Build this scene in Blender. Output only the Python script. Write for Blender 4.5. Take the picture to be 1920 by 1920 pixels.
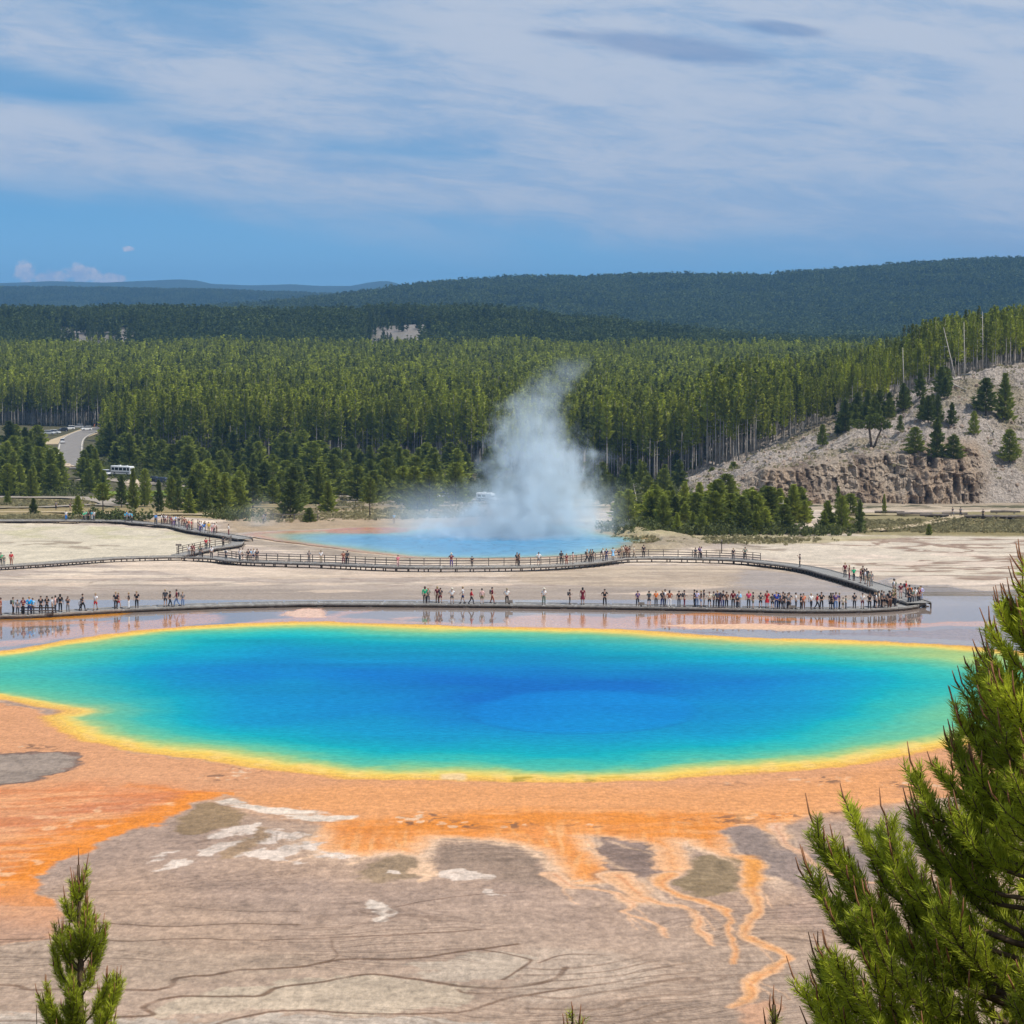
import bpy, bmesh, math, random
import numpy as np
from mathutils import Vector, Matrix
random.seed(7)
RS = np.random.RandomState(11)
SC = bpy.context.scene
COL = SC.collection
for o in list(bpy.data.objects):
    bpy.data.objects.remove(o)
R = math.radians
# ------------------------------------------------------------------ camera
F = 4700.0            # focal length in 1920-wide photo pixels
HC = 32.0             # eye height over the near basin
PITCH = math.atan(360.0 / F)
cam_d = bpy.data.cameras.new('camera')
cam = bpy.data.objects.new('camera', cam_d)
COL.objects.link(cam)
cam_d.sensor_width = 36.0
cam_d.lens = F / 1920.0 * 36.0
cam_d.clip_start = 0.1
cam_d.clip_end = 60000
cam.location = (0, 0, HC)
cam.rotation_euler = (math.pi / 2 - PITCH, 0, 0)
SC.camera = cam
SC.render.resolution_x = SC.render.resolution_y = 1024
SC.view_settings.view_transform = 'Standard'
SC.view_settings.look = 'None'
SC.view_settings.exposure = 0.12
SC.view_settings.gamma = 1.0
SC.render.engine = 'CYCLES'
cy = SC.cycles
cy.max_bounces = 6
cy.diffuse_bounces = 2
cy.glossy_bounces = 2
cy.transmission_bounces = 3
cy.transparent_max_bounces = 8
cy.volume_bounces = 2
cy.volume_step_rate = 1.0
cy.volume_max_steps = 128
cy.use_denoising = True
cy.use_adaptive_sampling = True
cy.adaptive_threshold = 0.02
cy.caustics_reflective = False
cy.caustics_refractive = False

# ------------------------------------------------------------------ node helpers
def s2l(c):
    out = []
    for v in c[:3]:
        v = v / 255.0
        out.append(v / 12.92 if v <= 0.04045 else ((v + 0.055) / 1.055) ** 2.4)
    return out

class NT:
    """tiny wrapper for building node trees"""
    def __init__(s, tree):
        s.t = tree
    def n(s, kind, **kw):
        nd = s.t.nodes.new(kind)
        for k, v in kw.items():
            setattr(nd, k, v)
        return nd
    def put(s, sock, v):
        if v is None:
            return
        if isinstance(v, bpy.types.NodeSocket):
            s.t.links.new(v, sock)
        elif isinstance(v, (tuple, list)):
            if sock.type == 'RGBA':
                sock.default_value = (v[0], v[1], v[2], 1)
            else:
                sock.default_value = v
        else:
            sock.default_value = v
    def m(s, op, a, b=None, c=None, clamp=False):
        nd = s.n('ShaderNodeMath', operation=op)
        nd.use_clamp = clamp
        for i, v in enumerate((a, b, c)):
            s.put(nd.inputs[i], v)
        return nd.outputs[0]
    def vm(s, op, a, b=None):
        nd = s.n('ShaderNodeVectorMath', operation=op)
        s.put(nd.inputs[0], a); s.put(nd.inputs[1], b)
        return nd.outputs[0]
    def xyz(s, a, b, c):
        nd = s.n('ShaderNodeCombineXYZ')
        for i, v in enumerate((a, b, c)):
            s.put(nd.inputs[i], v)
        return nd.outputs[0]
    def sep(s, v):
        nd = s.n('ShaderNodeSeparateXYZ'); s.put(nd.inputs[0], v)
        return nd.outputs
    def sm(s, v, a, b, lo=0.0, hi=1.0):
        nd = s.n('ShaderNodeMapRange', interpolation_type='SMOOTHSTEP')
        s.put(nd.inputs[0], v)
        if a < b:
            nd.inputs[1].default_value = a; nd.inputs[2].default_value = b
            nd.inputs[3].default_value = lo; nd.inputs[4].default_value = hi
        else:
            nd.inputs[1].default_value = b; nd.inputs[2].default_value = a
            nd.inputs[3].default_value = hi; nd.inputs[4].default_value = lo
        return nd.outputs[0]
    def mix(s, f, a, b, mode='MIX'):
        nd = s.n('ShaderNodeMix', data_type='RGBA', blend_type=mode)
        s.put(nd.inputs[0], f); s.put(nd.inputs[6], a); s.put(nd.inputs[7], b)
        return nd.outputs[2]
    def noise(s, vec, scale, detail=3, rough=0.55, dist=0.0):
        nd = s.n('ShaderNodeTexNoise')
        s.put(nd.inputs['Vector'], vec)
        nd.inputs['Scale'].default_value = scale
        nd.inputs['Detail'].default_value = detail
        nd.inputs['Roughness'].default_value = rough
        nd.inputs['Distortion'].default_value = dist
        return nd.outputs[0]

# ------------------------------------------------------------------ world: sky with high cloud
SUN_EL, SUN_AZ = R(57), R(122)      # azimuth clockwise from +Y (view direction)
sdir = Vector((math.sin(SUN_AZ) * math.cos(SUN_EL), math.cos(SUN_AZ) * math.cos(SUN_EL), math.sin(SUN_EL)))
world = bpy.data.worlds.new('World')
SC.world = world
world.use_nodes = True
wt = world.node_tree
wt.nodes.clear()
W = NT(wt)
SKY_S = 0.10
tc = W.n('ShaderNodeTexCoord')
gx, gy, gz = W.sep(tc.outputs['Generated'])
sky = W.n('ShaderNodeTexSky')
sky.sky_type = 'NISHITA'
sky.sun_disc = False
sky.sun_elevation = SUN_EL
sky.sun_rotation = SUN_AZ
sky.altitude = 2200
sky.air_density = 1.0
sky.dust_density = 0.3
sky.ozone_density = 1.6
W.put(sky.inputs['Vector'], W.xyz(gx, gy, W.m('ADD', W.m('MAXIMUM', gz, 0.0), 0.28)))
yy = W.m('MAXIMUM', W.m('ABSOLUTE', gy), 0.12)
U = W.m('ADD', W.m('MULTIPLY', W.m('DIVIDE', gx, yy), 4.7), 0.96)     # kilo-units of bearing
V = W.m('SUBTRACT', 0.60, W.m('MULTIPLY', W.m('DIVIDE', gz, yy), 4.7))  # kilo-units of elevation
skyblue = W.mix(1.0, sky.outputs[0], (0.95, 1.75, 1.76), 'MULTIPLY')
# paler towards the horizon
pale = W.sm(V, 0.28, 0.58, 0.0, 0.75)
skyblue = W.mix(pale, skyblue, tuple(c / SKY_S for c in s2l((152, 204, 238))))
# cirrus
Vs = W.m('SUBTRACT', V, W.m('MULTIPLY', U, 0.10))
p1 = W.xyz(W.m('MULTIPLY', U, 1.0), W.m('MULTIPLY', Vs, 3.4), 0.3)
n1 = W.noise(p1, 1.7, 5, 0.55, 0.6)
p2 = W.xyz(W.m('MULTIPLY', U, 2.0), W.m('MULTIPLY', Vs, 10.0), 4.7)
n2 = W.noise(p2, 1.5, 4, 0.6, 0.4)
edge = W.m('ADD', 0.315, W.m('MULTIPLY', U, 0.105))
d0 = W.m('SUBTRACT', edge, V)
d1 = W.m('ADD', d0, W.m('MULTIPLY', W.m('SUBTRACT', n1, 0.5), 0.16))
band = W.sm(d1, -0.10, 0.055)
n3 = W.noise(W.xyz(W.m('MULTIPLY', U, 3.5), W.m('MULTIPLY', Vs, 15.0), 9.1), 1.7, 6, 0.72, 0.9)
cov = W.sm(W.m('ADD', W.m('MULTIPLY', n1, 0.65), W.m('ADD', W.m('MULTIPLY', n2, 0.3), W.m('MULTIPLY', n3, 0.22))), 0.38, 0.66, 0.60, 1.0)
cov = W.m('MAXIMUM', cov, W.m('MULTIPLY', W.sm(W.m('ADD', U, W.m('MULTIPLY', V, 1.2)), 1.1, 1.9), 0.9))
def blob(cx, cyy, rx, ry, slope=0.0, soft=0.9, nz=0.6):
    dx = W.m('DIVIDE', W.m('SUBTRACT', U, cx), rx)
    dy = W.m('DIVIDE', W.m('SUBTRACT', W.m('SUBTRACT', V, cyy), W.m('MULTIPLY', W.m('SUBTRACT', U, cx), slope)), ry)
    rr = W.m('SQRT', W.m('ADD', W.m('MULTIPLY', dx, dx), W.m('MULTIPLY', dy, dy)))
    rr = W.m('ADD', rr, W.m('MULTIPLY', W.m('SUBTRACT', n2, 0.5), nz * 2))
    return W.sm(rr, 1.0 + soft * 0.5, 1.0 - soft * 0.5)
holes = blob(0.06, 0.165, 0.24, 0.036, 0.18, 1.3)
holes = W.m('MAXIMUM', holes, W.m('MULTIPLY', blob(0.74, 0.285, 0.17, 0.022, 0.08, 1.5), 0.7))
holes = W.m('MAXIMUM', holes, W.m('MULTIPLY', blob(0.30, 0.235, 0.22, 0.018, 0.15, 1.6), 0.5))
holes = W.m('MAXIMUM', holes, W.m('MULTIPLY', blob(0.35, 0.02, 0.35, 0.05, 0.1, 1.6), 0.55))
alpha = W.m('MULTIPLY', W.m('MULTIPLY', band, cov), W.m('SUBTRACT', 1.0, W.m('MULTIPLY', holes, 0.8)))
ccol = W.mix(W.sm(W.m('ADD', W.m('MULTIPLY', n2, .45), W.m('ADD', W.m('MULTIPLY', n1, .30), W.m('MULTIPLY', n3, .3))), 0.42, 0.62), tuple(c / SKY_S for c in s2l((160, 180, 207))), tuple(c / SKY_S for c in s2l((190, 198, 212))))
skyc = W.mix(W.m('MULTIPLY', alpha, 0.93), skyblue, ccol)
# grey lens-shaped clouds
dk = W.m('MAXIMUM', W.m('MULTIPLY', blob(1.25, 0.096, 0.17, 0.022, 0.12, 0.9, 0.4), 0.62), W.m('MULTIPLY', blob(1.47, 0.062, 0.07, 0.012, 0.12, 0.9, 0.4), 0.6))
dk = W.m('MAXIMUM', dk, W.m('MULTIPLY', blob(1.09, 0.075, 0.09, 0.010, 0.08, 1.2, 0.6), 0.5))
skyc = W.mix(dk, skyc, tuple(c / SKY_S for c in s2l((116, 142, 182))))
# small cumulus low on the left
pc = W.xyz(U, V, 2.2)
nc = W.noise(pc, 48, 5, 0.6)
puff = None
for (cx, cyy, rx, ry) in ((0.052, 0.512, 0.026, 0.022), (0.10, 0.522, 0.045, 0.020), (0.155, 0.514, 0.038, 0.022), (0.21, 0.524, 0.040, 0.014), (0.245, 0.468, 0.016, 0.007)):
    dx = W.m('DIVIDE', W.m('SUBTRACT', U, cx), rx)
    dy = W.m('DIVIDE', W.m('SUBTRACT', V, cyy), ry)
    rr = W.m('SUBTRACT', 1.0, W.m('SQRT', W.m('ADD', W.m('MULTIPLY', dx, dx), W.m('MULTIPLY', dy, dy))))
    puff = rr if puff is None else W.m('MAXIMUM', puff, rr)
pm = W.sm(W.m('ADD', puff, W.m('MULTIPLY', W.m('SUBTRACT', nc, 0.5), 1.6)), 0.0, 0.5, 0.0, 0.85)
pcol = W.mix(W.sm(nc, 0.4, 0.65), tuple(c / SKY_S for c in s2l((196, 200, 222))), tuple(c / SKY_S for c in s2l((238, 226, 226))))
skyc = W.mix(W.m('MULTIPLY', pm, W.m('GREATER_THAN', gy, 0.0)), skyc, pcol)
bg = W.n('ShaderNodeBackground')
W.put(bg.inputs[0], skyc)
bg.inputs[1].default_value = SKY_S
wo = W.n('ShaderNodeOutputWorld')
wt.links.new(bg.outputs[0], wo.inputs[0])

sun_d = bpy.data.lights.new('sun', 'SUN')
sun_d.energy = 4.0
sun_d.angle = R(0.53)
sun_d.color = (1.0, 0.955, 0.89)
sun = bpy.data.objects.new('sun', sun_d)
COL.objects.link(sun)
sun.location = (0, 0, 300)
sun.rotation_euler = sdir.to_track_quat('Z', 'Y').to_euler()

# ------------------------------------------------------------------ general helpers
def tag(o, label=None, cat=None, group=None, kind=None):
    if label: o['label'] = label
    if cat: o['category'] = cat
    if group: o['group'] = group
    if kind: o['kind'] = kind
    return o

def empty(name, loc, rz=0.0, sc=1.0):
    o = bpy.data.objects.new(name, None)
    COL.objects.link(o)
    o.location = loc
    o.rotation_euler = (0, 0, rz)
    o.scale = (sc, sc, sc)
    o.empty_display_size = 0.3
    return o

def mesh_np(name, V_, faces, mats=(), smooth=False, attrs=None):
    """faces: int array (n,3) or (n,4)"""
    V_ = np.asarray(V_, dtype=np.float32)
    faces = np.asarray(faces, dtype=np.int32)
    k = faces.shape[1]
    me = bpy.data.meshes.new(name)
    me.vertices.add(len(V_))
    me.vertices.foreach_set('co', V_.ravel())
    me.loops.add(faces.size)
    me.loops.foreach_set('vertex_index', faces.ravel())
    me.polygons.add(len(faces))
    me.polygons.foreach_set('loop_start', np.arange(0, faces.size, k, dtype=np.int32))
    try:
        me.polygons.foreach_set('loop_total', np.full(len(faces), k, dtype=np.int32))
    except Exception:
        pass
    me.update(calc_edges=True)
    me.polygons.foreach_set('use_smooth', np.full(len(faces), bool(smooth)))
    if attrs:
        for an, (kind, data) in attrs.items():
            a = me.attributes.new(an, kind, 'POINT')
            if kind == 'FLOAT_COLOR':
                d = np.ones((len(V_), 4), dtype=np.float32); d[:, :3] = data
                a.data.foreach_set('color', d.ravel())
            else:
                a.data.foreach_set('value', np.asarray(data, dtype=np.float32))
    for m_ in mats:
        me.materials.append(m_)
    return me

def link(name, me, parent=None, loc=None):
    o = bpy.data.objects.new(name, me)
    COL.objects.link(o)
    if parent: o.parent = parent
    if loc is not None: o.location = loc
    return o

def principled(name, color, rough=0.7, spec=0.3, metal=0.0, noise=None, bump=None, alpha=None):
    """color in linear; noise=(scale, amount) varies it; bump=(scale, strength)"""
    m_ = bpy.data.materials.new(name)
    m_.use_nodes = True
    t = NT(m_.node_tree)
    b = m_.node_tree.nodes['Principled BSDF']
    b.inputs['Roughness'].default_value = rough
    b.inputs['Specular IOR Level'].default_value = spec
    b.inputs['Metallic'].default_value = metal
    co = t.n('ShaderNodeTexCoord').outputs['Object']
    if noise:
        nz = t.noise(co, noise[0], 4)
        f = t.sm(nz, 0.3, 0.7, 1 - noise[1], 1 + noise[1])
        v = t.vm('SCALE', tuple(color[:3])); 
        nd = v.node; t.put(nd.inputs[3], f)
        t.put(b.inputs['Base Color'], v)
    else:
        b.inputs['Base Color'].default_value = (*color[:3], 1)
    if bump:
        bn = t.n('ShaderNodeBump')
        t.put(bn.inputs['Height'], t.noise(co, bump[0], 4))
        bn.inputs['Strength'].default_value = bump[1]
        t.put(b.inputs['Normal'], bn.outputs[0])
    return m_

# simple mesh collector
class MB:
    def __init__(s):
        s.v = []; s.f = []; s.mi = []
    def add(s, vs, fs, mi=0):
        b = len(s.v)
        s.v += [tuple(v) for v in vs]
        s.f += [tuple(b + i for i in f) for f in fs]
        s.mi += [mi] * len(fs)
    def box(s, c, d, mat=None, mi=0):
        x, y, z = d[0] / 2, d[1] / 2, d[2] / 2
        vs = [Vector((sx * x, sy * y, sz * z)) for sz in (-1, 1) for sy in (-1, 1) for sx in (-1, 1)]
        if mat is not None:
            vs = [mat @ v for v in vs]
        vs = [v + Vector(c) for v in vs]
        s.add(vs, [(0, 2, 3, 1), (4, 5, 7, 6), (0, 1, 5, 4), (2, 6, 7, 3), (1, 3, 7, 5), (0, 4, 6, 2)], mi)
    def bar(s, a, b, w, h, mi=0):
        a, b = Vector(a), Vector(b)
        d = b - a
        q = d.to_track_quat('X', 'Z').to_matrix()
        s.box((a + b) / 2, (d.length, w, h), q, mi)
    def tube(s, pts, rad, k=8, cap=True, mi=0):
        pts = [Vector(p) for p in pts]
        if not isinstance(rad, (list, tuple)): rad = [rad] * len(pts)
        vs = []
        for i, p in enumerate(pts):
            t = (pts[min(i + 1, len(pts) - 1)] - pts[max(i - 1, 0)]).normalized()
            ref = Vector((1, 0, 0)) if abs(t.x) < 0.8 else Vector((0, 1, 0))
            u = t.cross(ref).normalized(); w = t.cross(u)
            for j in range(k):
                a = 2 * math.pi * j / k
                vs.append(p + (u * math.cos(a) + w * math.sin(a)) * rad[i])
        fs = [(i * k + j, i * k + (j + 1) % k, (i + 1) * k + (j + 1) % k, (i + 1) * k + j) for i in range(len(pts) - 1) for j in range(k)]
        if cap:
            fs.append(tuple(range(k))[::-1]); fs.append(tuple((len(pts) - 1) * k + j for j in range(k)))
        s.add(vs, fs, mi)
    def mesh(s, name, mats=(), smooth=False):
        me = bpy.data.meshes.new(name)
        me.from_pydata(s.v, [], s.f)
        for m_ in mats: me.materials.append(m_)
        if len(mats) > 1:
            me.polygons.foreach_set('material_index', s.mi)
        if smooth: me.polygons.foreach_set('use_smooth', [True] * len(s.f))
        me.update()
        return me
    def build(s, name, mats=(), parent=None, smooth=False, loc=None):
        return link(name, s.mesh(name, mats, smooth), parent, loc)

# ------------------------------------------------------------------ noise in numpy
_T = np.random.RandomState(5).rand(256, 256).astype(np.float32)
def vnoise(x, y, seed=0):
    x = x + seed * 17.31; y = y + seed * 9.77
    xi = np.floor(x).astype(np.int64); yi = np.floor(y).astype(np.int64)
    fx = (x - xi).astype(np.float32); fy = (y - yi).astype(np.float32)
    fx = fx * fx * (3 - 2 * fx); fy = fy * fy * (3 - 2 * fy)
    x0 = xi & 255; x1 = (xi + 1) & 255; y0 = yi & 255; y1 = (yi + 1) & 255
    a = _T[x0, y0]; b = _T[x1, y0]; c = _T[x0, y1]; d = _T[x1, y1]
    return a + (b - a) * fx + (c - a) * fy + (a - b - c + d) * fx * fy
def fbm(x, y, oct=4, seed=0, gain=0.5):
    s = 0; amp = 1.0; tot = 0
    for i in range(oct):
        s = s + amp * vnoise(x * 2 ** i, y * 2 ** i, seed + i * 3)
        tot += amp; amp *= gain
    return s / tot
def sst(x, a, b):
    t = np.clip((x - a) / (b - a), 0, 1)
    return t * t * (3 - 2 * t)

# ------------------------------------------------------------------ terrain shape
PY = [0, 290, 335, 365, 385, 470, 540, 620, 700, 800, 1150, 1500, 1800, 40000]
PZ = [0, 0, -2.2, -4.0, -5.0, -5.3, -9, -13, -15.5, -16, -16, -11, -5, -5]
def prof(Y):
    return np.interp(Y, PY, PZ)
RC_U = [1230, 1290, 1400, 1500, 1600, 1700, 1760, 1850, 1920, 2100, 2500]
RC_Z = [-16, -13, -6.5, -0.5, 5.2, 10.5, 14.6, 17.3, 18.6, 22, 26]
def rockhill(U_, Y):
    """height of the rocky hill on the right, U_ = bearing in photo units at distance Y"""
    zc = np.interp(U_, RC_U, RC_Z)
    zb = -12.6
    z1 = np.minimum(zc, -3.0 + 1.5 * np.sin(U_ * 0.012))      # cliff top
    y0 = 606 + 3 * np.sin(U_ * 0.02)
    t1 = np.clip((Y - y0) / 9.0, 0, 1)
    t2 = np.clip((Y - y0 - 9.0) / 62.0, 0, 1)
    cl = sst(U_, 1290, 1380) * (1 - sst(U_, 1815, 1870))      # cliff only here; scree elsewhere
    za = zb + (z1 - zb) * (t1 ** 0.75) + (zc - z1) * (t2 ** 0.9)
    zs = zb + (zc - zb) * np.clip((Y - y0) / 71.0, 0, 1) ** 0.85
    z = za * cl + zs * (1 - cl)
    back = sst(Y, 900, 1300)
    z = z * (1 - back) + (-20) * back
    z = np.where(Y < y0, -30, z)
    z = np.where(U_ < 1235, -30, z)
    return z
def skyl(U_, us, vs, D, th):
    return HC + (600 - np.interp(U_, us, vs)) * D / F - th
def hump(Y, a, c, b):
    return np.where(Y < c, sst(Y, a, c), 1 - sst(Y, c, b))
def terr(X, Y):
    X = np.asarray(X, dtype=np.float64); Y = np.asarray(Y, dtype=np.float64)
    Ys = np.maximum(Y, 1.0)
    U_ = 960 + X / Ys * F
    z = prof(Y)
    # viewpoint hill, kept under the line of sight
    z = np.maximum(z, np.minimum(30.2 - 0.302 * Y, 30.2))
    n = fbm(X / 90, Y / 90, 3, 3) - 0.5
    z = z + n * 2.0 * sst(Y, 900, 1500)
    r1 = skyl(U_, [-900, 0, 300, 420, 560, 800, 900, 1000, 1150, 1300, 1500, 3000], [592, 583, 579, 584, 585, 578, 579, 592, 607, 624, 640, 640], 2300, 15)
    h_ = hump(Y, 1750, 2300, 3000); z = np.maximum(z, -5 - 60 * (h_ <= 0) + (r1 + 5) * h_ + n * 6 * sst(Y, 1800, 2200))
    r2 = skyl(U_, [-900, 300, 420, 600, 740, 850, 960, 1100, 1200, 1350, 1440, 1500, 1600, 1700, 1800, 1920, 3000],
              [640, 600, 578, 563, 543, 531, 525, 523, 520, 519, 523, 516, 508, 501, 495, 490, 480], 5000, 15)
    h_ = hump(Y, 3100, 5000, 6800); z = np.maximum(z, -5 - 60 * (h_ <= 0) + (r2 + 5) * h_ + (fbm(X / 400, Y / 400, 4, 9) - 0.5) * 34 * hump(Y, 3000, 4200, 5100))
    r3 = skyl(U_, [-900, 0, 200, 400, 560, 700, 900, 3000], [543, 541, 542, 546, 552, 558, 600, 620], 8000, 12)
    h_ = hump(Y, 6200, 8000, 10500); z = np.maximum(z, -5 - 60 * (h_ <= 0) + (r3 + 5) * h_ + (fbm(X / 600, Y / 600, 4, 19) - 0.5) * 30 * hump(Y, 6200, 7400, 8000))
    r4 = skyl(U_, [-900, -200, 0, 60, 100, 200, 280, 340, 375, 395, 470, 550, 600, 660, 690, 725, 745, 762, 900, 1400, 3000],
              [540, 534, 532, 530, 528, 531, 528, 525, 527, 533, 536, 534, 537, 537, 531, 527, 532, 539, 555, 590, 590], 15500, 0)
    h_ = hump(Y, 11000, 15500, 19000); z = np.maximum(z, -5 - 60 * (h_ <= 0) + (r4 + 5) * h_ + (fbm(X / 900, Y / 900, 4, 29) - 0.5) * 60 * hump(Y, 11500, 14200, 15400))
    z = np.maximum(z, rockhill(U_, Y))
    return z

# photo position <-> place on the valley floor
_ct, _st = math.cos(PITCH), math.sin(PITCH)
_YT = np.concatenate([np.linspace(60, 800, 3000), np.linspace(801, 1799, 1500)])
_ST = (prof(_YT) - HC) / _YT
def gp(u, v):
    """photo position (1920 px frame) of a point on the valley floor -> X, Y, Z"""
    u = np.asarray(u, dtype=np.float64); v = np.asarray(v, dtype=np.float64)
    a = 960 - v
    dy = F * _ct + a * _st
    dz = -F * _st + a * _ct
    Y = np.interp(dz / dy, _ST, _YT)
    return (u - 960) / dy * Y, Y, prof(Y)
def gpt(u, v, dz=0.0):
    x, y, z = gp(u, v)
    return Vector((float(x), float(y), float(z) + dz))
def at(u, v, Y):
    """point seen at photo position u, v at distance Y"""
    a = 960 - v
    dy = F * _ct + a * _st
    dz = -F * _st + a * _ct
    return Vector(((u - 960) / dy * Y, Y, HC + dz / dy * Y))
def proj(X, Y, Z):
    d = np.asarray(Z) - HC
    f_ = Y * _ct - d * _st
    up = Y * _st + d * _ct
    return 960 + F * X / f_, 960 - F * up / f_
# ------------------------------------------------------------------ basin ground, coloured by mineral and bacterial zones
K_ALB = 0.70
def ac(*c):
    return np.array([x * K_ALB * w_ for x, w_ in zip(s2l(c), (1.07, 1.0, 0.93))], dtype=np.float32)
vrow = np.concatenate([np.arange(1990, 1400, -1.05), np.arange(1400, 1180, -1.0), np.arange(1180, 935, -0.8)])
ucol = np.arange(-230, 2151, 2.05)
NR, NCOL = len(vrow), len(ucol)
UU, VV = np.meshgrid(ucol, vrow)
GX, GY, GZ = gp(UU, VV)
gxf = GX.ravel(); gyf = GY.ravel(); gzf = GZ.ravel().copy()
uf = UU.ravel(); vf = VV.ravel()
# warp so that painted borders wander as natural ones do
wx = gxf + (fbm(gxf / 6, gyf / 6, 4, 1) - 0.5) * 3.0 + (fbm(gxf / 1.3, gyf / 1.3, 3, 2) - 0.5) * 1.3 + (fbm(gxf / .35, gyf / .6, 2, 7) - 0.5) * 0.35
wy = gyf + (fbm(gxf / 6, gyf / 6, 4, 5) - 0.5) * 4.0 + (fbm(gxf / 1.3, gyf / 1.3, 3, 6) - 0.5) * 1.9 + (fbm(gxf / .35, gyf / .6, 2, 8) - 0.5) * 0.6

def sdf_poly(px, py, P):
    """signed distance, positive inside"""
    d = np.full(px.shape, 1e9, dtype=np.float64)
    inside = np.zeros(px.shape, dtype=bool)
    n = len(P)
    for i in range(n):
        ax, ay = P[i]; bx, by = P[(i + 1) % n]
        ex, ey = bx - ax, by - ay
        L = ex * ex + ey * ey + 1e-12
        t = np.clip(((px - ax) * ex + (py - ay) * ey) / L, 0, 1)
        dd = (px - ax - t * ex) ** 2 + (py - ay - t * ey) ** 2
        d = np.minimum(d, dd)
        c = ((ay > py) != (by > py))
        with np.errstate(divide='ignore', invalid='ignore'):
            xc = ax + (py - ay) * ex / (ey if abs(ey) > 1e-9 else 1e-9)
        inside ^= (c & (px < xc))
    d = np.sqrt(d)
    return np.where(inside, d, -d)
def sel_box(P, m):
    return np.where((gxf > P[:, 0].min() - m) & (gxf < P[:, 0].max() + m) & (gyf > P[:, 1].min() - m) & (gyf < P[:, 1].max() + m))[0]
def spline(pts, n=6):
    P = np.array(pts, dtype=np.float64)
    P = np.vstack([2 * P[0] - P[1], P, 2 * P[-1] - P[-2]])
    out = []
    for i in range(1, len(P) - 2):
        for j in range(n):
            t = j / n
            a, b, c, d = P[i - 1], P[i], P[i + 1], P[i + 2]
            out.append(0.5 * ((2 * b) + (-a + c) * t + (2 * a - 5 * b + 4 * c - d) * t * t + (-a + 3 * b - 3 * c + d) * t ** 3))
    out.append(P[-2])
    return np.array(out)

N = len(gxf)
col = np.zeros((N, 3), dtype=np.float32)
wet = np.zeros(N, dtype=np.float32)
rill = np.zeros(N, dtype=np.float32)

def blend(idx, m, c):
    col[idx] += (c - col[idx]) * m[:, None]
def region(pts, c, soft=0.8, k=1.0, wetv=None, warp=1.0, smooth=True, tex=None):
    soft = soft * (0.45 if np.mean([p_[1] for p_ in pts]) > 1300 else 0.75)
    q = spline(list(pts) + [pts[0]], 4)[:-1] if smooth else np.array(pts, dtype=float)
    X, Y, Z = gp(q[:, 0], q[:, 1])
    P = np.stack([X, Y], 1)
    idx = sel_box(P, soft * 3 + 4)
    px = gxf[idx] + (wx[idx] - gxf[idx]) * warp; py = gyf[idx] + (wy[idx] - gyf[idx]) * warp
    d = sdf_poly(px, py, P)
    m = sst(d, -soft, soft).astype(np.float32) * k
    if tex is not None:
        m = m * tex(idx)
    blend(idx, m, c)
    if wetv is not None:
        wet[idx] += (wetv - wet[idx]) * m
    return idx, d
def stroke(pts, rad, c, soft=0.3, k=1.0, wetv=None, warp=0.35, tex=None, smooth=True):
    """pts: (u, v) or (u, v, half width in px across)"""
    q = spline([p[:2] for p in pts], 5) if smooth else np.array([p[:2] for p in pts], dtype=float)
    X, Y, Z = gp(q[:, 0], q[:, 1])
    P = np.stack([X, Y], 1)
    if rad is None:
        w = np.array([p[2] for p in pts], dtype=float)
        w = np.interp(np.linspace(0, 1, len(q)), np.linspace(0, 1, len(w)), w)
        rr = w * Y / F
    else:
        rr = np.full(len(q), rad, dtype=float)
    mr = rr.max() + soft + 2
    idx = sel_box(P, mr)
    px = gxf[idx] + (wx[idx] - gxf[idx]) * warp; py = gyf[idx] + (wy[idx] - gyf[idx]) * warp
    best = np.full(len(idx), -1e9)
    for i in range(len(P) - 1):
        ax, ay = P[i]; ex, ey = P[i + 1] - P[i]
        s_ = np.where((px > min(ax, ax + ex) - mr) & (px < max(ax, ax + ex) + mr) & (py > min(ay, ay + ey) - mr) & (py < max(ay, ay + ey) + mr))[0]
        if not len(s_): continue
        t = np.clip(((px[s_] - ax) * ex + (py[s_] - ay) * ey) / (ex * ex + ey * ey + 1e-9), 0, 1)
        dd = np.sqrt((px[s_] - ax - t * ex) ** 2 + (py[s_] - ay - t * ey) ** 2)
        best[s_] = np.maximum(best[s_], (rr[i] + (rr[i + 1] - rr[i]) * t) - dd)
    m = sst(best, -soft, soft).astype(np.float32) * k * (0.62 + 0.38 * sst(nF[idx] + nB[idx] * .5, .55, .8)).astype(np.float32)
    if tex is not None:
        m = m * tex(idx)
    blend(idx, m, c)
    if wetv is not None:
        wet[idx] += (wetv - wet[idx]) * m
    return idx, m

# --- textures over the ground plane
nA = fbm(gxf / 22, gyf / 22, 4, 11)
nB = fbm(gxf / 5, gyf / 9, 4, 12)
nS = fbm(gxf / 30, gyf / 5.0, 5, 13)          # streaks lying across the view
nF = fbm(gxf / 2.6, gyf / 1.1, 4, 14)

# base: taupe mud
base = ac(196, 166, 142)
col[:] = base
t = sst(nA, 0.35, 0.65)[:, None]
col[:] = col * (1 - 0.6 * t) + ac(166, 148, 138) * 0.6 * t
t = sst(fbm(gxf / 15, gyf / 22, 4, 17), 0.45, 0.68)[:, None]
col[:] = col * (1 - 0.55 * t) + ac(198, 168, 142) * 0.55 * t
# lighter beige near the front
t = sst(vf + (nA - 0.5) * 160, 1690, 1850)[:, None].astype(np.float32)
col[:] = col * (1 - 0.75 * t) + ac(190, 168, 148) * 0.75 * t
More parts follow.
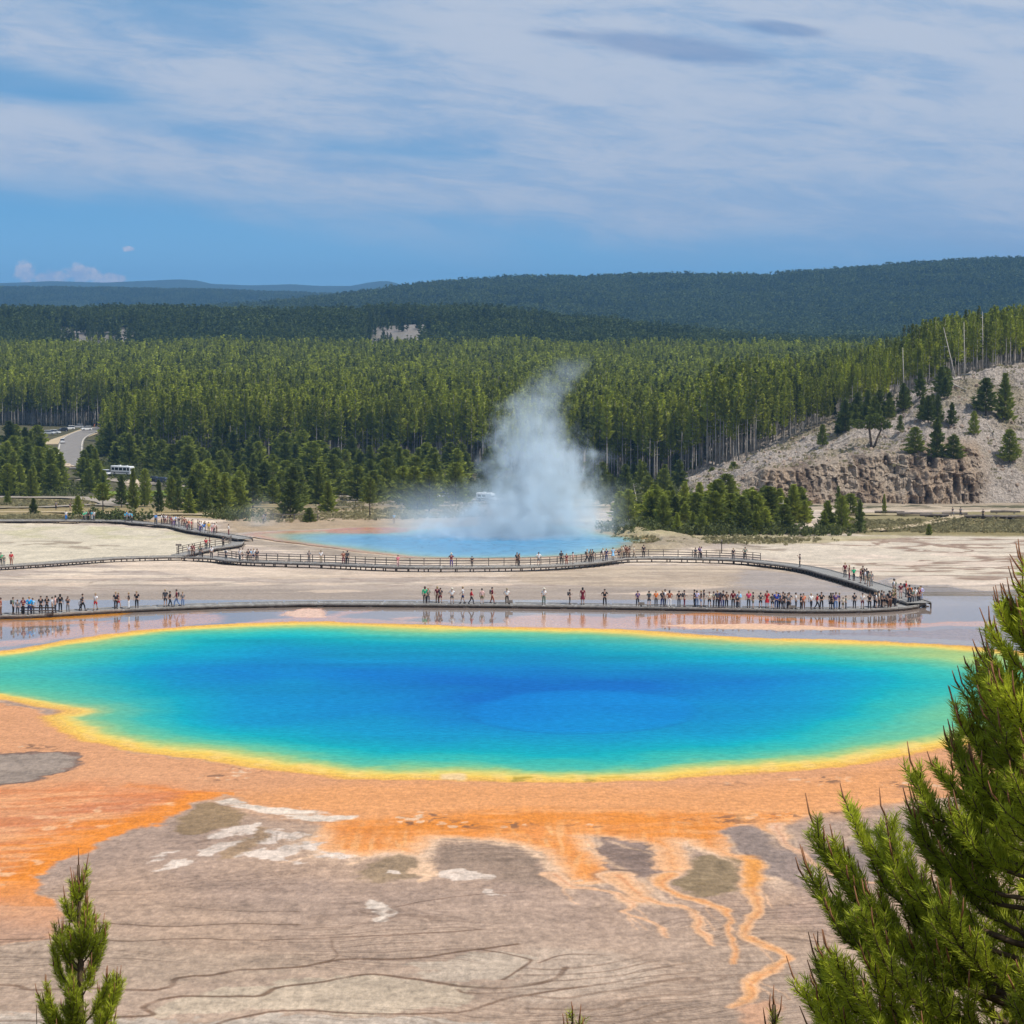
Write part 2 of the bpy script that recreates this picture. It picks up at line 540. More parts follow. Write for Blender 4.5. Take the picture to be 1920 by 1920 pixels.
# ---- far side of the spring: sinter flats
far = sst(-vf, -1215, -1150).astype(np.float32)
mud = ac(192, 178, 166); crm = ac(238, 222, 202)
ptc = sst(nS + (nB - 0.5) * 0.35, 0.49, 0.60)[:, None]
flat = mud * (1 - ptc) + crm * ptc
flat = flat * (0.92 + 0.16 * nF[:, None])
col[:] = col * (1 - far[:, None]) + flat * far[:, None]
i_ = np.where((vf > 1048) & (vf < 1150))[0]
fld = gyf[i_] * 0.8 + (fbm(gxf[i_] / 30, gyf[i_] / 16, 4, 171) - 0.5) * 46
ph = np.abs((fld * 0.22) % 1.0 - 0.5)
m = ((1 - sst(ph, 0.03, 0.14)) * sst(fbm(gxf[i_] / 22, gyf[i_] / 10, 3, 172), .42, .58)).astype(np.float32)
blend(i_, m * 0.55, ac(150, 128, 112))
# darker wet film around the near walkway
filmc = ac(166, 154, 144)
fz = (sst(vf + (nS - 0.5) * 90, 1078, 1118) * (1 - sst(vf, 1215, 1260))).astype(np.float32)
fz2 = (sst(vf + (nB - 0.5) * 40 + (nS - .5) * 60, 1100, 1120) * (1 - sst(vf, 1215, 1250))).astype(np.float32)
blend(slice(None), np.clip(fz * 0.5 + fz2 * 0.45, 0, 1), filmc)
wet = np.maximum(wet, (fz2 * 0.97 * (1 - sst(gyf, 284, 289))).astype(np.float32))
wet = np.maximum(wet, (0.42 * fz * sst(0.58 - nS, 0.0, 0.12)).astype(np.float32))
# left and back flats: pale, dry
region([(-300, 978), (200, 985), (330, 1000), (440, 1018), (380, 1040), (250, 1045), (-300, 1070)], ac(222, 214, 192), 3.0, 0.85, 0)
region([(-300, 980), (330, 992), (420, 1012), (200, 1010), (-300, 1004)], ac(196, 192, 150), 3, 0.5, tex=lambda i: sst(nB[i], 0.4, 0.62).astype(np.float32))
region([(360, 1062), (600, 1068), (960, 1075), (1200, 1062), (1100, 1078), (700, 1082), (500, 1085)], ac(224, 205, 182), 1.5, 0.55)
region([(190, 1054), (330, 1049), (420, 1060), (520, 1068), (560, 1078), (420, 1082), (280, 1070)], ac(232, 214, 194), 1.2, 0.8)
for (u0, v0, w_, h_) in ((330, 1092, 70, 4), (120, 1096, 60, 4), (480, 1094, 40, 3), (700, 1080, 90, 4), (150, 1082, 120, 3), (620, 1108, 60, 3), (880, 1096, 90, 3), (1310, 1100, 60, 4), (1180, 1088, 60, 3), (1230, 1112, 80, 3), (600, 1095, 50, 2.5), (40, 1095, 50, 4)):
    region([(u0 - w_, v0), (u0 - w_ * .3, v0 - h_), (u0 + w_ * .6, v0 - h_ * .7), (u0 + w_, v0 + 1), (u0, v0 + h_)], ac(228, 208, 188), 1.0, 0.75, 0.1)
# right flats: cream pans netted with brown channels
region([(1360, 1004), (1600, 1000), (2200, 1002), (2200, 1098), (1830, 1095), (1700, 1100), (1590, 1066), (1500, 1052), (1400, 1040)], ac(226, 216, 198), 3, 0.75, 0)
i_, d_ = region([(1480, 1012), (2200, 1006), (2200, 1120), (1700, 1098), (1560, 1060)], ac(218, 206, 184), 3, 0.0)
ch = np.abs(fbm(gxf[i_] / 17 + nB[i_] * .8, gyf[i_] / 13, 4, 31) - 0.5)
ch2 = np.abs(fbm(gxf[i_] / 34, gyf[i_] / 12, 4, 37) - 0.52)
m = (np.maximum(1 - sst(ch, 0.01, 0.045), 1 - sst(ch2, 0.012, 0.05)) * sst(d_, -2, 4)).astype(np.float32)
blend(i_, m * 0.85, ac(148, 122, 104))
region([(1570, 1100), (1690, 1080), (1760, 1086), (1840, 1094), (1960, 1108), (2200, 1104), (2200, 1175), (1960, 1160), (1800, 1150), (1742, 1128)], ac(172, 157, 146), 2.5, 0.8, 0.9)
region([(1660, 1092), (1730, 1078), (1830, 1088), (1900, 1085), (1960, 1094), (1850, 1108), (1790, 1100), (1720, 1098)], ac(226, 212, 196), 1.0, 0.75, 0.1, tex=lambda i: sst(nS[i] + nB[i] * .4, 0.58, 0.72).astype(np.float32))
for (u0, v0, w_, h_) in ((1745, 1084, 60, 5), (1805, 1094, 50, 4), (1640, 1068, 40, 5), (1900, 1092, 60, 5), (1700, 1056, 50, 4), (1850, 1058, 70, 5), (1790, 1040, 60, 4), (1620, 1045, 60, 4)):
    region([(u0 - w_, v0), (u0 - w_ * .3, v0 - h_), (u0 + w_ * .6, v0 - h_ * .7), (u0 + w_, v0 + 1), (u0, v0 + h_)], ac(232, 216, 200), 0.8, 0.8, 0)
# tan mud between the walks in the middle right
region([(960, 1070), (1150, 1062), (1400, 1062), (1500, 1078), (1450, 1098), (1200, 1100), (980, 1092)], ac(190, 172, 148), 2.5, 0.55)
region([(1390, 1066), (1480, 1074), (1570, 1092), (1640, 1112), (1500, 1116), (1380, 1100)], ac(172, 160, 152), 2.0, 0.7, 0.8)

# ---- ground between near walkway and spring
sal = ac(228, 174, 142); pea = ac(232, 190, 160); org = ac(232, 150, 62); grw = ac(158, 144, 136)
region([(-300, 1152), (260, 1143), (500, 1136), (960, 1138), (1500, 1146), (1740, 1136), (2200, 1150), (2200, 1200), (1500, 1190), (960, 1172), (500, 1172), (-300, 1200)], grw, 1.2, 0.8, 0.98)
region([(-300, 1156), (60, 1152), (150, 1149), (240, 1147), (200, 1155), (60, 1163), (-300, 1168)], ac(234, 158, 40), 0.9, 0.95, 0.75)
region([(-300, 1168), (80, 1165), (200, 1162), (170, 1170), (20, 1176), (-300, 1180)], ac(226, 160, 110), 1.2, 0.85, 0.7)
region([(-300, 1184), (60, 1180), (130, 1188), (60, 1198), (-300, 1210)], ac(150, 136, 138), 1.2, 0.6, 0.9)
region([(130, 1176), (200, 1166), (300, 1163), (340, 1150), (410, 1150), (430, 1163), (330, 1176), (190, 1192), (60, 1206), (-60, 1220), (-200, 1222), (-100, 1206), (60, 1198)], sal, 1.3, 0.95, 0.85)
region([(530, 1146), (590, 1142), (610, 1152), (640, 1147), (690, 1143), (650, 1152), (640, 1158), (760, 1164), (730, 1158), (790, 1156), (780, 1166), (920, 1168), (960, 1158), (1010, 1151), (1070, 1152), (1150, 1158), (1180, 1156), (1300, 1157), (1400, 1160), (1440, 1167), (1560, 1166), (1700, 1171), (1800, 1166), (1960, 1162), (2200, 1160), (2200, 1172), (1800, 1176), (1560, 1182), (1400, 1180), (1250, 1180), (960, 1176), (700, 1170), (560, 1170), (430, 1176), (480, 1163), (545, 1158)], sal, 0.9, 0.95, 0.82)
region([(1200, 1160), (1330, 1157), (1450, 1163), (1560, 1169), (1700, 1172), (1840, 1166), (1700, 1168), (1540, 1164), (1380, 1152), (1240, 1152)], ac(240, 156, 80), 0.9, 0.9, 0.86)
region([(540, 1146), (585, 1143), (605, 1152), (600, 1157), (550, 1153)], ac(232, 205, 190), 0.8, 0.8, 0.3)
region([(1230, 1172), (1400, 1170), (1560, 1178), (1700, 1180), (1500, 1184), (1300, 1179)], ac(236, 200, 170), 1.0, 0.8, 0.2)
region([(1480, 1188), (1640, 1185), (1850, 1180), (2200, 1180), (2200, 1210), (1850, 1205), (1650, 1195)], ac(168, 148, 146), 1.5, 0.85, 0.7)
region([(1270, 1184), (1330, 1184), (1400, 1190), (1320, 1190)], ac(150, 136, 150), 0.7, 0.7, 0.6)

# ---- in front of the spring
pink = ac(222, 164, 120)
PK_ = region([(-300, 1300), (60, 1330), (150, 1390), (400, 1430), (700, 1455), (1100, 1460), (1500, 1440), (1850, 1385), (2200, 1330), (2200, 1470), (1800, 1490), (1600, 1510), (1400, 1540), (1000, 1560), (700, 1545), (480, 1500), (440, 1490), (380, 1510), (270, 1546), (180, 1575), (115, 1625), (70, 1670), (105, 1700), (118, 1745), (60, 1760), (-300, 1765)], pink, 1.0, 1.0, 0.25)
# orange mat on the left
pinkm = np.zeros(N, dtype=np.float32); pinkm[PK_[0]] = sst(PK_[1], -0.3, 0.5)
tx = lambda i: ((0.40 + 0.60 * sst(nF[i] + (nB[i] - 0.5) * 0.6, 0.30, 0.66)) * pinkm[i]).astype(np.float32)
pk = lambda i: pinkm[i]
region([(-300, 1480), (0, 1482), (120, 1470), (230, 1478), (330, 1478), (420, 1496), (350, 1516), (270, 1545), (180, 1573), (112, 1626), (70, 1665), (104, 1702), (118, 1742), (-300, 1750)], ac(226, 148, 96), 7, 0.9, 0.3, tex=tx)
region([(-300, 1590), (0, 1580), (120, 1545), (250, 1530), (380, 1495), (425, 1494), (350, 1517), (270, 1545), (180, 1573), (112, 1626), (60, 1664), (-300, 1680)], ac(238, 146, 56), 7, 0.95, 0.3, tex=tx)
region([(-300, 1540), (30, 1530), (170, 1510), (330, 1492), (280, 1520), (120, 1540), (-40, 1575), (-300, 1600)], ac(206, 134, 100), 5, 0.6, tex=tx)
region([(240, 1476), (330, 1480), (430, 1490), (420, 1498), (330, 1492)], ac(236, 140, 54), 2.5, 0.8, tex=pk)
region([(-300, 1640), (20, 1660), (75, 1660), (104, 1702), (118, 1742), (60, 1755), (-300, 1760)], ac(236, 170, 118), 4, 0.8, tex=pk)
ed_ = PK_[1]; ei_ = PK_[0]
lf_ = (uf[ei_] < 440) & (vf[ei_] > 1485) & (vf[ei_] < 1700)
mm_ = (sst(ed_, -0.2, 0.3) * (1 - sst(ed_, 1.2, 3.6)) * lf_).astype(np.float32)
blend(ei_, mm_ * 0.85, ac(240, 146, 44))
strk = fbm((gxf[ei_] + gyf[ei_] * .25) / 5.0, (gyf[ei_] - gxf[ei_] * .35) / 0.9, 4, 63)
mm_ = (sst(ed_, 0.5, 3) * (uf[ei_] < 470) * (vf[ei_] > 1480)).astype(np.float32)
blend(ei_, mm_ * sst(strk, .54, .66).astype(np.float32) * 0.45, ac(206, 122, 66))
blend(ei_, mm_ * sst(-strk, -.45, -.36).astype(np.float32) * 0.5, ac(244, 184, 132))
# fine light flecks in the mat
i_, d_ = region([(-300, 1490), (200, 1500), (400, 1498), (180, 1573), (80, 1660), (-300, 1680)], pink, 1, 0)
fl = fbm(gxf[i_] / 1.1, gyf[i_] / 1.2, 3, 44)
m = (sst(fl, 0.62, 0.75) * sst(d_, 0, 2) * sst(nB[i_], .42, .6)).astype(np.float32)
blend(i_, m * 0.8, ac(246, 196, 150))
i_ = np.where((vf > 1640) & (vf < 1800) & (uf < 260))[0]
m = (sst(vf[i_] + (nB[i_] - .5) * 90 + uf[i_] * 0.25, 1675, 1775) * sst(pinkm[i_], 0, 1)).astype(np.float32)
blend(i_, m, ac(198, 160, 134))
# grey pond with its dark rim
region([(-300, 1410), (0, 1412), (110, 1409), (146, 1424), (148, 1436), (100, 1448), (30, 1468), (-300, 1490)], ac(118, 100, 92), 0.45, 0.9)
region([(-300, 1414), (0, 1416), (104, 1412), (138, 1425), (138, 1434), (95, 1446), (28, 1464), (-300, 1484)], ac(160, 146, 134), 0.6, 1.0, 0.3)
# peach / orange fan in the middle
region([(440, 1498), (520, 1480), (700, 1468), (1000, 1475), (1400, 1470), (1720, 1440), (1700, 1490), (1580, 1508), (1500, 1530), (1000, 1540), (690, 1536), (540, 1525)], ac(234, 166, 106), 8, 0.85)
ofan = [(640, 1534), (700, 1532), (860, 1530), (1000, 1514), (1200, 1520), (1400, 1518), (1540, 1512), (1660, 1496), (1700, 1500), (1580, 1512), (1530, 1525), (1480, 1545), (1490, 1575), (1450, 1560), (1420, 1545), (1385, 1545), (1365, 1565), (1400, 1610), (1425, 1625), (1426, 1650), (1400, 1655), (1370, 1620), (1330, 1598), (1290, 1588), (1275, 1582), (1290, 1620), (1265, 1645), (1240, 1655), (1222, 1640), (1218, 1600), (1200, 1590), (1110, 1575), (1100, 1580), (1150, 1610), (1200, 1650), (1222, 1662), (1220, 1690), (1180, 1690), (1170, 1655), (1090, 1660), (1060, 1650), (1030, 1610), (990, 1592), (900, 1575), (820, 1570), (795, 1590), (770, 1605), (720, 1598), (680, 1608), (630, 1600), (590, 1585), (600, 1560)]
tf_ = lambda i: (0.45 + 0.55 * sst(nF[i] + (nB[i] - 0.5) * 0.6, 0.30, 0.66)).astype(np.float32)
fi_, fd_ = region(ofan, ac(240, 174, 116), 0.8, 1.0, 0.25, smooth=True, warp=0.5)
flow = fbm(gxf[fi_] / 0.45 + nB[fi_] * 4, gyf[fi_] / 5.0, 3, 62)
frg = (sst(fd_, -3.6, -0.2) * (1 - sst(fd_, 0, 0.6)) * sst(flow, 0.46, 0.60) * sst(vf[fi_], 1560, 1590)).astype(np.float32)
blend(fi_, frg * 0.5, ac(240, 208, 178))
frg = (sst(fd_, -1.0, 0.0) * (1 - sst(fd_, 0.5, 2.2)) * sst(vf[fi_], 1540, 1570)).astype(np.float32)
blend(fi_, frg * 0.4, ac(248, 212, 176))
blend(fi_, (sst(fd_, 0.25, 1.7) * (0.6 + 0.4 * sst(nF[fi_], .35, .6))).astype(np.float32) * 0.88, ac(240, 158, 80))
blend(fi_, (sst(fd_, 0.5, 2) * sst(flow, 0.55, 0.68)).astype(np.float32) * 0.35, ac(248, 206, 152))
blend(fi_, (sst(fd_, 0.5, 2) * sst(-flow, -0.44, -0.34)).astype(np.float32) * 0.5, ac(222, 138, 70))
region([(650, 1536), (760, 1530), (1000, 1518), (1200, 1524), (1370, 1522), (1400, 1560), (1340, 1580), (1280, 1570), (1200, 1570), (1080, 1560), (900, 1560), (780, 1560), (680, 1565)], ac(232, 146, 58), 5, 0.95, tex=tf_)
region([(690, 1540), (760, 1538), (740, 1560), (680, 1580), (640, 1575)], ac(224, 142, 70), 4, 0.6)
# dark debris flecks and crumbs
for (cx, cyy, w_, h_) in ((790, 1530, 60, 14), (860, 1542, 60, 8), (960, 1550, 40, 8), (1370, 1530, 40, 8), (1400, 1537, 30, 4), (1460, 1530, 60, 10), (1545, 1520, 40, 6), (1090, 1552, 50, 8), (1280, 1540, 40, 6), (1530, 1462, 70, 10), (1380, 1465, 30, 4), (470, 1440, 60, 10), (60, 1400, 40, 6), (430, 1458, 50, 8), (1720, 1470, 60, 8), (1330, 1648, 50, 10), (1100, 1648, 40, 10), (1150, 1645, 30, 6)):
    i_, d_ = region([(cx - w_, cyy), (cx, cyy - h_), (cx + w_, cyy), (cx, cyy + h_)], pink, 1, 0)
    fl = fbm(gxf[i_] / 0.7, gyf[i_] / 0.8, 3, 50 + cx % 7)
    m = (sst(fl, 0.60, 0.68) * sst(d_, -0.6, 1.0)).astype(np.float32)
    blend(i_, m * 0.75, ac(112, 88, 74))
    m = (sst(-fl, -0.36, -0.30) * sst(d_, -0.6, 1.0)).astype(np.float32)
    blend(i_, m * 0.7, ac(240, 214, 184))
# white salt
wht = ac(228, 213, 200)
tw = lambda i: sst(nF[i] + (nB[i] - .5) * 0.5, 0.40, 0.54).astype(np.float32)
region([(425, 1506), (455, 1499), (520, 1512), (600, 1522), (670, 1528), (640, 1537), (560, 1535), (480, 1522), (430, 1514)], ac(236, 222, 206), 0.5, 0.95, 0, tex=tw)
region([(560, 1512), (640, 1527), (600, 1522)], wht, .4, .5)
for pts in ([(262, 1636), (300, 1600), (330, 1588), (400, 1556), (470, 1545), (500, 1548), (450, 1575), (400, 1592), (370, 1604), (340, 1600), (320, 1622), (290, 1632)],
            [(400, 1618), (420, 1598), (455, 1592), (500, 1562), (540, 1552), (590, 1566), (600, 1590), (640, 1604), (620, 1612), (560, 1622), (520, 1612), (470, 1610), (430, 1620)]):
    region(pts, wht, 0.5, 0.95, 0, tex=lambda i: sst(fbm((gxf[i] - gyf[i] * 0.35) / 1.2, (gyf[i] + gxf[i] * 0.4) / 1.9, 4, 61), 0.43, 0.54).astype(np.float32))
region([(300, 1545), (400, 1510), (430, 1516), (460, 1530), (420, 1548), (340, 1560)], ac(150, 126, 88), 0.7, 0.75)
region([(380, 1610), (440, 1578), (490, 1556), (510, 1560), (460, 1590), (420, 1606)], ac(160, 134, 100), 0.6, 0.7)
region([(700, 1610), (740, 1603), (770, 1612), (785, 1640), (740, 1652), (660, 1640)], ac(150, 130, 102), 0.8, 0.8)
region([(810, 1590), (900, 1585), (990, 1600), (1035, 1650), (1050, 1665), (950, 1660), (850, 1640), (800, 1620)], ac(156, 136, 120), 1.0, 0.85)
region([(1280, 1625), (1330, 1600), (1370, 1625), (1390, 1655), (1330, 1680), (1290, 1668)], ac(140, 122, 88), 0.8, 0.8)
region([(1110, 1578), (1190, 1590), (1216, 1605), (1218, 1640), (1190, 1645), (1150, 1612)], ac(150, 130, 120), 0.6, 0.95)
region([(1375, 1546), (1440, 1548), (1470, 1585), (1540, 1600), (1700, 1540), (1740, 1560), (1700, 1620), (1560, 1660), (1430, 1650), (1420, 1620), (1395, 1605), (1362, 1568)], ac(154, 138, 130), 1.0, 0.95)
region([(800, 1640), (840, 1625), (890, 1632), (900, 1648), (860, 1655)], wht, 0.35, 0.85, tex=tw)
region([(672, 1722), (676, 1690), (688, 1684), (710, 1700), (748, 1712), (720, 1724), (690, 1728)], ac(234, 220, 206), 0.3, 0.95, tex=tw)
region([(710, 1636), (740, 1630), (750, 1638)], wht, 0.3, 0.8)
region([(868, 1670), (905, 1674), (920, 1682), (900, 1680)], wht, 0.2, 0.8)
region([(1490, 1640), (1515, 1625), (1520, 1645), (1500, 1655)], wht, 0.35, 0.7, tex=tw)
region([(1590, 1560), (1650, 1555), (1680, 1580), (1620, 1590)], ac(200, 190, 160), 0.6, 0.6, tex=tw)
region([(770, 1610), (800, 1612), (808, 1640), (775, 1652)], ac(236, 200, 166), 0.4, 0.85, tex=tw)
region([(1480, 1615), (1560, 1660), (1640, 1700), (1600, 1760), (1480, 1720)], ac(172, 150, 138), 2.0, 0.5)
# pale salt edges of the fan, then the runoff streams
edge_c = ac(242, 206, 172)
for pts in ([(650, 1622, 5), (690, 1608, 4), (735, 1598, 3), (775, 1604, 4), (790, 1625, 5)],
            [(800, 1578, 3), (880, 1578, 5), (960, 1588, 5), (1010, 1606, 5), (1045, 1640, 7), (1070, 1655, 8)],
            [(1140, 1580, 2), (1180, 1592, 3), (1222, 1605, 3)],
            [(1090, 1580, 3), (1130, 1606, 3), (1190, 1640, 3), (1218, 1655, 3)],
            [(1270, 1582, 3), (1330, 1598, 3), (1375, 1625, 3)],
            [(1362, 1565, 3), (1395, 1606, 3), (1424, 1628, 3)],
            [(610, 1600, 3), (560, 1612, 3), (520, 1618, 3)]):
    stroke(pts, None, edge_c, 0.25, 0.8)
lt = ac(240, 196, 158); og = ac(236, 170, 104)
S1 = [(1035, 1640, 26), (1075, 1662, 16), (1130, 1668, 9), (1170, 1680, 12), (1186, 1702, 9), (1165, 1710, 5), (1200, 1720, 6), (1238, 1738, 7), (1246, 1756, 4)]
S2 = [(1160, 1640, 34), (1195, 1672, 22), (1230, 1688, 12), (1280, 1700, 10), (1302, 1712, 12), (1310, 1740, 9), (1325, 1756, 10), (1342, 1772, 6)]
S3 = [(1250, 1640, 26), (1245, 1660, 16), (1280, 1678, 12), (1330, 1694, 14), (1368, 1714, 9), (1362, 1740, 8), (1380, 1766, 8), (1386, 1806, 6)]
S4 = [(1400, 1620, 22), (1405, 1645, 20), (1402, 1670, 18), (1425, 1700, 13), (1400, 1732, 14), (1408, 1758, 15), (1440, 1776, 18), (1478, 1796, 12), (1450, 1820, 18), (1415, 1842, 18), (1395, 1870, 16), (1370, 1893, 12)]
S5 = [(1460, 1545, 18), (1480, 1580, 8), (1520, 1612, 8), (1545, 1632, 9), (1585, 1648, 8), (1640, 1655, 4)]
for S, c1, c2 in ((S1, lt, ac(236, 190, 150)), (S2, lt, ac(238, 184, 134)), (S3, lt, og), (S4, lt, ac(238, 176, 112)), (S5, lt, ac(228, 186, 156))):
    stroke([(a, b, w_ * 1.25) for a, b, w_ in S], None, ac(150, 124, 104), 0.35, 0.5)
    stroke(S, None, c1, 0.15, 0.95, 0.3)
    stroke([(a, b, w_ * 0.66) for a, b, w_ in S], None, c2, 0.2, 0.9, 0.5)
    rq = np.random.RandomState(int(S[0][0]))
    for j_ in range(4):      # thin side threads leaving each stream
        a0 = S[rq.randint(1, max(2, len(S) - 2))]; p0 = (a0[0] + rq.uniform(-1, 1) * a0[2], a0[1]); dx_ = rq.uniform(10, 30)
        stroke([(p0[0], p0[1], 2.2), (p0[0] + dx_ * .6, p0[1] + 9, 2.6), (p0[0] + dx_ * 1.2, p0[1] + 22, 2.0), (p0[0] + dx_ * 1.5 + 8, p0[1] + 34, 1.0)], None, c1, 0.12, 0.75)
    stroke([(a + w_ * .2, b, w_ * 0.14) for a, b, w_ in S], None, ac(206, 128, 70), 0.12, 0.5)
stroke([(1400, 1605, 18), (1408, 1640, 15), (1400, 1662, 10)], None, ac(236, 158, 56), 0.4, 0.8)
stroke([(1540, 1690, 8), (1490, 1700, 10), (1480, 1730, 10), (1520, 1720, 6)], None, ac(222, 186, 164), 0.6, 0.35)
region([(1380, 1885), (1420, 1880), (1460, 1900), (1440, 1960), (1400, 1940)], ac(226, 170, 130), 1.0, 0.6)
# pale pans near the front edge
region([(250, 1900), (330, 1872), (420, 1850), (560, 1838), (700, 1826), (840, 1842), (900, 1862), (880, 1885), (700, 1900), (560, 1893), (400, 1900)], ac(204, 188, 166), 0.4, 0.85)
region([(760, 1805), (900, 1775), (985, 1790), (990, 1808), (940, 1838), (860, 1840), (800, 1825)], ac(204, 190, 172), 0.3, 0.7)
region([(-300, 1900), (200, 1900), (420, 1910), (600, 1902), (900, 1912), (1000, 1930), (900, 1990), (-300, 1990)], ac(204, 196, 184), 0.5, 0.6)
region([(1000, 1780), (1150, 1790), (1260, 1830), (1200, 1860), (1050, 1870), (960, 1850)], ac(206, 188, 170), 2.0, 0.55)
region([(-300, 1770), (200, 1760), (330, 1785), (560, 1790), (600, 1812), (330, 1838), (150, 1850), (-300, 1850)], ac(186, 166, 146), 2, 0.6)
# terrace ledges: thin dark lines
dk = ac(116, 90, 70); dk2 = ac(138, 112, 88)
for pts, w_ in (([(-300, 1848), (0, 1847), (60, 1855), (180, 1853), (280, 1856), (320, 1848), (332, 1834), (400, 1828), (450, 1818), (560, 1812), (640, 1798), (760, 1796), (830, 1788), (900, 1778), (970, 1770)], 0.17),
                ([(-300, 1925), (100, 1912), (220, 1906), (285, 1902), (270, 1886), (340, 1868), (480, 1868), (520, 1852), (600, 1842), (640, 1834), (700, 1826), (800, 1838), (870, 1850), (960, 1852), (1040, 1838), (1060, 1815)], 0.17),
                ([(280, 1990), (400, 1925), (460, 1906), (560, 1894), (700, 1900), (860, 1898), (960, 1870), (1100, 1850)], 0.14),
                ([(120, 1728), (230, 1733), (330, 1738), (430, 1732), (560, 1735)], 0.10),
                ([(-300, 1766), (100, 1760), (240, 1765), (380, 1760), (440, 1763), (600, 1760), (760, 1752), (900, 1742)], 0.10),
                ([(860, 1855), (880, 1862), (960, 1860)], 0.1), ([(900, 1778), (980, 1795), (990, 1806), (940, 1838)], 0.1),
                ([(620, 1762), (625, 1778), (634, 1790), (620, 1800)], 0.06), ([(1010, 1805), (1060, 1790), (1140, 1792)], 0.08),
                ([(1400, 1412), (1330, 1412)], 0.02), ([(330, 1700), (420, 1706), (560, 1708)], .07), ([(740, 1700), (860, 1680), (980, 1672)], .07)):
    stroke(pts, w_, dk, 0.10, 0.85, warp=0.12)
# many faint rill lines: contour lines of a smooth field
i_ = np.where((vf > 1560) & (vf < 2000))[0]
fld = gyf[i_] * 0.9 + (fbm(gxf[i_] / 24, gyf[i_] / 20, 3, 71) - 0.5) * 24 + (fbm(gxf[i_] / 5, gyf[i_] / 4, 3, 72) - 0.5) * 3.4
ph = np.abs((fld * 0.75) % 1.0 - 0.5)
amp = sst(fbm(gxf[i_] / 10, gyf[i_] / 7, 4, 73), 0.42, 0.60)
tau = (np.abs(col[i_, 0] - col[i_, 2] * 1.75) < 0.16)
ph2 = np.abs((fld * 2.1) % 1.0 - 0.5)
m = (np.maximum((1 - sst(ph, 0.02, 0.11)) * 0.5, (1 - sst(ph2, 0.06, 0.22)) * 0.30) * amp * tau).astype(np.float32)
blend(i_, m, ac(110, 88, 72))
i_ = np.where((vf > 1780) & (vf < 2000) & (uf > 940) & (uf < 1380))[0]
fld = gyf[i_] * 1.0 + gxf[i_] * -0.35 + (fbm(gxf[i_] / 9, gyf[i_] / 9, 3, 81) - 0.5) * 9
ph = np.abs((fld * 0.7) % 1.0 - 0.5)
m = ((1 - sst(ph, 0.05, 0.16)) * 0.55 * sst(uf[i_], 940, 1010) * (1 - sst(uf[i_], 1260, 1380)) * sst(vf[i_], 1785, 1815)).astype(np.float32)
blend(i_, m, ac(130, 106, 86))
# streaky value variation everywhere in front
i_ = np.where(vf > 1300)[0]
s1 = fbm(gxf[i_] / 8, gyf[i_] / 1.6, 4, 91); s2 = fbm(gxf[i_] / 0.5, gyf[i_] / 0.9, 3, 92); s3 = fbm(gxf[i_] / 4.5, gyf[i_] / 0.7, 4, 95)
calm = 1 - 0.6 * sst(col[i_, 0] / col[i_, 2], 2.4, 3.2)
col[i_] *= (1.0 + calm * (0.42 * (s1 - .5) + 0.42 * (s2 - 0.5) + 0.20 * (s3 - .5) + 0.34 * (fbm(gxf[i_] / 0.22, gyf[i_] / 0.45, 2, 96) - .5)))[:, None]

# ---- the big spring: colour rings by distance from its rim
rim = [(-260, 1268), (-120, 1238), (0, 1222), (110, 1205), (250, 1184), (400, 1172), (560, 1167), (700, 1170), (850, 1175), (1000, 1177), (1150, 1180), (1240, 1185), (1320, 1192), (1400, 1196), (1500, 1198), (1620, 1202), (1750, 1208), (1850, 1215), (1960, 1228), (2060, 1255), (2090, 1290), (2040, 1325), (1920, 1366), (1830, 1392), (1700, 1416), (1600, 1432), (1450, 1446), (1350, 1451), (1250, 1459), (1150, 1463), (1050, 1466), (960, 1466), (830, 1463), (720, 1459), (600, 1455), (520, 1443), (420, 1430), (320, 1416), (240, 1406), (150, 1388), (108, 1368), (76, 1345), (120, 1335), (60, 1322), (0, 1312), (-120, 1304), (-220, 1290)]
q = spline(rim + [rim[0]], 4)[:-1]
X, Y, Z = gp(q[:, 0], q[:, 1]); RIM = np.stack([X, Y], 1)
pi_ = sel_box(RIM, 8)
sd = sdf_poly(gxf[pi_] + (wx[pi_] - gxf[pi_]) * 0.6, gyf[pi_] + (wy[pi_] - gyf[pi_]) * 0.6, RIM)
pu, pv = uf[pi_], vf[pi_]
nP = fbm(gxf[pi_] / 9, gyf[pi_] / 9, 4, 101) - 0.5
nQ = fbm(gxf[pi_] / 30, gyf[pi_] / 30, 3, 102) - 0.5
nearside = sst(pv, 1330, 1400)
leftness = 1 - sst(pu, 120, 520)
# ring distance with local stretch: wide greens at the far left, tight bands along the near rim
s = sd * (1.0 + 0.35 * (nP + 0.1)) + nP * 2.2 * sst(sd, 1, 6) + nQ * 8 * sst(sd, 5, 16)
s = np.where(s > 3, 3 + (s - 3) / (1 + 0.75 * leftness + 0.45 * (1 - sst(pv, 1225, 1270))), s)
s = np.where(s > 1.5, 1.5 + (s - 1.5) * (1 + 0.5 * sst(-pu, -700, -300) * (1 - nearside)), s)
s = s / (1 + 0.75 * sst(pu, 1350, 1850) * sst(sd, 3, 10))
stops = [(-0.7, (228, 164, 100)), (0.2, (240, 190, 88)), (1.5, (242, 206, 104)), (2.5, (224, 210, 122)), (3.6, (172, 200, 132)), (5.2, (112, 194, 156)), (8.0, (62, 186, 178)), (13.0, (18, 172, 192)), (20, (0, 154, 200)), (29.0, (0, 134, 200)), (40, (0, 112, 194)), (60, (0, 104, 190))]
xs = [a for a, b in stops]
pc_ = np.stack([np.interp(s, xs, [ac(*b)[k] for a, b in stops]) for k in range(3)], 1).astype(np.float32)
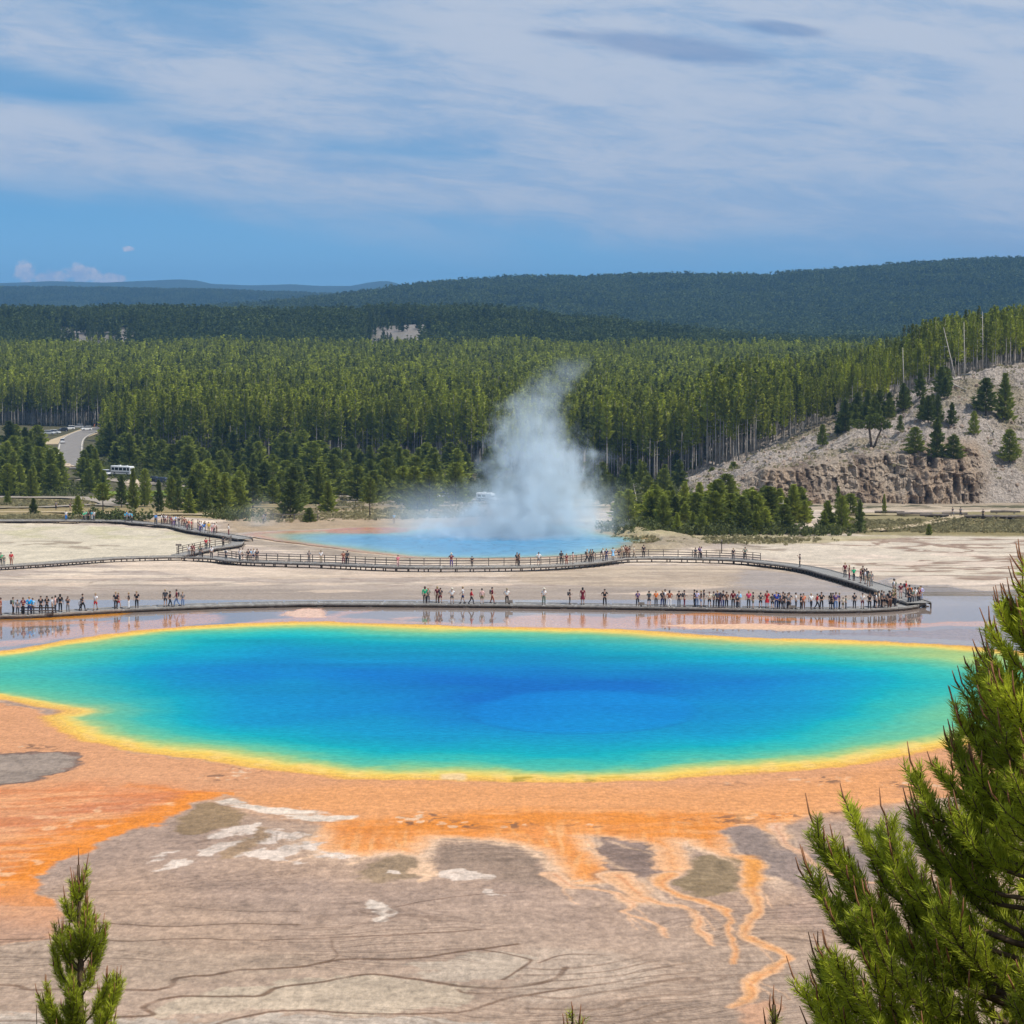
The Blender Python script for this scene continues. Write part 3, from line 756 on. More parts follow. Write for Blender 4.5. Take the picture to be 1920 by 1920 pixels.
# paler green shelf patches along the near rim
farside = 1 - sst(pv, 1225, 1270)
def ell(cx, cyy, rx, ry, soft=0.25):
    e = np.sqrt(((pu - cx) / rx) ** 2 + ((pv - cyy) / ry) ** 2) + nP * 0.25
    return 1 - sst(e, 1 - soft, 1 + soft)
def padd(mm, c):
    pc_[:] = pc_ + (ac(*c) - pc_) * mm[:, None].astype(np.float32)
water_in = sst(s, 4.2, 6.5)
padd(ell(1330, 1436, 135, 22) * water_in * 0.75, (66, 184, 176))
padd(ell(1050, 1440, 95, 17) * water_in * 0.75, (66, 184, 176))
padd((1 - sst(pu, -60, 380)) * sst(s, 2.5, 4.5) * 0.6, (96, 192, 160))
padd(ell(640, 1432, 110, 14) * water_in * 0.35, (66, 184, 176))
# lighter violet-blue disc over the vent, with its darker rim
padd(ell(1090, 1335, 215, 41, 0.10) * 0.60, (26, 138, 216))
e = np.sqrt(((pu - 1090) / 215) ** 2 + ((pv - 1335) / 41) ** 2)
padd((1 - sst(np.abs(e - 1.0), 0.01, 0.06)) * sst(pv, 1335, 1360) * 0.18, (6, 84, 165))
padd(ell(560, 1300, 330, 55, 0.9) * 0.30, (2, 118, 200))
padd(ell(900, 1225, 420, 26, 0.8) * 0.35, (8, 96, 178))
padd(ell(1560, 1330, 240, 60, 0.9) * 0.25 * sst(s, 10, 16), (8, 128, 205))
# streaks blown over the surface
st = fbm(gxf[pi_] / 25, gyf[pi_] / 4.0, 4, 111) - 0.5
pc_ *= (1 + 0.22 * st * sst(s, 6, 12))[:, None]
# white and olive nibbles on the near rim
nb = fbm(gxf[pi_] / 1.2, gyf[pi_] / 1.6, 3, 121)
band_ = sst(sd, -0.4, 0.4) * (1 - sst(sd, 1.6, 2.6)) * nearside
padd(band_ * sst(nb, 0.52, 0.66) * (1 - sst(np.abs(pu - 1010), 120, 180)) * 0.7, (160, 146, 60))
padd(band_ * (1 - sst(np.abs(pu - 850), 18, 30)) * 0.7, (240, 214, 176))
padd(sst(sd, 0.2, 1.0) * (1 - sst(sd, 2.4, 3.6)) * nearside * sst(np.abs(np.sin(pu * .03 + nP * 6)), .75, .98) * 0.35, (248, 214, 140))
pm_ = sst(sd, -0.9, 0.2).astype(np.float32)
col[pi_] += (pc_ - col[pi_]) * pm_[:, None]
wet[pi_] = wet[pi_] * (1 - pm_) + 0.0 * pm_

# ---- the second pool behind, steaming
X2 = [(430, 1004), (470, 998), (560, 995), (680, 990), (770, 991), (900, 986), (1080, 985), (1160, 1002), (1240, 1014), (1190, 1030), (1120, 1042), (960, 1049), (800, 1048), (720, 1042), (655, 1034), (600, 1026), (500, 1014)]
q = spline(X2 + [X2[0]], 4)[:-1]
X, Y, Z = gp(q[:, 0], q[:, 1]); EXC = np.stack([X, Y], 1)
ei = sel_box(EXC, 12)
sde = sdf_poly(gxf[ei] + (wx[ei] - gxf[ei]) * .5, gyf[ei] + (wy[ei] - gyf[ei]) * .5, EXC)
eu, ev = uf[ei], vf[ei]
s = sde * (1.6 - 1.05 * (1 - sst(eu, 740, 860)) * (1 - sst(ev, 1002, 1018)))
stops = [(-0.5, (226, 214, 196)), (0.8, (214, 190, 160)), (2.0, (206, 150, 104)), (4.0, (190, 176, 128)), (6.5, (140, 180, 168)), (10, (124, 182, 204)), (16, (96, 168, 210)), (30, (84, 160, 210))]
xs = [a for a, b in stops]
pe = np.stack([np.interp(s, xs, [ac(*b)[k] for a, b in stops]) for k in range(3)], 1).astype(np.float32)
me_ = sst(sde, -0.8, 0.5).astype(np.float32)
bank = sst(-sde, -0.5, 0.5) * (1 - sst(-sde, 4, 9))
col[ei] = col[ei] * (1 - 0.55 * bank[:, None]) + ac(150, 138, 120) * 0.55 * bank[:, None]
col[ei] += (pe - col[ei]) * me_[:, None]
wet[ei] *= (1 - me_)
region([(620, 993), (700, 990), (760, 992), (765, 1000), (690, 1003), (620, 1001)], ac(204, 124, 70), 1.0, 0.7)

# ---- strip behind: dry grass, gravel, tracks
region([(-300, 930), (500, 930), (560, 962), (420, 975), (260, 968), (-300, 974)], ac(166, 150, 104), 3, 0.95, 0)
region([(-300, 966), (180, 966), (240, 972), (300, 980), (-300, 980)], ac(138, 116, 76), 2, 0.75)
region([(420, 968), (560, 952), (760, 948), (900, 955), (900, 985), (600, 992), (450, 998), (420, 985)], ac(178, 158, 130), 3, 0.9, 0)
region([(640, 958), (780, 955), (780, 966), (700, 972), (640, 968)], ac(140, 140, 66), 3, 0.5)
region([(1130, 992), (1300, 1000), (1560, 1004), (1700, 1006), (1560, 1016), (1420, 1020), (1240, 1012), (1140, 1004)], ac(190, 180, 136), 3, 0.7, 0)
region([(1560, 962), (2200, 960), (2200, 1000), (1900, 1006), (1560, 998)], ac(156, 146, 104), 3, 0.95, 0)
region([(1720, 975), (1760, 970), (2200, 972), (2200, 1003), (1740, 1000)], ac(134, 122, 78), 3, 0.6)
region([(-300, 955), (2200, 955), (2200, 930), (-300, 930)], ac(150, 136, 100), 3, 0.5)
region([(1160, 1018), (1300, 1008), (1340, 1018), (1260, 1032), (1180, 1034)], ac(168, 156, 130), 2, 0.7)
stroke([(1310, 1012, 6), (1345, 1016, 10), (1380, 1020, 12), (1400, 1023, 10), (1440, 1026, 6)], None, ac(92, 74, 60), 0.8, 0.75)
for (cx, cyy, w_, h_) in ((1250, 1008, 120, 10), (1420, 1030, 90, 9), (1330, 1032, 60, 5), (1480, 1012, 90, 8), (80, 1018, 120, 6), (200, 1026, 140, 6)):
    i_, d_ = region([(cx - w_, cyy), (cx, cyy - h_), (cx + w_, cyy), (cx, cyy + h_)], pink, 1, 0)
    fl = fbm(gxf[i_] / 4.0, gyf[i_] / 3.0, 4, 150 + cx % 7)
    m = (sst(fl, 0.52, 0.62) * sst(d_, -1, 3)).astype(np.float32)
    blend(i_, m * 0.6, ac(130, 112, 92))
i_ = np.where(vf < 1100)[0]
s2 = fbm(gxf[i_] / 1.5, gyf[i_] / 2.0, 3, 93)
col[i_] *= (0.80 + 0.4 * s2)[:, None]
i_ = np.where((vf < 1260) & (vf >= 1050))[0]
s2 = fbm(gxf[i_] / 12, gyf[i_] / 2.5, 4, 94)
col[i_] *= (0.86 + 0.28 * s2)[:, None]
np.clip(col, 0.01, 0.85, out=col)

# relief: low swells only where nothing needs to lie flat
relief = (fbm(gxf / 3.0, gyf / 2.0, 4, 131) - 0.5)
dryf = (1 - wet) * (1 - np.isin(np.arange(N), pi_[sd > -1.0]))
gzf += relief * 0.10 * dryf * sst(vf, 1450, 1600)
gzf += (fbm(gxf / 5, gyf / 4, 4, 133) - 0.5) * 0.5 * (1 - sst(vf, 990, 1010)) * dryf
bk = np.zeros(N); bk[ei] = bank * (ev < 1032) * sst(eu, 1120, 1180)
gzf += bk * (fbm(gxf / 5, gyf / 4, 3, 134)) * 1.6
def grid_faces(nr, nc):
    i = np.arange((nr - 1) * nc).reshape(nr - 1, nc)[:, :-1].ravel()
    return np.stack([i, i + 1, i + nc + 1, i + nc], 1)
faces = grid_faces(NR, NCOL)
wmask = np.zeros(N, dtype=bool); wmask[pi_[sd > 1.2]] = True
emask = np.zeros(N, dtype=bool); emask[ei[sde > 0.5]] = True

# ground material
gm = bpy.data.materials.new('sinter_ground'); gm.use_nodes = True
t = NT(gm.node_tree); b = gm.node_tree.nodes['Principled BSDF']
att = t.n('ShaderNodeAttribute', attribute_name='tone').outputs['Color']
wa = t.n('ShaderNodeAttribute', attribute_name='wet').outputs['Fac']
co = t.n('ShaderNodeTexCoord').outputs['Object']
g1 = t.noise(co, 1.6, 5, 0.65)
g2 = t.noise(co, 7.0, 3, 0.6)
mp_ = t.n('ShaderNodeMapping'); t.put(mp_.inputs[0], co); mp_.inputs['Scale'].default_value = (1.0, 0.28, 1)
g3 = t.noise(mp_.outputs[0], 4.5, 4, 0.75)
f = t.m('ADD', t.sm(g1, 0.3, 0.7, 0.86, 1.12), t.m('ADD', t.m('MULTIPLY', t.m('SUBTRACT', g2, 0.5), 0.30), t.m('MULTIPLY', t.m('SUBTRACT', g3, 0.5), 0.95)))
sc_ = t.vm('SCALE', att); t.put(sc_.node.inputs[3], f)
t.put(b.inputs['Base Color'], sc_)
t.put(b.inputs['Roughness'], t.sm(wa, 0.3, 0.9, 0.85, 0.03))
t.put(b.inputs['Specular IOR Level'], t.sm(wa, 0.2, 0.9, 0.18, 0.5))
bn = t.n('ShaderNodeBump')
t.put(bn.inputs['Height'], t.m('ADD', g1, t.m('MULTIPLY', g2, 0.4)))
t.put(bn.inputs['Strength'], t.sm(wa, 0.2, 0.9, 0.55, 0.004))
bn.inputs['Distance'].default_value = 0.25
t.put(b.inputs['Normal'], bn.outputs[0])
me = mesh_np('basin_ground', np.stack([gxf, gyf, gzf], 1), faces, [gm], True, {'tone': ('FLOAT_COLOR', col), 'wet': ('FLOAT', wet)})
ground = tag(link('ground', me), 'pale sinter flats streaked with orange and brown mats', kind='structure')

# water sheets lie a little above the ground that carries their colours
def water_sheet(name, mask, lift, spec, rough, bump, label):
    fm = mask[faces].all(axis=1)
    fs = faces[fm]
    used = np.unique(fs)
    remap = np.full(N, -1); remap[used] = np.arange(len(used))
    wm_ = bpy.data.materials.new(name + '_surface'); wm_.use_nodes = True
    t = NT(wm_.node_tree); b = wm_.node_tree.nodes['Principled BSDF']
    a_ = t.n('ShaderNodeAttribute', attribute_name='tone').outputs['Color']
    co = t.n('ShaderNodeTexCoord').outputs['Object']
    mp_ = t.n('ShaderNodeMapping'); t.put(mp_.inputs[0], co); mp_.inputs['Scale'].default_value = (0.55, 0.9, 1)
    sc_ = t.vm('SCALE', a_); t.put(sc_.node.inputs[3], t.sm(t.noise(mp_.outputs[0], 2.2, 5, 0.75), 0.32, 0.68, 0.86, 1.14))
    t.put(b.inputs['Base Color'], sc_)
    b.inputs['Roughness'].default_value = rough
    b.inputs['Specular IOR Level'].default_value = spec
    bn = t.n('ShaderNodeBump')
    st_ = t.n('ShaderNodeMapping'); t.put(st_.inputs[0], co); st_.inputs['Scale'].default_value = (0.7, 2.2, 1)
    t.put(bn.inputs['Height'], t.noise(st_.outputs[0], 1.3, 4, 0.6))
    bn.inputs['Strength'].default_value = bump
    bn.inputs['Distance'].default_value = 0.2
    t.put(b.inputs['Normal'], bn.outputs[0])
    zz = np.zeros(len(used)) + lift
    me = mesh_np(name, np.stack([gxf[used], gyf[used], zz], 1), remap[fs], [wm_], True, {'tone': ('FLOAT_COLOR', col[used])})
    return tag(link(name, me), label, kind='structure')
# the tone of the second pool's water lies on a level sheet
gm_z2 = float(prof(420.0)) + 0.12
water_sheet('hot_spring_water', wmask, 0.004, 0.0, 0.35, 0.25, 'wide blue hot spring ringed with green and yellow')
water_sheet('crater_pool_water', emask, gm_z2, 0.25, 0.25, 0.3, 'steaming blue pool behind the railed boardwalk')

# ------------------------------------------------------------------ terrain to the horizon
ty = np.concatenate([np.linspace(-60, 96, 30), np.linspace(100, 540, 60), np.linspace(548, 1240, 100), np.geomspace(1260, 6000, 110), np.geomspace(6200, 21000, 70)])
tt = np.linspace(-1, 1, 281)
TY, TT = np.meshgrid(ty, tt, indexing='ij')
TX = TT * (130 + 0.42 * np.maximum(TY, 0))
TZ = terr(TX, TY)
# keep this coarse sheet beneath the finely modelled basin and rocky hill
TZ = TZ - 0.6 * sst(TY, 96, 104) * (1 - sst(TY, 545, 565))
TZ = TZ - 3.0 * sst(TY, 590, 604) * (1 - sst(TY, 720, 760)) * sst(960 + TX / np.maximum(TY, 1) * F, 1200, 1250)
tm = bpy.data.materials.new('forest_floor'); tm.use_nodes = True
t = NT(tm.node_tree); b = tm.node_tree.nodes['Principled BSDF']
co = t.n('ShaderNodeTexCoord').outputs['Object']
rk = t.n('ShaderNodeAttribute', attribute_name='bare').outputs['Fac']
fr = t.n('ShaderNodeAttribute', attribute_name='wood').outputs['Fac']
a1 = t.noise(co, 0.05, 6, 0.65); a2 = t.noise(co, 0.6, 5, 0.7)
floor_ = t.mix(t.sm(a2, 0.35, 0.65), (0.055, 0.052, 0.028), (0.13, 0.115, 0.06))
wood = t.mix(t.sm(t.noise(co, 0.08, 6, 0.75), 0.35, 0.65), (0.014, 0.026, 0.012), (0.045, 0.062, 0.022))
fcol = t.mix(fr, floor_, wood)
fcol = t.mix(rk, fcol, t.mix(t.sm(a2, 0.3, 0.7), (0.15, 0.13, 0.11), (0.27, 0.24, 0.21)))
t.put(b.inputs['Base Color'], fcol)
b.inputs['Roughness'].default_value = 0.9
b.inputs['Specular IOR Level'].default_value = 0.1
TU = 960 + TX / np.maximum(TY, 1) * F
wood_a = sst(TY, 1500, 2500)
def bare_at(U_, Y):
    n = fbm(U_ / 10, Y / 200, 3, 211)
    a = (1 - sst(np.abs(U_ - 150), 45, 62)) + (1 - sst(np.abs(U_ - 240), 20, 30)) * 0.9 + (1 - sst(np.abs(U_ - 752), 42, 60))
    return np.clip(a, 0, 1) * sst(Y, 1850, 1900) * (1 - sst(Y, 2235, 2290)) * (0.75 + 0.25 * sst(n, 0.36, 0.42))
bare = bare_at(TU, TY)
def cleared(U_, Y):
    a = ((U_ > 84) & (U_ < 275) & (fbm(U_ / 26, Y / 70, 2, 8) < .72)) | (np.abs(U_ - 752) < 82)
    return a & (Y > 1840) & (Y < 2275)
me = mesh_np('terrain', np.stack([TX.ravel(), TY.ravel(), TZ.ravel()], 1), grid_faces(len(ty), len(tt)), [tm], True,
             {'bare': ('FLOAT', bare.ravel()), 'wood': ('FLOAT', wood_a.ravel())})
tag(link('terrain', me), 'wooded valley floor rising to far blue hills', kind='structure')

# ------------------------------------------------------------------ rocky hill on the right
ru = np.arange(1240, 2260, 1.9)
ry = np.concatenate([np.linspace(603, 622, 90), np.linspace(622.3, 700, 150), np.linspace(702, 900, 45)])
RY, RU = np.meshgrid(ry, ru, indexing='ij')
RX = (RU - 960) / F * RY
RZ = rockhill(RU, RY)
RZ = np.where(RZ < -19, -14.5, RZ)
clf = sst(RU, 1340, 1420) * (1 - sst(RU, 1820, 1870)) * (1 - sst(RY, 620, 632))
n1 = fbm(RX / 2.2, RY / 30 + RZ / 9, 4, 301)
n2 = fbm(RX / 7.0, RZ / 8.0, 4, 302)
colm = 1 - np.abs(2 * n1 - 1)
n3 = fbm(RX / 1.0, RZ / 0.9 + RY / 3, 3, 304)
RYd = RY - clf * ((colm - 0.6) * 4.6 + (n2 - 0.5) * 9.0 + (n3 - .5) * 3.0)
# level ledges across the cliff
RZd = RZ + clf * (np.sin(RZ * 2.1 + n2 * 9) * 0.35)
rb = fbm(RX / 1.7, RY / 1.7, 4, 303) - 0.5
rc = fbm(RX / 9, RY / 9, 4, 305) - 0.5
slope = 1 - clf
RZd = RZd + slope * sst(RY, 604, 610) * (rb * 2.0 + rc * 4.5)
RZd = RZd - 1.5 * (1 - sst(RU, 1240, 1300))
rn = fbm(RX / 14, RY / 14, 3, 306)
tan_ = ac(200, 184, 164); gry = ac(196, 187, 178); orr = ac(184, 156, 128); drk = ac(104, 86, 74)
rcol = gry[None, None, :] * (0.86 + 0.3 * fbm(RX / 1.2, RY / 1.2, 3, 307))[..., None]
rcol = rcol + (tan_ - rcol) * (clf * 0.8)[..., None]
rcol = rcol + (orr - rcol) * (clf * sst(n2 + (rn - .5) * .4, 0.52, 0.68) * 0.4)[..., None]
rcol = rcol + (drk - rcol) * (clf * sst(-n1, -0.42, -0.32) * 0.6)[..., None]
rcol = rcol + (ac(150, 140, 100) - rcol) * (slope * sst(rn, 0.52, 0.66) * 0.55)[..., None]
rm = bpy.data.materials.new('volcanic_rock'); rm.use_nodes = True
t = NT(rm.node_tree); b = rm.node_tree.nodes['Principled BSDF']
co = t.n('ShaderNodeTexCoord').outputs['Object']
att = t.n('ShaderNodeAttribute', attribute_name='tone').outputs['Color']
v1 = t.n('ShaderNodeTexVoronoi'); v1.inputs['Scale'].default_value = 1.1; t.put(v1.inputs['Vector'], co)
v2 = t.noise(co, 2.4, 5, 0.7)
sc_ = t.vm('SCALE', att); t.put(sc_.node.inputs[3], t.m('MULTIPLY', t.sm(v2, 0.35, 0.65, 0.62, 1.30), t.sm(v1.outputs['Distance'], 0.0, 0.8, 1.1, 0.8)))
t.put(b.inputs['Base Color'], sc_)
b.inputs['Roughness'].default_value = 0.9; b.inputs['Specular IOR Level'].default_value = 0.12
bn = t.n('ShaderNodeBump'); t.put(bn.inputs['Height'], t.m('ADD', v2, t.m('MULTIPLY', v1.outputs['Distance'], -0.7))); bn.inputs['Strength'].default_value = 0.9; bn.inputs['Distance'].default_value = 0.7
t.put(b.inputs['Normal'], bn.outputs[0])
me = mesh_np('rocky_hill', np.stack([RX.ravel(), RYd.ravel(), RZd.ravel()], 1), grid_faces(len(ry), len(ru)), [rm], False, {'tone': ('FLOAT_COLOR', rcol.reshape(-1, 3))})
tag(link('hill', me), 'bare rocky hill with a low cracked cliff', kind='structure')
def hill_z(X, Y):
    """nearest modelled height of the rocky hill"""
    U_ = 960 + X / Y * F
    if U_ < 1242 or Y < 604 or Y > 898: return float(terr(X, Y))
    j = int(round((U_ - 1240) / 1.9)); i = int(np.searchsorted(ry, Y))
    i = min(i, len(ry) - 1); j = min(j, len(ru) - 1)
    return float(RZd[i, j])
# ------------------------------------------------------------------ tree materials and builders
def foliage_mat(name, dark, light, var=0.35, trans=0.18):
    m_ = bpy.data.materials.new(name); m_.use_nodes = True
    t = NT(m_.node_tree); b = m_.node_tree.nodes['Principled BSDF']; out = m_.node_tree.nodes['Material Output']
    a_ = t.n('ShaderNodeAttribute', attribute_name='tint').outputs['Fac']
    oi = t.n('ShaderNodeObjectInfo').outputs['Random']
    f = t.m('ADD', t.m('MULTIPLY', a_, 1 - var), t.m('MULTIPLY', oi, var), clamp=True)
    c = t.mix(f, dark, light)
    t.put(b.inputs['Base Color'], c)
    b.inputs['Roughness'].default_value = 0.75; b.inputs['Specular IOR Level'].default_value = 0.15
    tr = t.n('ShaderNodeBsdfTranslucent'); t.put(tr.inputs[0], c)
    mx = t.n('ShaderNodeMixShader'); mx.inputs[0].default_value = trans
    m_.node_tree.links.new(b.outputs[0], mx.inputs[1]); m_.node_tree.links.new(tr.outputs[0], mx.inputs[2])
    m_.node_tree.links.new(mx.outputs[0], out.inputs[0])
    return m_
M_PINE = foliage_mat('pine_foliage', (0.058, 0.075, 0.018), (0.54, 0.575, 0.065))
M_YOUNG = foliage_mat('young_pine_foliage', (0.09, 0.115, 0.026), (0.42, 0.46, 0.070))
M_FAR = foliage_mat('distant_conifer_foliage', (0.045, 0.07, 0.025), (0.16, 0.20, 0.05))
M_BARK = principled('grey_pine_bark', (0.36, 0.32, 0.275), 0.9, 0.1, noise=(0.7, 0.35))
M_YOUNGD = foliage_mat('dark_pine_foliage', (0.055, 0.078, 0.024), (0.26, 0.30, 0.055))
M_BARKD = principled('brown_pine_bark', (0.10, 0.075, 0.055), 0.9, 0.1, noise=(2.0, 0.3))
M_DEAD = principled('bleached_dead_wood', (0.46, 0.41, 0.35), 0.85, 0.1, noise=(1.5, 0.2))

def crown_np(rs, h, z0, rad, n, size, prof_pow=0.8, up=0.5, tint0=0.5):
    """leaf-clump triangles filling a conical crown: sprays along drooping whorls"""
    nb = n
    tz = rs.rand(nb) ** 0.85
    z = z0 + (h - z0) * tz
    # ragged outline: each whorl level gets its own reach
    lev = np.floor(tz * 14).astype(int)
    reach = 0.6 + 0.55 * rs.rand(15)[lev]
    az = rs.rand(nb) * 2 * math.pi
    lump = 0.75 + 0.4 * np.sin(az * 3 + lev * 2.1)
    rr = rad * ((1 - tz) ** prof_pow * (0.25 + 0.75 * np.minimum(1, (tz + 0.08) * 5)) + 0.035) * reach * lump * np.sqrt(0.12 + 0.88 * rs.rand(nb))
    c = np.stack([rr * np.cos(az), rr * np.sin(az), z], 1)
    out = np.stack([np.cos(az), np.sin(az), np.full(nb, up)], 1)
    out /= np.linalg.norm(out, axis=1)[:, None]
    rv = rs.randn(nb, 3); side = np.cross(out, rv); side /= np.linalg.norm(side, axis=1)[:, None] + 1e-9
    s = size * (0.55 + 0.9 * rs.rand(nb)) * (0.55 + 0.45 * (1 - tz))
    # two crossing blades, each a narrow triangle
    tipd = out * (s * 1.3)[:, None]
    w = side * (s * 0.42)[:, None]
    up2 = np.cross(out, side) * (s * 0.42)[:, None]
    V_ = np.concatenate([c - w, c + w, c + tipd, c - up2, c + up2, c + tipd * 0.9], 0)
    i = np.arange(nb)
    Fc = np.concatenate([np.stack([i, i + nb, i + 2 * nb], 1), np.stack([i + 3 * nb, i + 4 * nb, i + 5 * nb], 1)], 0)
    tn = np.clip(tint0 + 0.35 * (rs.rand(nb) - 0.5), 0, 1)
    return V_, Fc, np.tile(tn, 6)
def prism_np(r0, r1, z0, z1, k=4, lean=(0, 0)):
    a = np.arange(k) * 2 * math.pi / k
    b_ = np.stack([r0 * np.cos(a), r0 * np.sin(a), np.full(k, z0)], 1)
    t_ = np.stack([r1 * np.cos(a) + lean[0], r1 * np.sin(a) + lean[1], np.full(k, z1)], 1)
    f = [[i, (i + 1) % k, k + (i + 1) % k, k + i] for i in range(k)]
    f3 = []
    for q_ in f: f3 += [[q_[0], q_[1], q_[2]], [q_[0], q_[2], q_[3]]]
    return np.concatenate([b_, t_]), np.array(f3)

def patch_mesh(name, seed, size, ntree, hm, nclump, clump, mat, barkm, trunk_r=0.14, crownbase=0.45, radk=0.085):
    rs = np.random.RandomState(seed)
    VS, FS, TS, MI = [], [], [], []
    b0 = 0
    g = int(math.ceil(math.sqrt(ntree)))
    cells = [(i, j) for i in range(g) for j in range(g)]
    rs.shuffle(cells)
    for (i, j) in cells[:ntree]:
        px = (i + rs.rand()) / g * size - size / 2; py = (j + rs.rand()) / g * size - size / 2
        h = hm * (0.68 + 0.42 * rs.rand())
        V1, F1, T1 = crown_np(rs, h, h * crownbase * (0.8 + .4 * rs.rand()), h * radk * (0.8 + 0.5 * rs.rand()), nclump, clump, tint0=0.9 * rs.rand())
        V1 = V1 + [px, py, 0]
        VS.append(V1); FS.append(F1 + b0); TS.append(T1); MI.append(np.zeros(len(F1), int)); b0 += len(V1)
        if trunk_r:
            ln = rs.randn(2) * 0.25
            V2, F2 = prism_np(trunk_r, trunk_r * .3, -1.5, h * 0.97, 3, ln)
            V2 = V2 + [px, py, 0]
            VS.append(V2); FS.append(F2 + b0); TS.append(np.zeros(len(V2))); MI.append(np.ones(len(F2), int)); b0 += len(V2)
    me = mesh_np(name, np.concatenate(VS), np.concatenate(FS), [mat, barkm], False, {'tint': ('FLOAT', np.concatenate(TS))})
    me.polygons.foreach_set('material_index', np.concatenate(MI).astype(np.int32))
    return me

def scatter_stuff(name, P, rot, scl, protos, label, cat):
    """one countless mass: points carrying copies of a few prototype patches"""
    me = bpy.data.meshes.new(name)
    me.vertices.add(len(P)); me.vertices.foreach_set('co', np.asarray(P, np.float32).ravel())
    a = me.attributes.new('rot', 'FLOAT', 'POINT'); a.data.foreach_set('value', np.asarray(rot, np.float32))
    a = me.attributes.new('scl', 'FLOAT', 'POINT'); a.data.foreach_set('value', np.asarray(scl, np.float32))
    o = link(name, me)
    ng = bpy.data.node_groups.new(name + '_scatter', 'GeometryNodeTree')
    ng.interface.new_socket('Geometry', in_out='INPUT', socket_type='NodeSocketGeometry')
    ng.interface.new_socket('Geometry', in_out='OUTPUT', socket_type='NodeSocketGeometry')
    gi = ng.nodes.new('NodeGroupInput'); go = ng.nodes.new('NodeGroupOutput')
    jn = ng.nodes.new('GeometryNodeJoinGeometry')
    for pm in protos:
        po = bpy.data.objects.new(pm.name, pm)
        oi = ng.nodes.new('GeometryNodeObjectInfo'); oi.inputs['Object'].default_value = po
        oi.inputs['As Instance'].default_value = True
        ng.links.new(oi.outputs['Geometry'], jn.inputs[0])
    ip = ng.nodes.new('GeometryNodeInstanceOnPoints')
    ip.inputs['Pick Instance'].default_value = True
    ng.links.new(gi.outputs[0], ip.inputs['Points']); ng.links.new(jn.outputs[0], ip.inputs['Instance'])
    rv = ng.nodes.new('FunctionNodeRandomValue'); rv.data_type = 'INT'
    rv.inputs['Min'].default_value = 0
    rv.inputs['Max'].default_value = len(protos) - 1
    ng.links.new([s for s in rv.outputs if s.type == 'INT'][0], ip.inputs['Instance Index'])
    na = ng.nodes.new('GeometryNodeInputNamedAttribute'); na.data_type = 'FLOAT'; na.inputs['Name'].default_value = 'rot'
    cx = ng.nodes.new('ShaderNodeCombineXYZ'); ng.links.new([s for s in na.outputs if s.enabled][0], cx.inputs[2])
    e2r = ng.nodes.new('FunctionNodeEulerToRotation'); ng.links.new(cx.outputs[0], e2r.inputs[0]); ng.links.new(e2r.outputs[0], ip.inputs['Rotation'])
    ns = ng.nodes.new('GeometryNodeInputNamedAttribute'); ns.data_type = 'FLOAT'; ns.inputs['Name'].default_value = 'scl'
    ng.links.new([s for s in ns.outputs if s.enabled][0], ip.inputs['Scale'])
    ng.links.new(ip.outputs[0], go.inputs[0])
    md = o.modifiers.new('scatter', 'NODES'); md.node_group = ng
    return tag(o, label, cat, kind='stuff')

# random value INT socket may expose several Min/Max; set them all safely
def grid_points(y0, y1, step, jitter, cond, seed, wk=0.235, wc=25):
    rs = np.random.RandomState(seed)
    P = []
    y = y0
    while y < y1:
        w = wk * y + wc
        xs = np.arange(-w, w, step)
        xx = xs + (rs.rand(len(xs)) - 0.5) * jitter
        yy_ = y + (rs.rand(len(xs)) - 0.5) * jitter
        U_ = 960 + xx / yy_ * F
        k = cond(xx, yy_, U_)
        P.append(np.stack([xx[k], yy_[k]], 1))
        y += step
    P = np.concatenate(P)
    z = terr(P[:, 0], P[:, 1])
    return np.column_stack([P, z]), rs

# the front edge of the wood, as distance by bearing
FE_U = [-400, 60, 130, 200, 235, 300, 500, 700, 900, 1100, 1290, 1400, 1500, 1600, 1700, 1800, 2400]
FE_Y = [1150, 1150, 1130, 1140, 900, 850, 830, 820, 800, 745, 720, 700, 690, 690, 688, 688, 690]
def front(U_): return np.interp(U_, FE_U, FE_Y)

near_p = [patch_mesh('pine_stand', 100 + i, 17, 20, 21, 230, 0.85, M_PINE, M_BARK, 0.16, 0.42) for i in range(5)]
mid_p = [patch_mesh('pine_stand_mid', 120 + i, 22, 34, 20, 110, 1.15, M_PINE, M_BARK, 0.14, 0.4) for i in range(5)]
far_p = [patch_mesh('conifer_stand', 140 + i, 30, 40, 17, 60, 1.9, M_FAR, M_BARKD, 0, 0.12, 0.14) for i in range(4)]
vfar_p = [patch_mesh('conifer_slope', 160 + i, 60, 70, 19, 34, 3.4, M_FAR, M_BARKD, 0, 0.05, 0.20) for i in range(4)]

P, rs = grid_points(690, 1160, 14.5, 5, lambda x, y, u: (y > front(u) + 10) & ((u < 1250) | (y > front(u) + 8)), 31)
PU = 960 + P[:, 0] / P[:, 1] * F
hs_ = 1 - (0.42 - 0.14 * sst(PU, 1640, 1800)) * sst(PU, 1380, 1560) * (1 - sst(P[:, 1], 900, 1100))
scatter_stuff('pine_forest', P, rs.rand(len(P)) * 6.28, (0.84 + 0.34 * rs.rand(len(P))) * hs_, near_p,
              'dense sunlit green lodgepole pine forest filling the valley behind the pools', 'forest')
P, rs = grid_points(1160, 1830, 18.5, 7, lambda x, y, u: (y > front(u) + 12), 32)
scatter_stuff('pine_forest', P, rs.rand(len(P)) * 6.28, 0.86 + 0.3 * rs.rand(len(P)), mid_p,
              'darker green pine forest stretching across the middle distance', 'forest')
P, rs = grid_points(1830, 2560, 25, 9, lambda x, y, u: (~cleared(u, y)) & ((u < 1250) | (y < 2300)), 33)
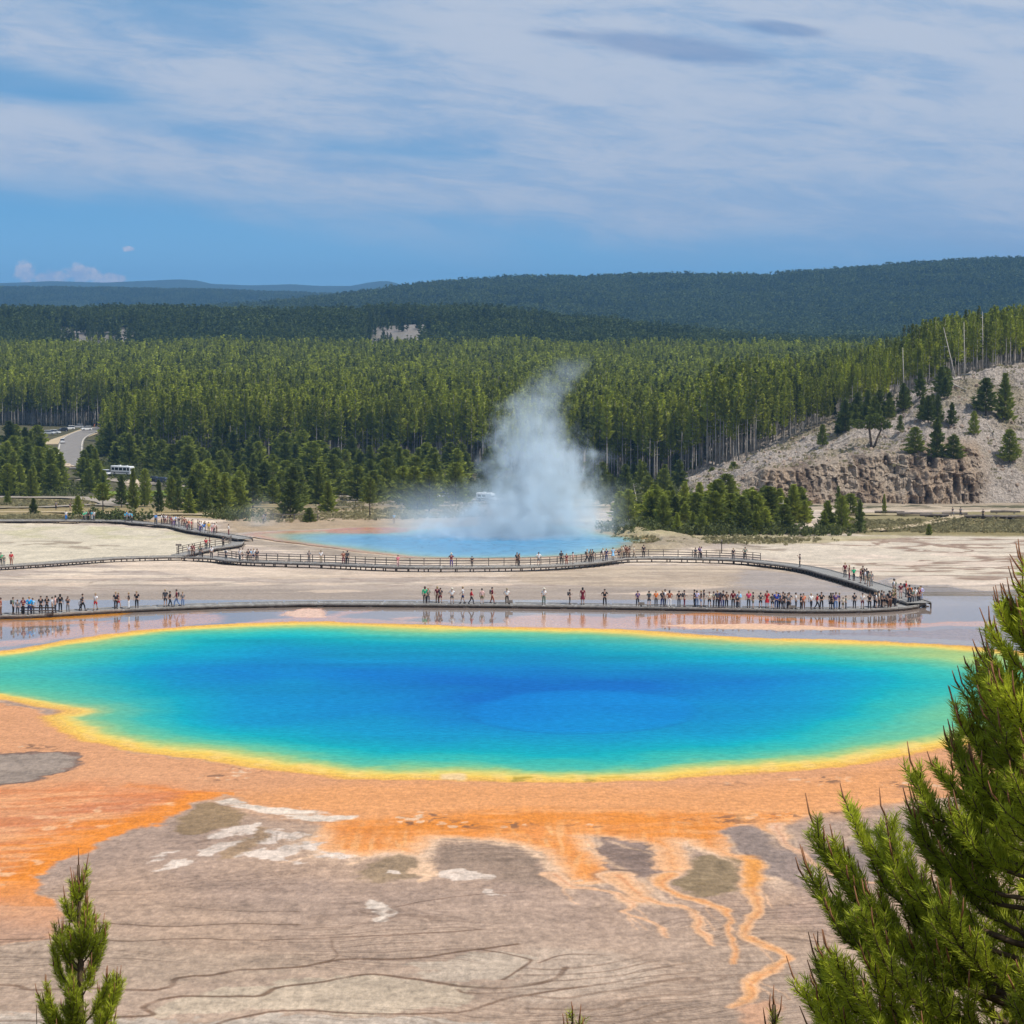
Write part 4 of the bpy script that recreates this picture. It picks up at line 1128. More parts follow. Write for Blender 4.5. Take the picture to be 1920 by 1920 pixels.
scatter_stuff('wooded_ridge', P, rs.rand(len(P)) * 6.28, 0.85 + 0.35 * rs.rand(len(P)), far_p,
              'dark wooded ridge with pale bare scars below the far hills', 'forest')
rz_ = np.random.RandomState(3)
cu = np.concatenate([rz_.uniform(85, 275, 130), rz_.uniform(675, 825, 110)]); cyy_ = rz_.uniform(1860, 2270, 240)
kx = (cu - 960) / F * cyy_; ok_ = fbm(cu / 12, cyy_ / 90, 3, 5) > 0.47
solo = [patch_mesh('ridge_pine', 180 + i, 8, 3, 13, 90, 1.3, M_FAR, M_BARKD, 0.15, 0.1, 0.13) for i in range(2)]
scatter_stuff('ridge_pines', np.column_stack([kx, cyy_, terr(kx, cyy_)])[ok_], rz_.rand(240)[ok_] * 6.28, .4 + .6 * rz_.rand(240)[ok_], solo,
              'scattered small conifers on the pale bare scars of the ridge', 'trees')
P, rs = grid_points(2560, 5150, 52, 26, lambda x, y, u: (u > 330) & (y > 3000), 34)
scatter_stuff('wooded_hill', P, rs.rand(len(P)) * 6.28, 0.8 + 0.4 * rs.rand(len(P)), vfar_p,
              'broad blue-green wooded hill along the skyline on the right', 'forest')
P, rs = grid_points(6500, 8100, 62, 30, lambda x, y, u: (u < 950), 35, 0.22)
scatter_stuff('wooded_plateau', P, rs.rand(len(P)) * 6.28, 0.8 + 0.3 * rs.rand(len(P)), vfar_p,
              'hazy slate-blue wooded plateau beneath the far mountains on the left', 'forest')

# ------------------------------------------------------------------ single trees
def copy_thing(src, loc, rz, sc, label=None, group=None, cat=None):
    r = src.copy(); COL.objects.link(r)
    r.location = loc; r.rotation_euler = (0, 0, rz)
    r.scale = sc if isinstance(sc, (tuple, list)) else (sc, sc, sc)
    if label: r['label'] = label
    if cat: r['category'] = cat
    if group: r['group'] = group
    elif 'group' in r: del r['group']
    for ch in list(src.children):
        c = ch.copy(); COL.objects.link(c); c.parent = r
        for g_ in list(ch.children):
            d = g_.copy(); COL.objects.link(d); d.parent = c
    return r

def tree_proto(name, seed, h, z0, rad, n, size, mat, bark, r0, pw=0.8, branches=0, lean=0.0, up=0.5, snags=0):
    rs = np.random.RandomState(seed)
    V1, F1, T1 = crown_np(rs, h, z0, rad, n, size, pw, up)
    root = empty(name, (0, 0, 0))
    cm = mesh_np('crown', V1, F1, [mat], False, {'tint': ('FLOAT', np.clip(T1, 0, 1))})
    link('crown', cm, root)
    mb = MB()
    pts = [(0, 0, -1.2)] + [(lean * (k / 6) ** 2 + rs.randn() * 0.03, rs.randn() * 0.03, h * k / 6 * 0.98) for k in range(1, 7)]
    mb.tube(pts, [r0 * 1.25] + [r0 * (1 - 0.14 * k) for k in range(1, 7)], 6)
    for k in range(branches):
        zz = h * (0.2 + 0.6 * rs.rand()); a = rs.rand() * 6.28; L = rad * (0.5 + 0.6 * rs.rand())
        mb.tube([(0, 0, zz), (math.cos(a) * L * .6, math.sin(a) * L * .6, zz - 0.05 * L), (math.cos(a) * L, math.sin(a) * L, zz + 0.1 * L)], [r0 * .28, r0 * .18, r0 * .06], 4)
    tm_ = mb.mesh('trunk', [bark], True)
    link('trunk', tm_, root)
    return root
USED = set()
def place(protos, k, loc, rz, sc, label, cat, group=None):
    """the first use of a prototype moves it; later ones copy it"""
    p_ = protos[k % len(protos)]
    if p_.name_full not in USED:
        USED.add(p_.name_full)
        p_.location = loc; p_.rotation_euler = (0, 0, rz); p_.scale = sc if isinstance(sc, (tuple, list)) else (sc, sc, sc)
        tag(p_, label, cat, group)
        return p_
    return copy_thing(p_, loc, rz, sc, label, group, cat)

lodge = [tree_proto('lodgepole_pine', 400 + i, 22, [9, 11, 12.5, 8, 13, 10][i], [1.9, 1.6, 1.7, 2.2, 1.5, 1.8][i], 300, 0.85, M_PINE, M_BARK, 0.20, 0.6, 7, [0, .3, -.4, .1, .5, -.2][i]) for i in range(6)]
rs = np.random.RandomState(77)
zones = [(-20, 215, 55, 'lodgepole pine with pale trunk behind the curving road on the left', 'lodgepole pines behind the road'),
         (232, 500, 62, 'tall bare-trunked lodgepole pine at the wood edge behind the parked cars', 'lodgepole pines behind the car park'),
         (500, 930, 78, 'tall bare-trunked lodgepole pine at the wood edge left of the steam', 'lodgepole pines left of the steam'),
         (1110, 1420, 60, 'slim lodgepole pine at the wood edge between the steam and the rocky hill', 'lodgepole pines right of the steam'),
         (1420, 1900, 40, 'lodgepole pine on the crest behind the bare rocky slope', 'pines along the rocky crest')]
for (u0, u1, n_, lab, grp) in zones:
    for k in range(n_):
        u_ = u0 + (k + rs.rand()) * (u1 - u0) / n_
        y_ = front(u_) + rs.rand() ** 1.3 * 16 - 2
        x_ = (u_ - 960) / F * y_
        hs = 0.78 + 0.36 * rs.rand()
        if u0 >= 1400: hs *= (0.40 if u_ < 1700 else 0.50) + 0.26 * rs.rand()
        z_ = hill_z(x_, y_) if u_ > 1242 else float(terr(x_, y_))
        place(lodge, k * 5 + n_, (x_, y_, z_), rs.rand() * 6.28, (hs, hs, hs * (0.92 + .16 * rs.rand())), lab, 'tree', grp)

# young bushy pines, each placed by hand or by thicket
young = [tree_proto('young_pine', 450 + i, 7, [0.2, 0.5, 0.3, 0.9, 0.2, 0.4][i], [1.7, 2.0, 2.3, 1.9, 1.5, 2.6][i], [900, 950, 1100, 800, 850, 1200][i], 0.50, (M_YOUNGD if i in (0, 3) else M_YOUNG), M_BARKD, 0.11, [0.72, 0.55, 0.5, 0.62, 0.85, 0.48][i], 5) for i in range(6)]
def young_at(k, u_, v_, hpx, lab, grp=None, wide=1.0, hill=False, Yd=None):
    if hill:
        # walk along the sight line until it meets the rocky hill
        lo = None
        for Yq in np.linspace(606, 760, 300):
            p_ = at(u_, v_, Yq)
            if p_.z <= hill_z(p_.x, Yq): lo = Yq; break
        Yq = lo or 680
        p_ = at(u_, v_, Yq); x_, y_ = p_.x, Yq; z_ = hill_z(x_, y_) - 0.2
    elif Yd:
        p_ = at(u_, v_, Yd); x_, y_, z_ = p_
    else:
        p_ = gpt(u_, v_); x_, y_, z_ = p_
        z_ -= 0.2
    hh = hpx * y_ / F
    s_ = hh / 7.0
    return place(young, k, (x_, y_, z_), rs.rand() * 6.28, (s_ * wide, s_ * wide, s_), lab, 'tree', grp)
kk = 0
M_LIGHTG = foliage_mat('light_shrubby_pine', (0.10, 0.13, 0.028), (0.56, 0.60, 0.085))
def thicket(poly, n_, h0, h1, lab, grp, wide=1.1, seed=1):
    global kk
    r_ = np.random.RandomState(seed)
    P_ = np.array(poly, float); c_ = 0
    while c_ < n_:
        u_ = r_.uniform(P_[:, 0].min(), P_[:, 0].max()); v_ = r_.uniform(P_[:, 1].min(), P_[:, 1].max())
        if sdf_poly(np.array([u_]), np.array([v_]), P_)[0] > 0:
            o_ = young_at(kk, u_, v_, r_.uniform(h0, h1), lab, grp, wide * r_.uniform(0.85, 1.2)); c_ += 1; kk += 1
            if seed == 8 and r_.rand() < .6:
                for ch in o_.children:
                    if ch.name.startswith('crown'):
                        ch.material_slots[0].link = 'OBJECT'; ch.material_slots[0].material = M_LIGHTG
thicket([(-20, 858), (80, 858), (96, 888), (135, 915), (135, 932), (-20, 936)], 44, 42, 74, 'bushy green pine in the thicket left of the curving road', 'pines in the thicket on the far left', 1.25, 2)
thicket([(160, 872), (195, 876), (200, 930), (140, 932)], 16, 34, 56, 'bushy green pine between the curving road and the white bus', 'pines beside the white bus', 1.2, 3)
thicket([(190, 848), (330, 858), (490, 870), (480, 905), (330, 900), (260, 884), (180, 866)], 52, 38, 66, 'bushy green pine in the belt behind the white bus and cars', 'pines behind the parked cars', 1.3, 4)
thicket([(325, 922), (470, 926), (480, 966), (320, 970)], 30, 42, 74, 'bushy green pine in the clump in front of the car park', 'pines in front of the car park', 1.2, 5)
thicket([(480, 880), (760, 880), (775, 925), (770, 952), (620, 946), (500, 966)], 62, 45, 84, 'bushy green pine in the thicket behind the back pool', 'pines behind the back pool', 1.3, 6)
thicket([(775, 880), (955, 890), (880, 925), (850, 950), (775, 970)], 26, 46, 84, 'pine half veiled by steam at the left of the plume', 'pines in the steam', 1.35, 7)
thicket([(1150, 972), (1190, 965), (1300, 955), (1400, 958), (1500, 968), (1560, 985), (1562, 998), (1400, 1003), (1240, 1001), (1170, 992)], 84, 34, 76, 'bushy green pine in the thicket below the rocky hill', 'pines in the thicket below the rocky hill', 1.35, 8)
thicket([(1100, 890), (1310, 900), (1290, 935), (1140, 955)], 22, 36, 60, 'dark pine among pale stones between the steam and the rocky hill', 'pines right of the steam plume', 1.2, 9)
# single standing young pines
singles = [(63, 966, 34, 'small round pine alone on dry grass at the far left', 1.3), (14, 946, 26, 'low pine at the left edge beside the gravel track', 1.2),
           (146, 966, 38, 'small dense pine beside the gravel track on the left', 1.1), (228, 952, 62, 'slim pine at the end of the gravel track', 0.9),
           (250, 955, 78, 'tall slim pine in front of the white bus', 0.8), (272, 950, 72, 'slender pine just right of the white bus', 0.7),
           (298, 960, 62, 'slender pine on green grass before the parked cars', 0.8), (322, 958, 66, 'narrow pine right of the grass patch before the parked cars', 0.8),
           (580, 978, 28, 'low bushy pine on bare ground behind the back pool', 1.7), (545, 972, 74, 'wide dark pine at the left of the back pool', 1.4), (615, 962, 60, 'rounded pine on the bank behind the back pool', 1.5),
           (1578, 998, 70, 'narrow pine beside the right-hand thicket', 0.9), (1612, 998, 62, 'dark narrow pine standing beside the dirt road', 0.8),
           (1742, 1003, 22, 'tiny pine alone on the dry slope at the right', 1.2), (1594, 966, 42, 'pale green rounded willow-like bush at the cliff foot', 2.0)]
for k, (u_, v_, hp, lab, w_) in enumerate(singles):
    young_at(k, u_, v_, hp, lab, None, w_)
hills_ = [(1542, 835, 40, 'small pine on the left shoulder of the rocky slope', 1.0), (1688, 812, 34, 'small cone-shaped pine in the middle of the rocky slope', 0.9), (1600, 788, 22, 'low pine at the crest of the rocky hill', 1.8),
          (1716, 852, 52, 'bushy pine left of the big double pine on the rocky slope', 1.3), (1757, 862, 78, 'tall pine of the big pair on the rocky slope', 1.0), (1788, 866, 50, 'lower spreading pine of the big pair on the rocky slope', 1.7),
          (1826, 815, 44, 'narrow young pine high on the rocky slope', 0.9), (1848, 782, 70, 'large bushy pine near the top of the rocky slope', 1.5), (1884, 788, 88, 'large dark pine at the upper right of the rocky slope', 1.1),
          (1893, 868, 62, 'dense cone-shaped pine at the right of the rocky slope', 1.15), (1730, 790, 46, 'bushy pine on the upper rocky slope under the crest', 1.2), (1668, 788, 40, 'pine on the stony crest left of the fallen logs', 1.2), (1640, 790, 48, 'bushy pine standing on the stony crest', 1.1),
          (1758, 800, 60, 'slim dark pine below the fallen logs', 0.8), (1658, 965, 40, 'thin pine growing at the cliff foot', 0.6), (1468, 940, 48, 'dark pine against the left of the cliff', 1.0), (1572, 950, 40, 'slim dark pine at the foot of the cliff', 0.8), (1335, 920, 45, 'dark pine at the foot of the stony spur', 1.1), (1375, 925, 60, 'pointed pine against the stony spur', 1.0)]
for k, (u_, v_, hp, lab, w_) in enumerate(hills_):
    young_at(k + 2, u_, v_, hp, lab, None, w_, hill=(v_ < 900))
rz3 = np.random.RandomState(41)
for k in range(24):
    uc = rz3.uniform(1545, 1800) if k < 16 else rz3.uniform(1640, 1915)
    vc = float(np.interp(uc, [1500, 1600, 1700, 1760, 1850, 1920], [822, 785, 748, 720, 702, 692])) + rz3.uniform(3, 26 if k < 16 else 90)
    young_at(k * 3, uc, vc, rz3.uniform(26, 62), 'scattered pine along the upper edge of the rocky slope', 'pines along the top of the rocky slope', rz3.uniform(.9, 1.4), hill=True)
# trees with their own character
t1 = tree_proto('pine_tree', 481, 9.0, 3.2, 2.4, 700, 0.55, M_YOUNG, M_BARKD, 0.20, 0.4, 6)
p_ = gpt(694, 970); t1.location = p_; tag(t1, 'lone dark pine with a bare lower trunk behind the back pool', 'tree')
s_ = 74 * p_.y / F / 9; t1.scale = (s_, s_, s_)
t2 = tree_proto('pine_tree', 482, 7.0, 3.6, 2.3, 420, 0.55, M_YOUNG, M_BARKD, 0.17, 0.3, 6)
p_ = gpt(193, 972); t2.location = p_; tag(t2, 'flat-topped dark pine with bare trunk by the gravel track', 'tree')
s_ = 66 * p_.y / F / 7; t2.scale = (s_, s_, s_)
# twin-stemmed pine leaning over the rock
root = empty('twin_stem_pine', (0, 0, 0))
mb = MB(); mb.tube([(0, 0, -1), (-.2, 0, 1.5), (-.5, 0, 3.6), (-.3, 0, 5.5)], [.3, .24, .18, .08], 7)
mb.tube([(0.3, 0, -1), (1.1, 0, 1.4), (1.9, 0, 3.3), (2.0, 0, 5.2)], [.28, .22, .16, .07], 7)
mb.tube([(-.5, 0, 3.3), (-1.6, .3, 3.9), (-2.8, .3, 4.2)], [.12, .09, .04], 5); mb.tube([(1.9, 0, 3.0), (0.9, .2, 3.6)], [.1, .04], 5)
mb.build('trunk', [M_BARKD], root, True)
rs2 = np.random.RandomState(90); VS, FS, TS = [], [], []; b0 = 0
for (cx, cz, r_, n_) in ((-.4, 4.6, 1.7, 240), (1.9, 4.4, 1.5, 200), (-2.6, 4.2, 1.1, 110), (0.8, 5.3, 1.3, 140), (3.0, 4.1, 1.0, 80)):
    V1, F1, T1 = crown_np(rs2, cz + r_ * .9, cz - r_ * .7, r_ * 1.3, n_, 0.55, 0.45)
    VS.append(V1 + [cx, 0, 0]); FS.append(F1 + b0); TS.append(T1); b0 += len(V1)
link('crown', mesh_np('crown', np.concatenate(VS), np.concatenate(FS), [M_YOUNGD], False, {'tint': ('FLOAT', np.concatenate(TS) * .6)}), root)
for Yq in np.linspace(606, 760, 300):
    p_ = at(1634, 836, Yq)
    if p_.z <= hill_z(p_.x, Yq): break
root.location = (p_.x, p_.y, p_.z); root.scale = (1.25,) * 3
tag(root, 'gnarled pine with two bare leaning stems on the rocky slope', 'tree')
# dead snags and fallen logs
def snag(name, pts, r0, loc, lab, cat, twigs=6, seed=0):
    r_ = np.random.RandomState(seed)
    mb = MB(); mb.tube(pts, [r0 * (1 - 0.75 * i / (len(pts) - 1)) for i in range(len(pts))], 6)
    a, b = Vector(pts[0]), Vector(pts[-1])
    for i in range(twigs):
        q = a.lerp(b, 0.3 + 0.65 * r_.rand()); d = Vector(r_.randn(3)) * 0.5; d.z = abs(d.z) * 0.4
        mb.tube([q, q + d * 1.2], [r0 * .3, r0 * .1], 4)
    return tag(mb.build(name, [M_DEAD], None, True, loc), lab, cat)
def onhill(u_, v_):
    for Yq in np.linspace(606, 800, 400):
        p_ = at(u_, v_, Yq)
        if p_.z <= hill_z(p_.x, Yq): return p_
    return at(u_, v_, 690)
p_ = onhill(1793, 712); snag('dead_tree', [(0, 0, -1), (-1.6, 0, 6), (-3.6, 0, 14)], .22, p_, 'leaning bleached dead trunk above the rocky crest', 'dead tree', 5, 1)
p_ = onhill(1808, 712); snag('dead_tree', [(0, 0, -1), (-.1, 0, 8), (-.3, 0, 15.5)], .2, p_, 'upright grey dead trunk on the rocky crest', 'dead tree', 9, 2)
p_ = at(1842, 690, 700); snag('dead_tree', [(0, 0, -1), (0, 0, 9), (-.2, 0, 17)], .2, (p_.x, p_.y, hill_z(p_.x, p_.y)), 'tallest dead trunk with stubby branches breaking the skyline at the right', 'dead tree', 18, 3)
p_ = onhill(1695, 742); snag('dead_tree', [(0, 0, -2), (-.2, 0, 6), (-.5, 0, 13)], .2, p_, 'pale dead trunk among the pines on the crest', 'dead tree', 5, 4)
p_ = gpt(1265, 900); snag('dead_tree', [(0, 0, 0), (-1, 0, 5), (-2, 0, 9)], .16, p_, 'leaning dead trunk in the wood right of the steam', 'dead tree', 4, 5)
p_ = gpt(1198, 970, 2.5); snag('dead_tree', [(0, 0, -1), (-.6, 0, 1.5), (-1.1, 0, 4)], .1, p_, 'small bleached snag in the thicket nearest the steam', 'dead tree', 5, 6)
p_ = gpt(1345, 985, 1.0); snag('dead_tree', [(0, 0, -1), (.2, 0, 1.5), (.4, 0, 3.5)], .1, p_, 'small branching white snag in the middle of the thicket', 'dead tree', 9, 7)
p_ = gpt(1468, 995, 1.0); snag('dead_tree', [(0, 0, -1), (0, 0, 2), (0, 0, 4.5)], .12, p_, 'pale snag at the right of the thicket', 'dead tree', 8, 8)
for (ua, va, ub, vb, rr_, lab) in ((1558, 838, 1594, 818, .16, 'pale fallen log lying on the rocky slope left of the twin-stemmed pine'), (1780, 718, 1812, 734, .25, 'thick fallen log on the stony crest'),
                                   (1785, 712, 1800, 712, .2, 'short bleached log on top of the stony crest'), (1850, 795, 1876, 832, .13, 'thin fallen log lying downhill on the rocky slope'), (1720, 845, 1752, 858, .12, 'thin fallen log beside the bushy pine on the slope')):
    a = onhill(ua, va); b_ = onhill(ub, vb); d = (b_ - a)
    n3_ = 5; pts = []
    for i in range(n3_):
        q = a.lerp(b_, i / (n3_ - 1)); q.z = max(q.z, hill_z(q.x, q.y)) + rr_ * 0.8; pts.append(q - a)
    mb = MB(); mb.tube(pts, [rr_ * (1 - .1 * i) for i in range(n3_)], 7)
    for i in (1, 2, 3): mb.tube([pts[i], pts[i] + Vector((.3 * (-1) ** i, -.2, .5))], [rr_ * .3, rr_ * .1], 4)
    tag(mb.build('fallen_log', [M_DEAD], None, True, a), lab, 'log')
# ------------------------------------------------------------------ low dry brush and grass tufts
M_BRUSH = foliage_mat('dry_brush', (0.20, 0.18, 0.09), (0.48, 0.43, 0.24))
M_SAGE = foliage_mat('green_brush', (0.06, 0.08, 0.025), (0.20, 0.22, 0.07))
def tuft(name, seed, mat, h=0.7, n=90, spread=1.2, k=5):
    r_ = np.random.RandomState(seed); VS, FS, TS = [], [], []; b0 = 0
    for i in range(k):
        V1, F1, T1 = crown_np(r_, h * (.6 + .6 * r_.rand()), 0.02, .5 * (.6 + .6 * r_.rand()), n // k, .30, .5, .9, r_.rand())
        V1 = V1 + [r_.randn() * spread, r_.randn() * spread, 0]
        VS.append(V1); FS.append(F1 + b0); TS.append(T1); b0 += len(V1)
    return mesh_np(name, np.concatenate(VS), np.concatenate(FS), [mat], False, {'tint': ('FLOAT', np.concatenate(TS))})
tf = [tuft('dry_tuft', 700 + i, M_BRUSH) for i in range(4)]; tg = [tuft('green_tuft', 710 + i, M_SAGE, 1.0) for i in range(4)]
def brush(name, polys, protos, seed, label, s0=.6, s1=1.4, hill=False):
    r_ = np.random.RandomState(seed); PP = []
    for poly_, n_ in polys:
        P_ = np.array(poly_, float); c_ = 0
        while c_ < n_:
            m_ = 400
            u_ = r_.uniform(P_[:, 0].min(), P_[:, 0].max(), m_); v_ = r_.uniform(P_[:, 1].min(), P_[:, 1].max(), m_)
            k_ = sdf_poly(u_, v_, P_) > 0
            u_, v_ = u_[k_][:n_ - c_], v_[k_][:n_ - c_]; c_ += len(u_)
            X, Y, Z = gp(u_, v_)
            PP.append(np.column_stack([X, Y, Z - 0.02]))
    P_ = np.concatenate(PP)
    scatter_stuff(name, P_, r_.rand(len(P_)) * 6.28, r_.uniform(s0, s1, len(P_)), protos, label, 'brush')
brush('dry_brush', [([(1575, 976), (1720, 978), (1760, 975), (2100, 978), (2100, 1000), (1570, 998)], 650), ([(-150, 938), (150, 938), (190, 950), (-150, 950)], 260), ([(-150, 968), (230, 970), (270, 978), (-150, 974)], 420), ([(480, 958), (780, 952), (900, 950), (900, 970), (620, 978), (480, 980)], 420), ([(560, 925), (1000, 935), (1000, 950), (600, 950)], 260), ([(1160, 1008), (1400, 1010), (1560, 1012), (1500, 1020), (1200, 1020)], 160)], tf, 3, 'low dry brush and bunch grass dotting the tan banks', .35, .95)
brush('green_brush', [([(-60, 880), (130, 905), (200, 930), (-60, 935)], 160), ([(190, 865), (330, 900), (480, 905), (700, 900), (960, 905), (950, 935), (560, 925), (330, 912), (250, 905), (180, 890)], 900), ([(190, 850), (500, 872), (900, 875), (900, 890), (300, 880)], 700), ([(1110, 890), (1300, 905), (1320, 940), (1140, 950)], 300), ([(1160, 990), (1560, 1000), (1600, 1004), (1180, 1003)], 170), ([(192, 972), (235, 975), (235, 980), (192, 978)], 40), ([(420, 968), (445, 968), (450, 975), (420, 975)], 20)], tg, 4, 'green undergrowth filling the gaps between the young pines', .7, 2.0)
# brush and small boulders on the rocky slope
r_ = np.random.RandomState(9)
uu_ = r_.uniform(1300, 2150, 1500); yy_ = r_.uniform(612, 696, 1500); xx_ = (uu_ - 960) / F * yy_
zz_ = np.array([hill_z(a, b) for a, b in zip(xx_, yy_)])
bm = bmesh.new(); bmesh.ops.create_icosphere(bm, subdivisions=1, radius=.45)
for v_ in bm.verts: v_.co *= .7 + .6 * random.random()
M_RK = principled('loose_rock', ac(176, 160, 146), .9, .1, noise=(1.5, .3))
rk_ = bpy.data.meshes.new('loose_rock'); bm.to_mesh(rk_); bm.free(); rk_.materials.append(M_RK)
scatter_stuff('loose_rock', np.column_stack([xx_, yy_, zz_])[:1150], r_.rand(1150) * 6.28, .35 + 1.3 * r_.rand(1150) ** 2, [rk_, rk_.copy()], 'loose grey rocks strewn over the bare slope', 'rocks')
scatter_stuff('slope_brush', np.column_stack([xx_, yy_, zz_])[1150:], r_.rand(350) * 6.28, .4 + .7 * r_.rand(350), tf, 'sparse dry brush on the bare rocky slope', 'brush')
# ------------------------------------------------------------------ roads and tracks
def ribbon_mesh(name, uvs, width, mats, lift=0.06, n=6, wv=None, terrain=False, Ys=None):
    """uvs: centre line in photo positions on the valley floor; width in metres"""
    q = spline(uvs, n)
    X, Y, Z = gp(q[:, 0], q[:, 1])
    if terrain: Z = terr(X, Y)
    P = np.stack([X, Y], 1)
    T = np.gradient(P, axis=0); T /= np.linalg.norm(T, axis=1)[:, None]
    Nn = np.stack([-T[:, 1], T[:, 0]], 1)
    L = P + Nn * width / 2; Rr = P - Nn * width / 2
    def zz(Q): return (terr(Q[:, 0], Q[:, 1]) if terrain else prof(Q[:, 1])) + lift
    A = np.column_stack([L, zz(L)]); B = np.column_stack([Rr, zz(Rr)]); C_ = np.column_stack([P, zz(P)])
    n_ = len(P)
    V_ = np.concatenate([A, C_, B]); i = np.arange(n_ - 1)
    Fc = np.concatenate([np.stack([i, i + 1, i + 1 + n_, i + n_], 1), np.stack([i + n_, i + 1 + n_, i + 1 + 2 * n_, i + 2 * n_], 1)])
    return mesh_np(name, V_, Fc, mats), P, Nn
M_ASPH = principled('weathered_asphalt', ac(150, 148, 146), 0.9, 0.2, noise=(0.5, 0.12), bump=(3, 0.2))
M_DIRT = principled('pale_gravel', ac(206, 190, 160), 0.95, 0.1, noise=(0.4, 0.15), bump=(3, 0.4))
M_LINE = principled('road_paint', ac(236, 232, 220), 0.7, 0.2)
M_CONC = principled('gravel_grey', ac(176, 168, 156), 0.95, 0.1, noise=(0.6, 0.12))
road_line = [(215, 797), (190, 803), (160, 812), (138, 824), (132, 842), (134, 862), (142, 880)]
me_, P_, N_ = ribbon_mesh('road', road_line, 9.5, [M_ASPH], 0.35, 8, terrain=True)
tag(link('road', me_), 'grey road curving down between the pines on the left', kind='structure')
for s_, nm in ((-4.2, 'a'), (4.2, 'b')):
    q = P_ + N_ * s_
    V_ = np.concatenate([np.column_stack([q - N_ * .18, terr(q[:, 0], q[:, 1]) + .40]), np.column_stack([q + N_ * .18, terr(q[:, 0], q[:, 1]) + .40])])
    n_ = len(q); i = np.arange(n_ - 1)
    tag(link('road_marking', mesh_np('road_marking', V_, np.stack([i, i + 1, i + 1 + n_, i + n_], 1), [M_LINE])), kind='structure')
me_, _, _ = ribbon_mesh('shoulder', [(175, 806), (150, 816), (122, 826), (108, 834)], 12, [M_DIRT], 0.2, 8, terrain=True)
tag(link('road_shoulder', me_), 'tan gravel shoulder beside the curving road', kind='structure')
for nm, pts, w_, m_, lab in (('parking_road', [(150, 900), (210, 901), (300, 908), (380, 914), (470, 920), (560, 926), (700, 934), (840, 938), (960, 938)], 10, M_CONC, 'pale car park strip behind the young pines'),
                        ('path', [(-200, 932), (60, 934), (150, 935), (205, 941), (226, 947)], 9, M_CONC, 'grey gravel track at the far left'),
                        ('path', [(-200, 953), (40, 953), (110, 951), (170, 948), (222, 950)], 5, M_CONC, 'grey gravel track nearer the boardwalk on the left'),
                        ('path', [(-200, 963), (100, 962), (250, 967), (330, 966), (430, 968)], 5, M_DIRT, 'pale path behind the far boardwalk'),
                        ('path', [(1545, 966), (1700, 967), (1900, 972), (2200, 974)], 7, M_DIRT, 'pale dirt road along the foot of the rocky hill'),
                        ('path', [(1640, 997), (1720, 987), (1780, 974), (1800, 970)], 3, M_DIRT, 'narrow track slanting up to the dirt road')):
    me_, _, _ = ribbon_mesh(nm, pts, w_, [m_], 0.30)
    tag(link(nm, me_), lab, kind='structure')
me_, _, _ = ribbon_mesh('meadow', [(268, 922), (300, 926), (340, 928), (370, 926)], 28, [principled('green_grass', (0.16, 0.22, 0.035), 0.9, 0.1, noise=(0.6, 0.3))], 0.25)
tag(link('grass_patch', me_), 'bright green grass patch', kind='structure')
# ------------------------------------------------------------------ boardwalks
def plank_mat():
    m_ = bpy.data.materials.new('weathered_planks'); m_.use_nodes = True
    t = NT(m_.node_tree); b = m_.node_tree.nodes['Principled BSDF']
    u_ = t.n('ShaderNodeAttribute', attribute_name='run').outputs['Fac']
    fr = t.m('FRACT', t.m('MULTIPLY', u_, 5.0))
    gap = t.m('LESS_THAN', fr, 0.09)
    wn = t.n('ShaderNodeTexWhiteNoise', noise_dimensions='1D'); t.put(wn.inputs[1], t.m('FLOOR', t.m('MULTIPLY', u_, 5.0)))
    c = t.mix(wn.outputs[0], (0.20, 0.185, 0.165), (0.33, 0.31, 0.28))
    c = t.mix(gap, c, (0.05, 0.045, 0.04))
    t.put(b.inputs['Base Color'], c); b.inputs['Roughness'].default_value = 0.85
    return m_
M_PLANK = plank_mat()
M_BEAM = principled('dark_weathered_timber', (0.075, 0.058, 0.048), 0.85, 0.15, noise=(2, 0.3))
M_RAIL = principled('brown_rail_timber', (0.15, 0.125, 0.105), 0.8, 0.2, noise=(2, 0.25))
M_CURB = principled('grey_curb_timber', (0.34, 0.315, 0.28), 0.85, 0.2, noise=(2, 0.2))
def resample(P, step):
    seg = np.linalg.norm(np.diff(P, axis=0), axis=1); s_ = np.concatenate([[0], np.cumsum(seg)])
    n_ = max(2, int(round(s_[-1] / step)) + 1); t_ = np.linspace(0, s_[-1], n_)
    return np.stack([np.interp(t_, s_, P[:, k]) for k in range(P.shape[1])], 1), t_
class Walk:
    pass
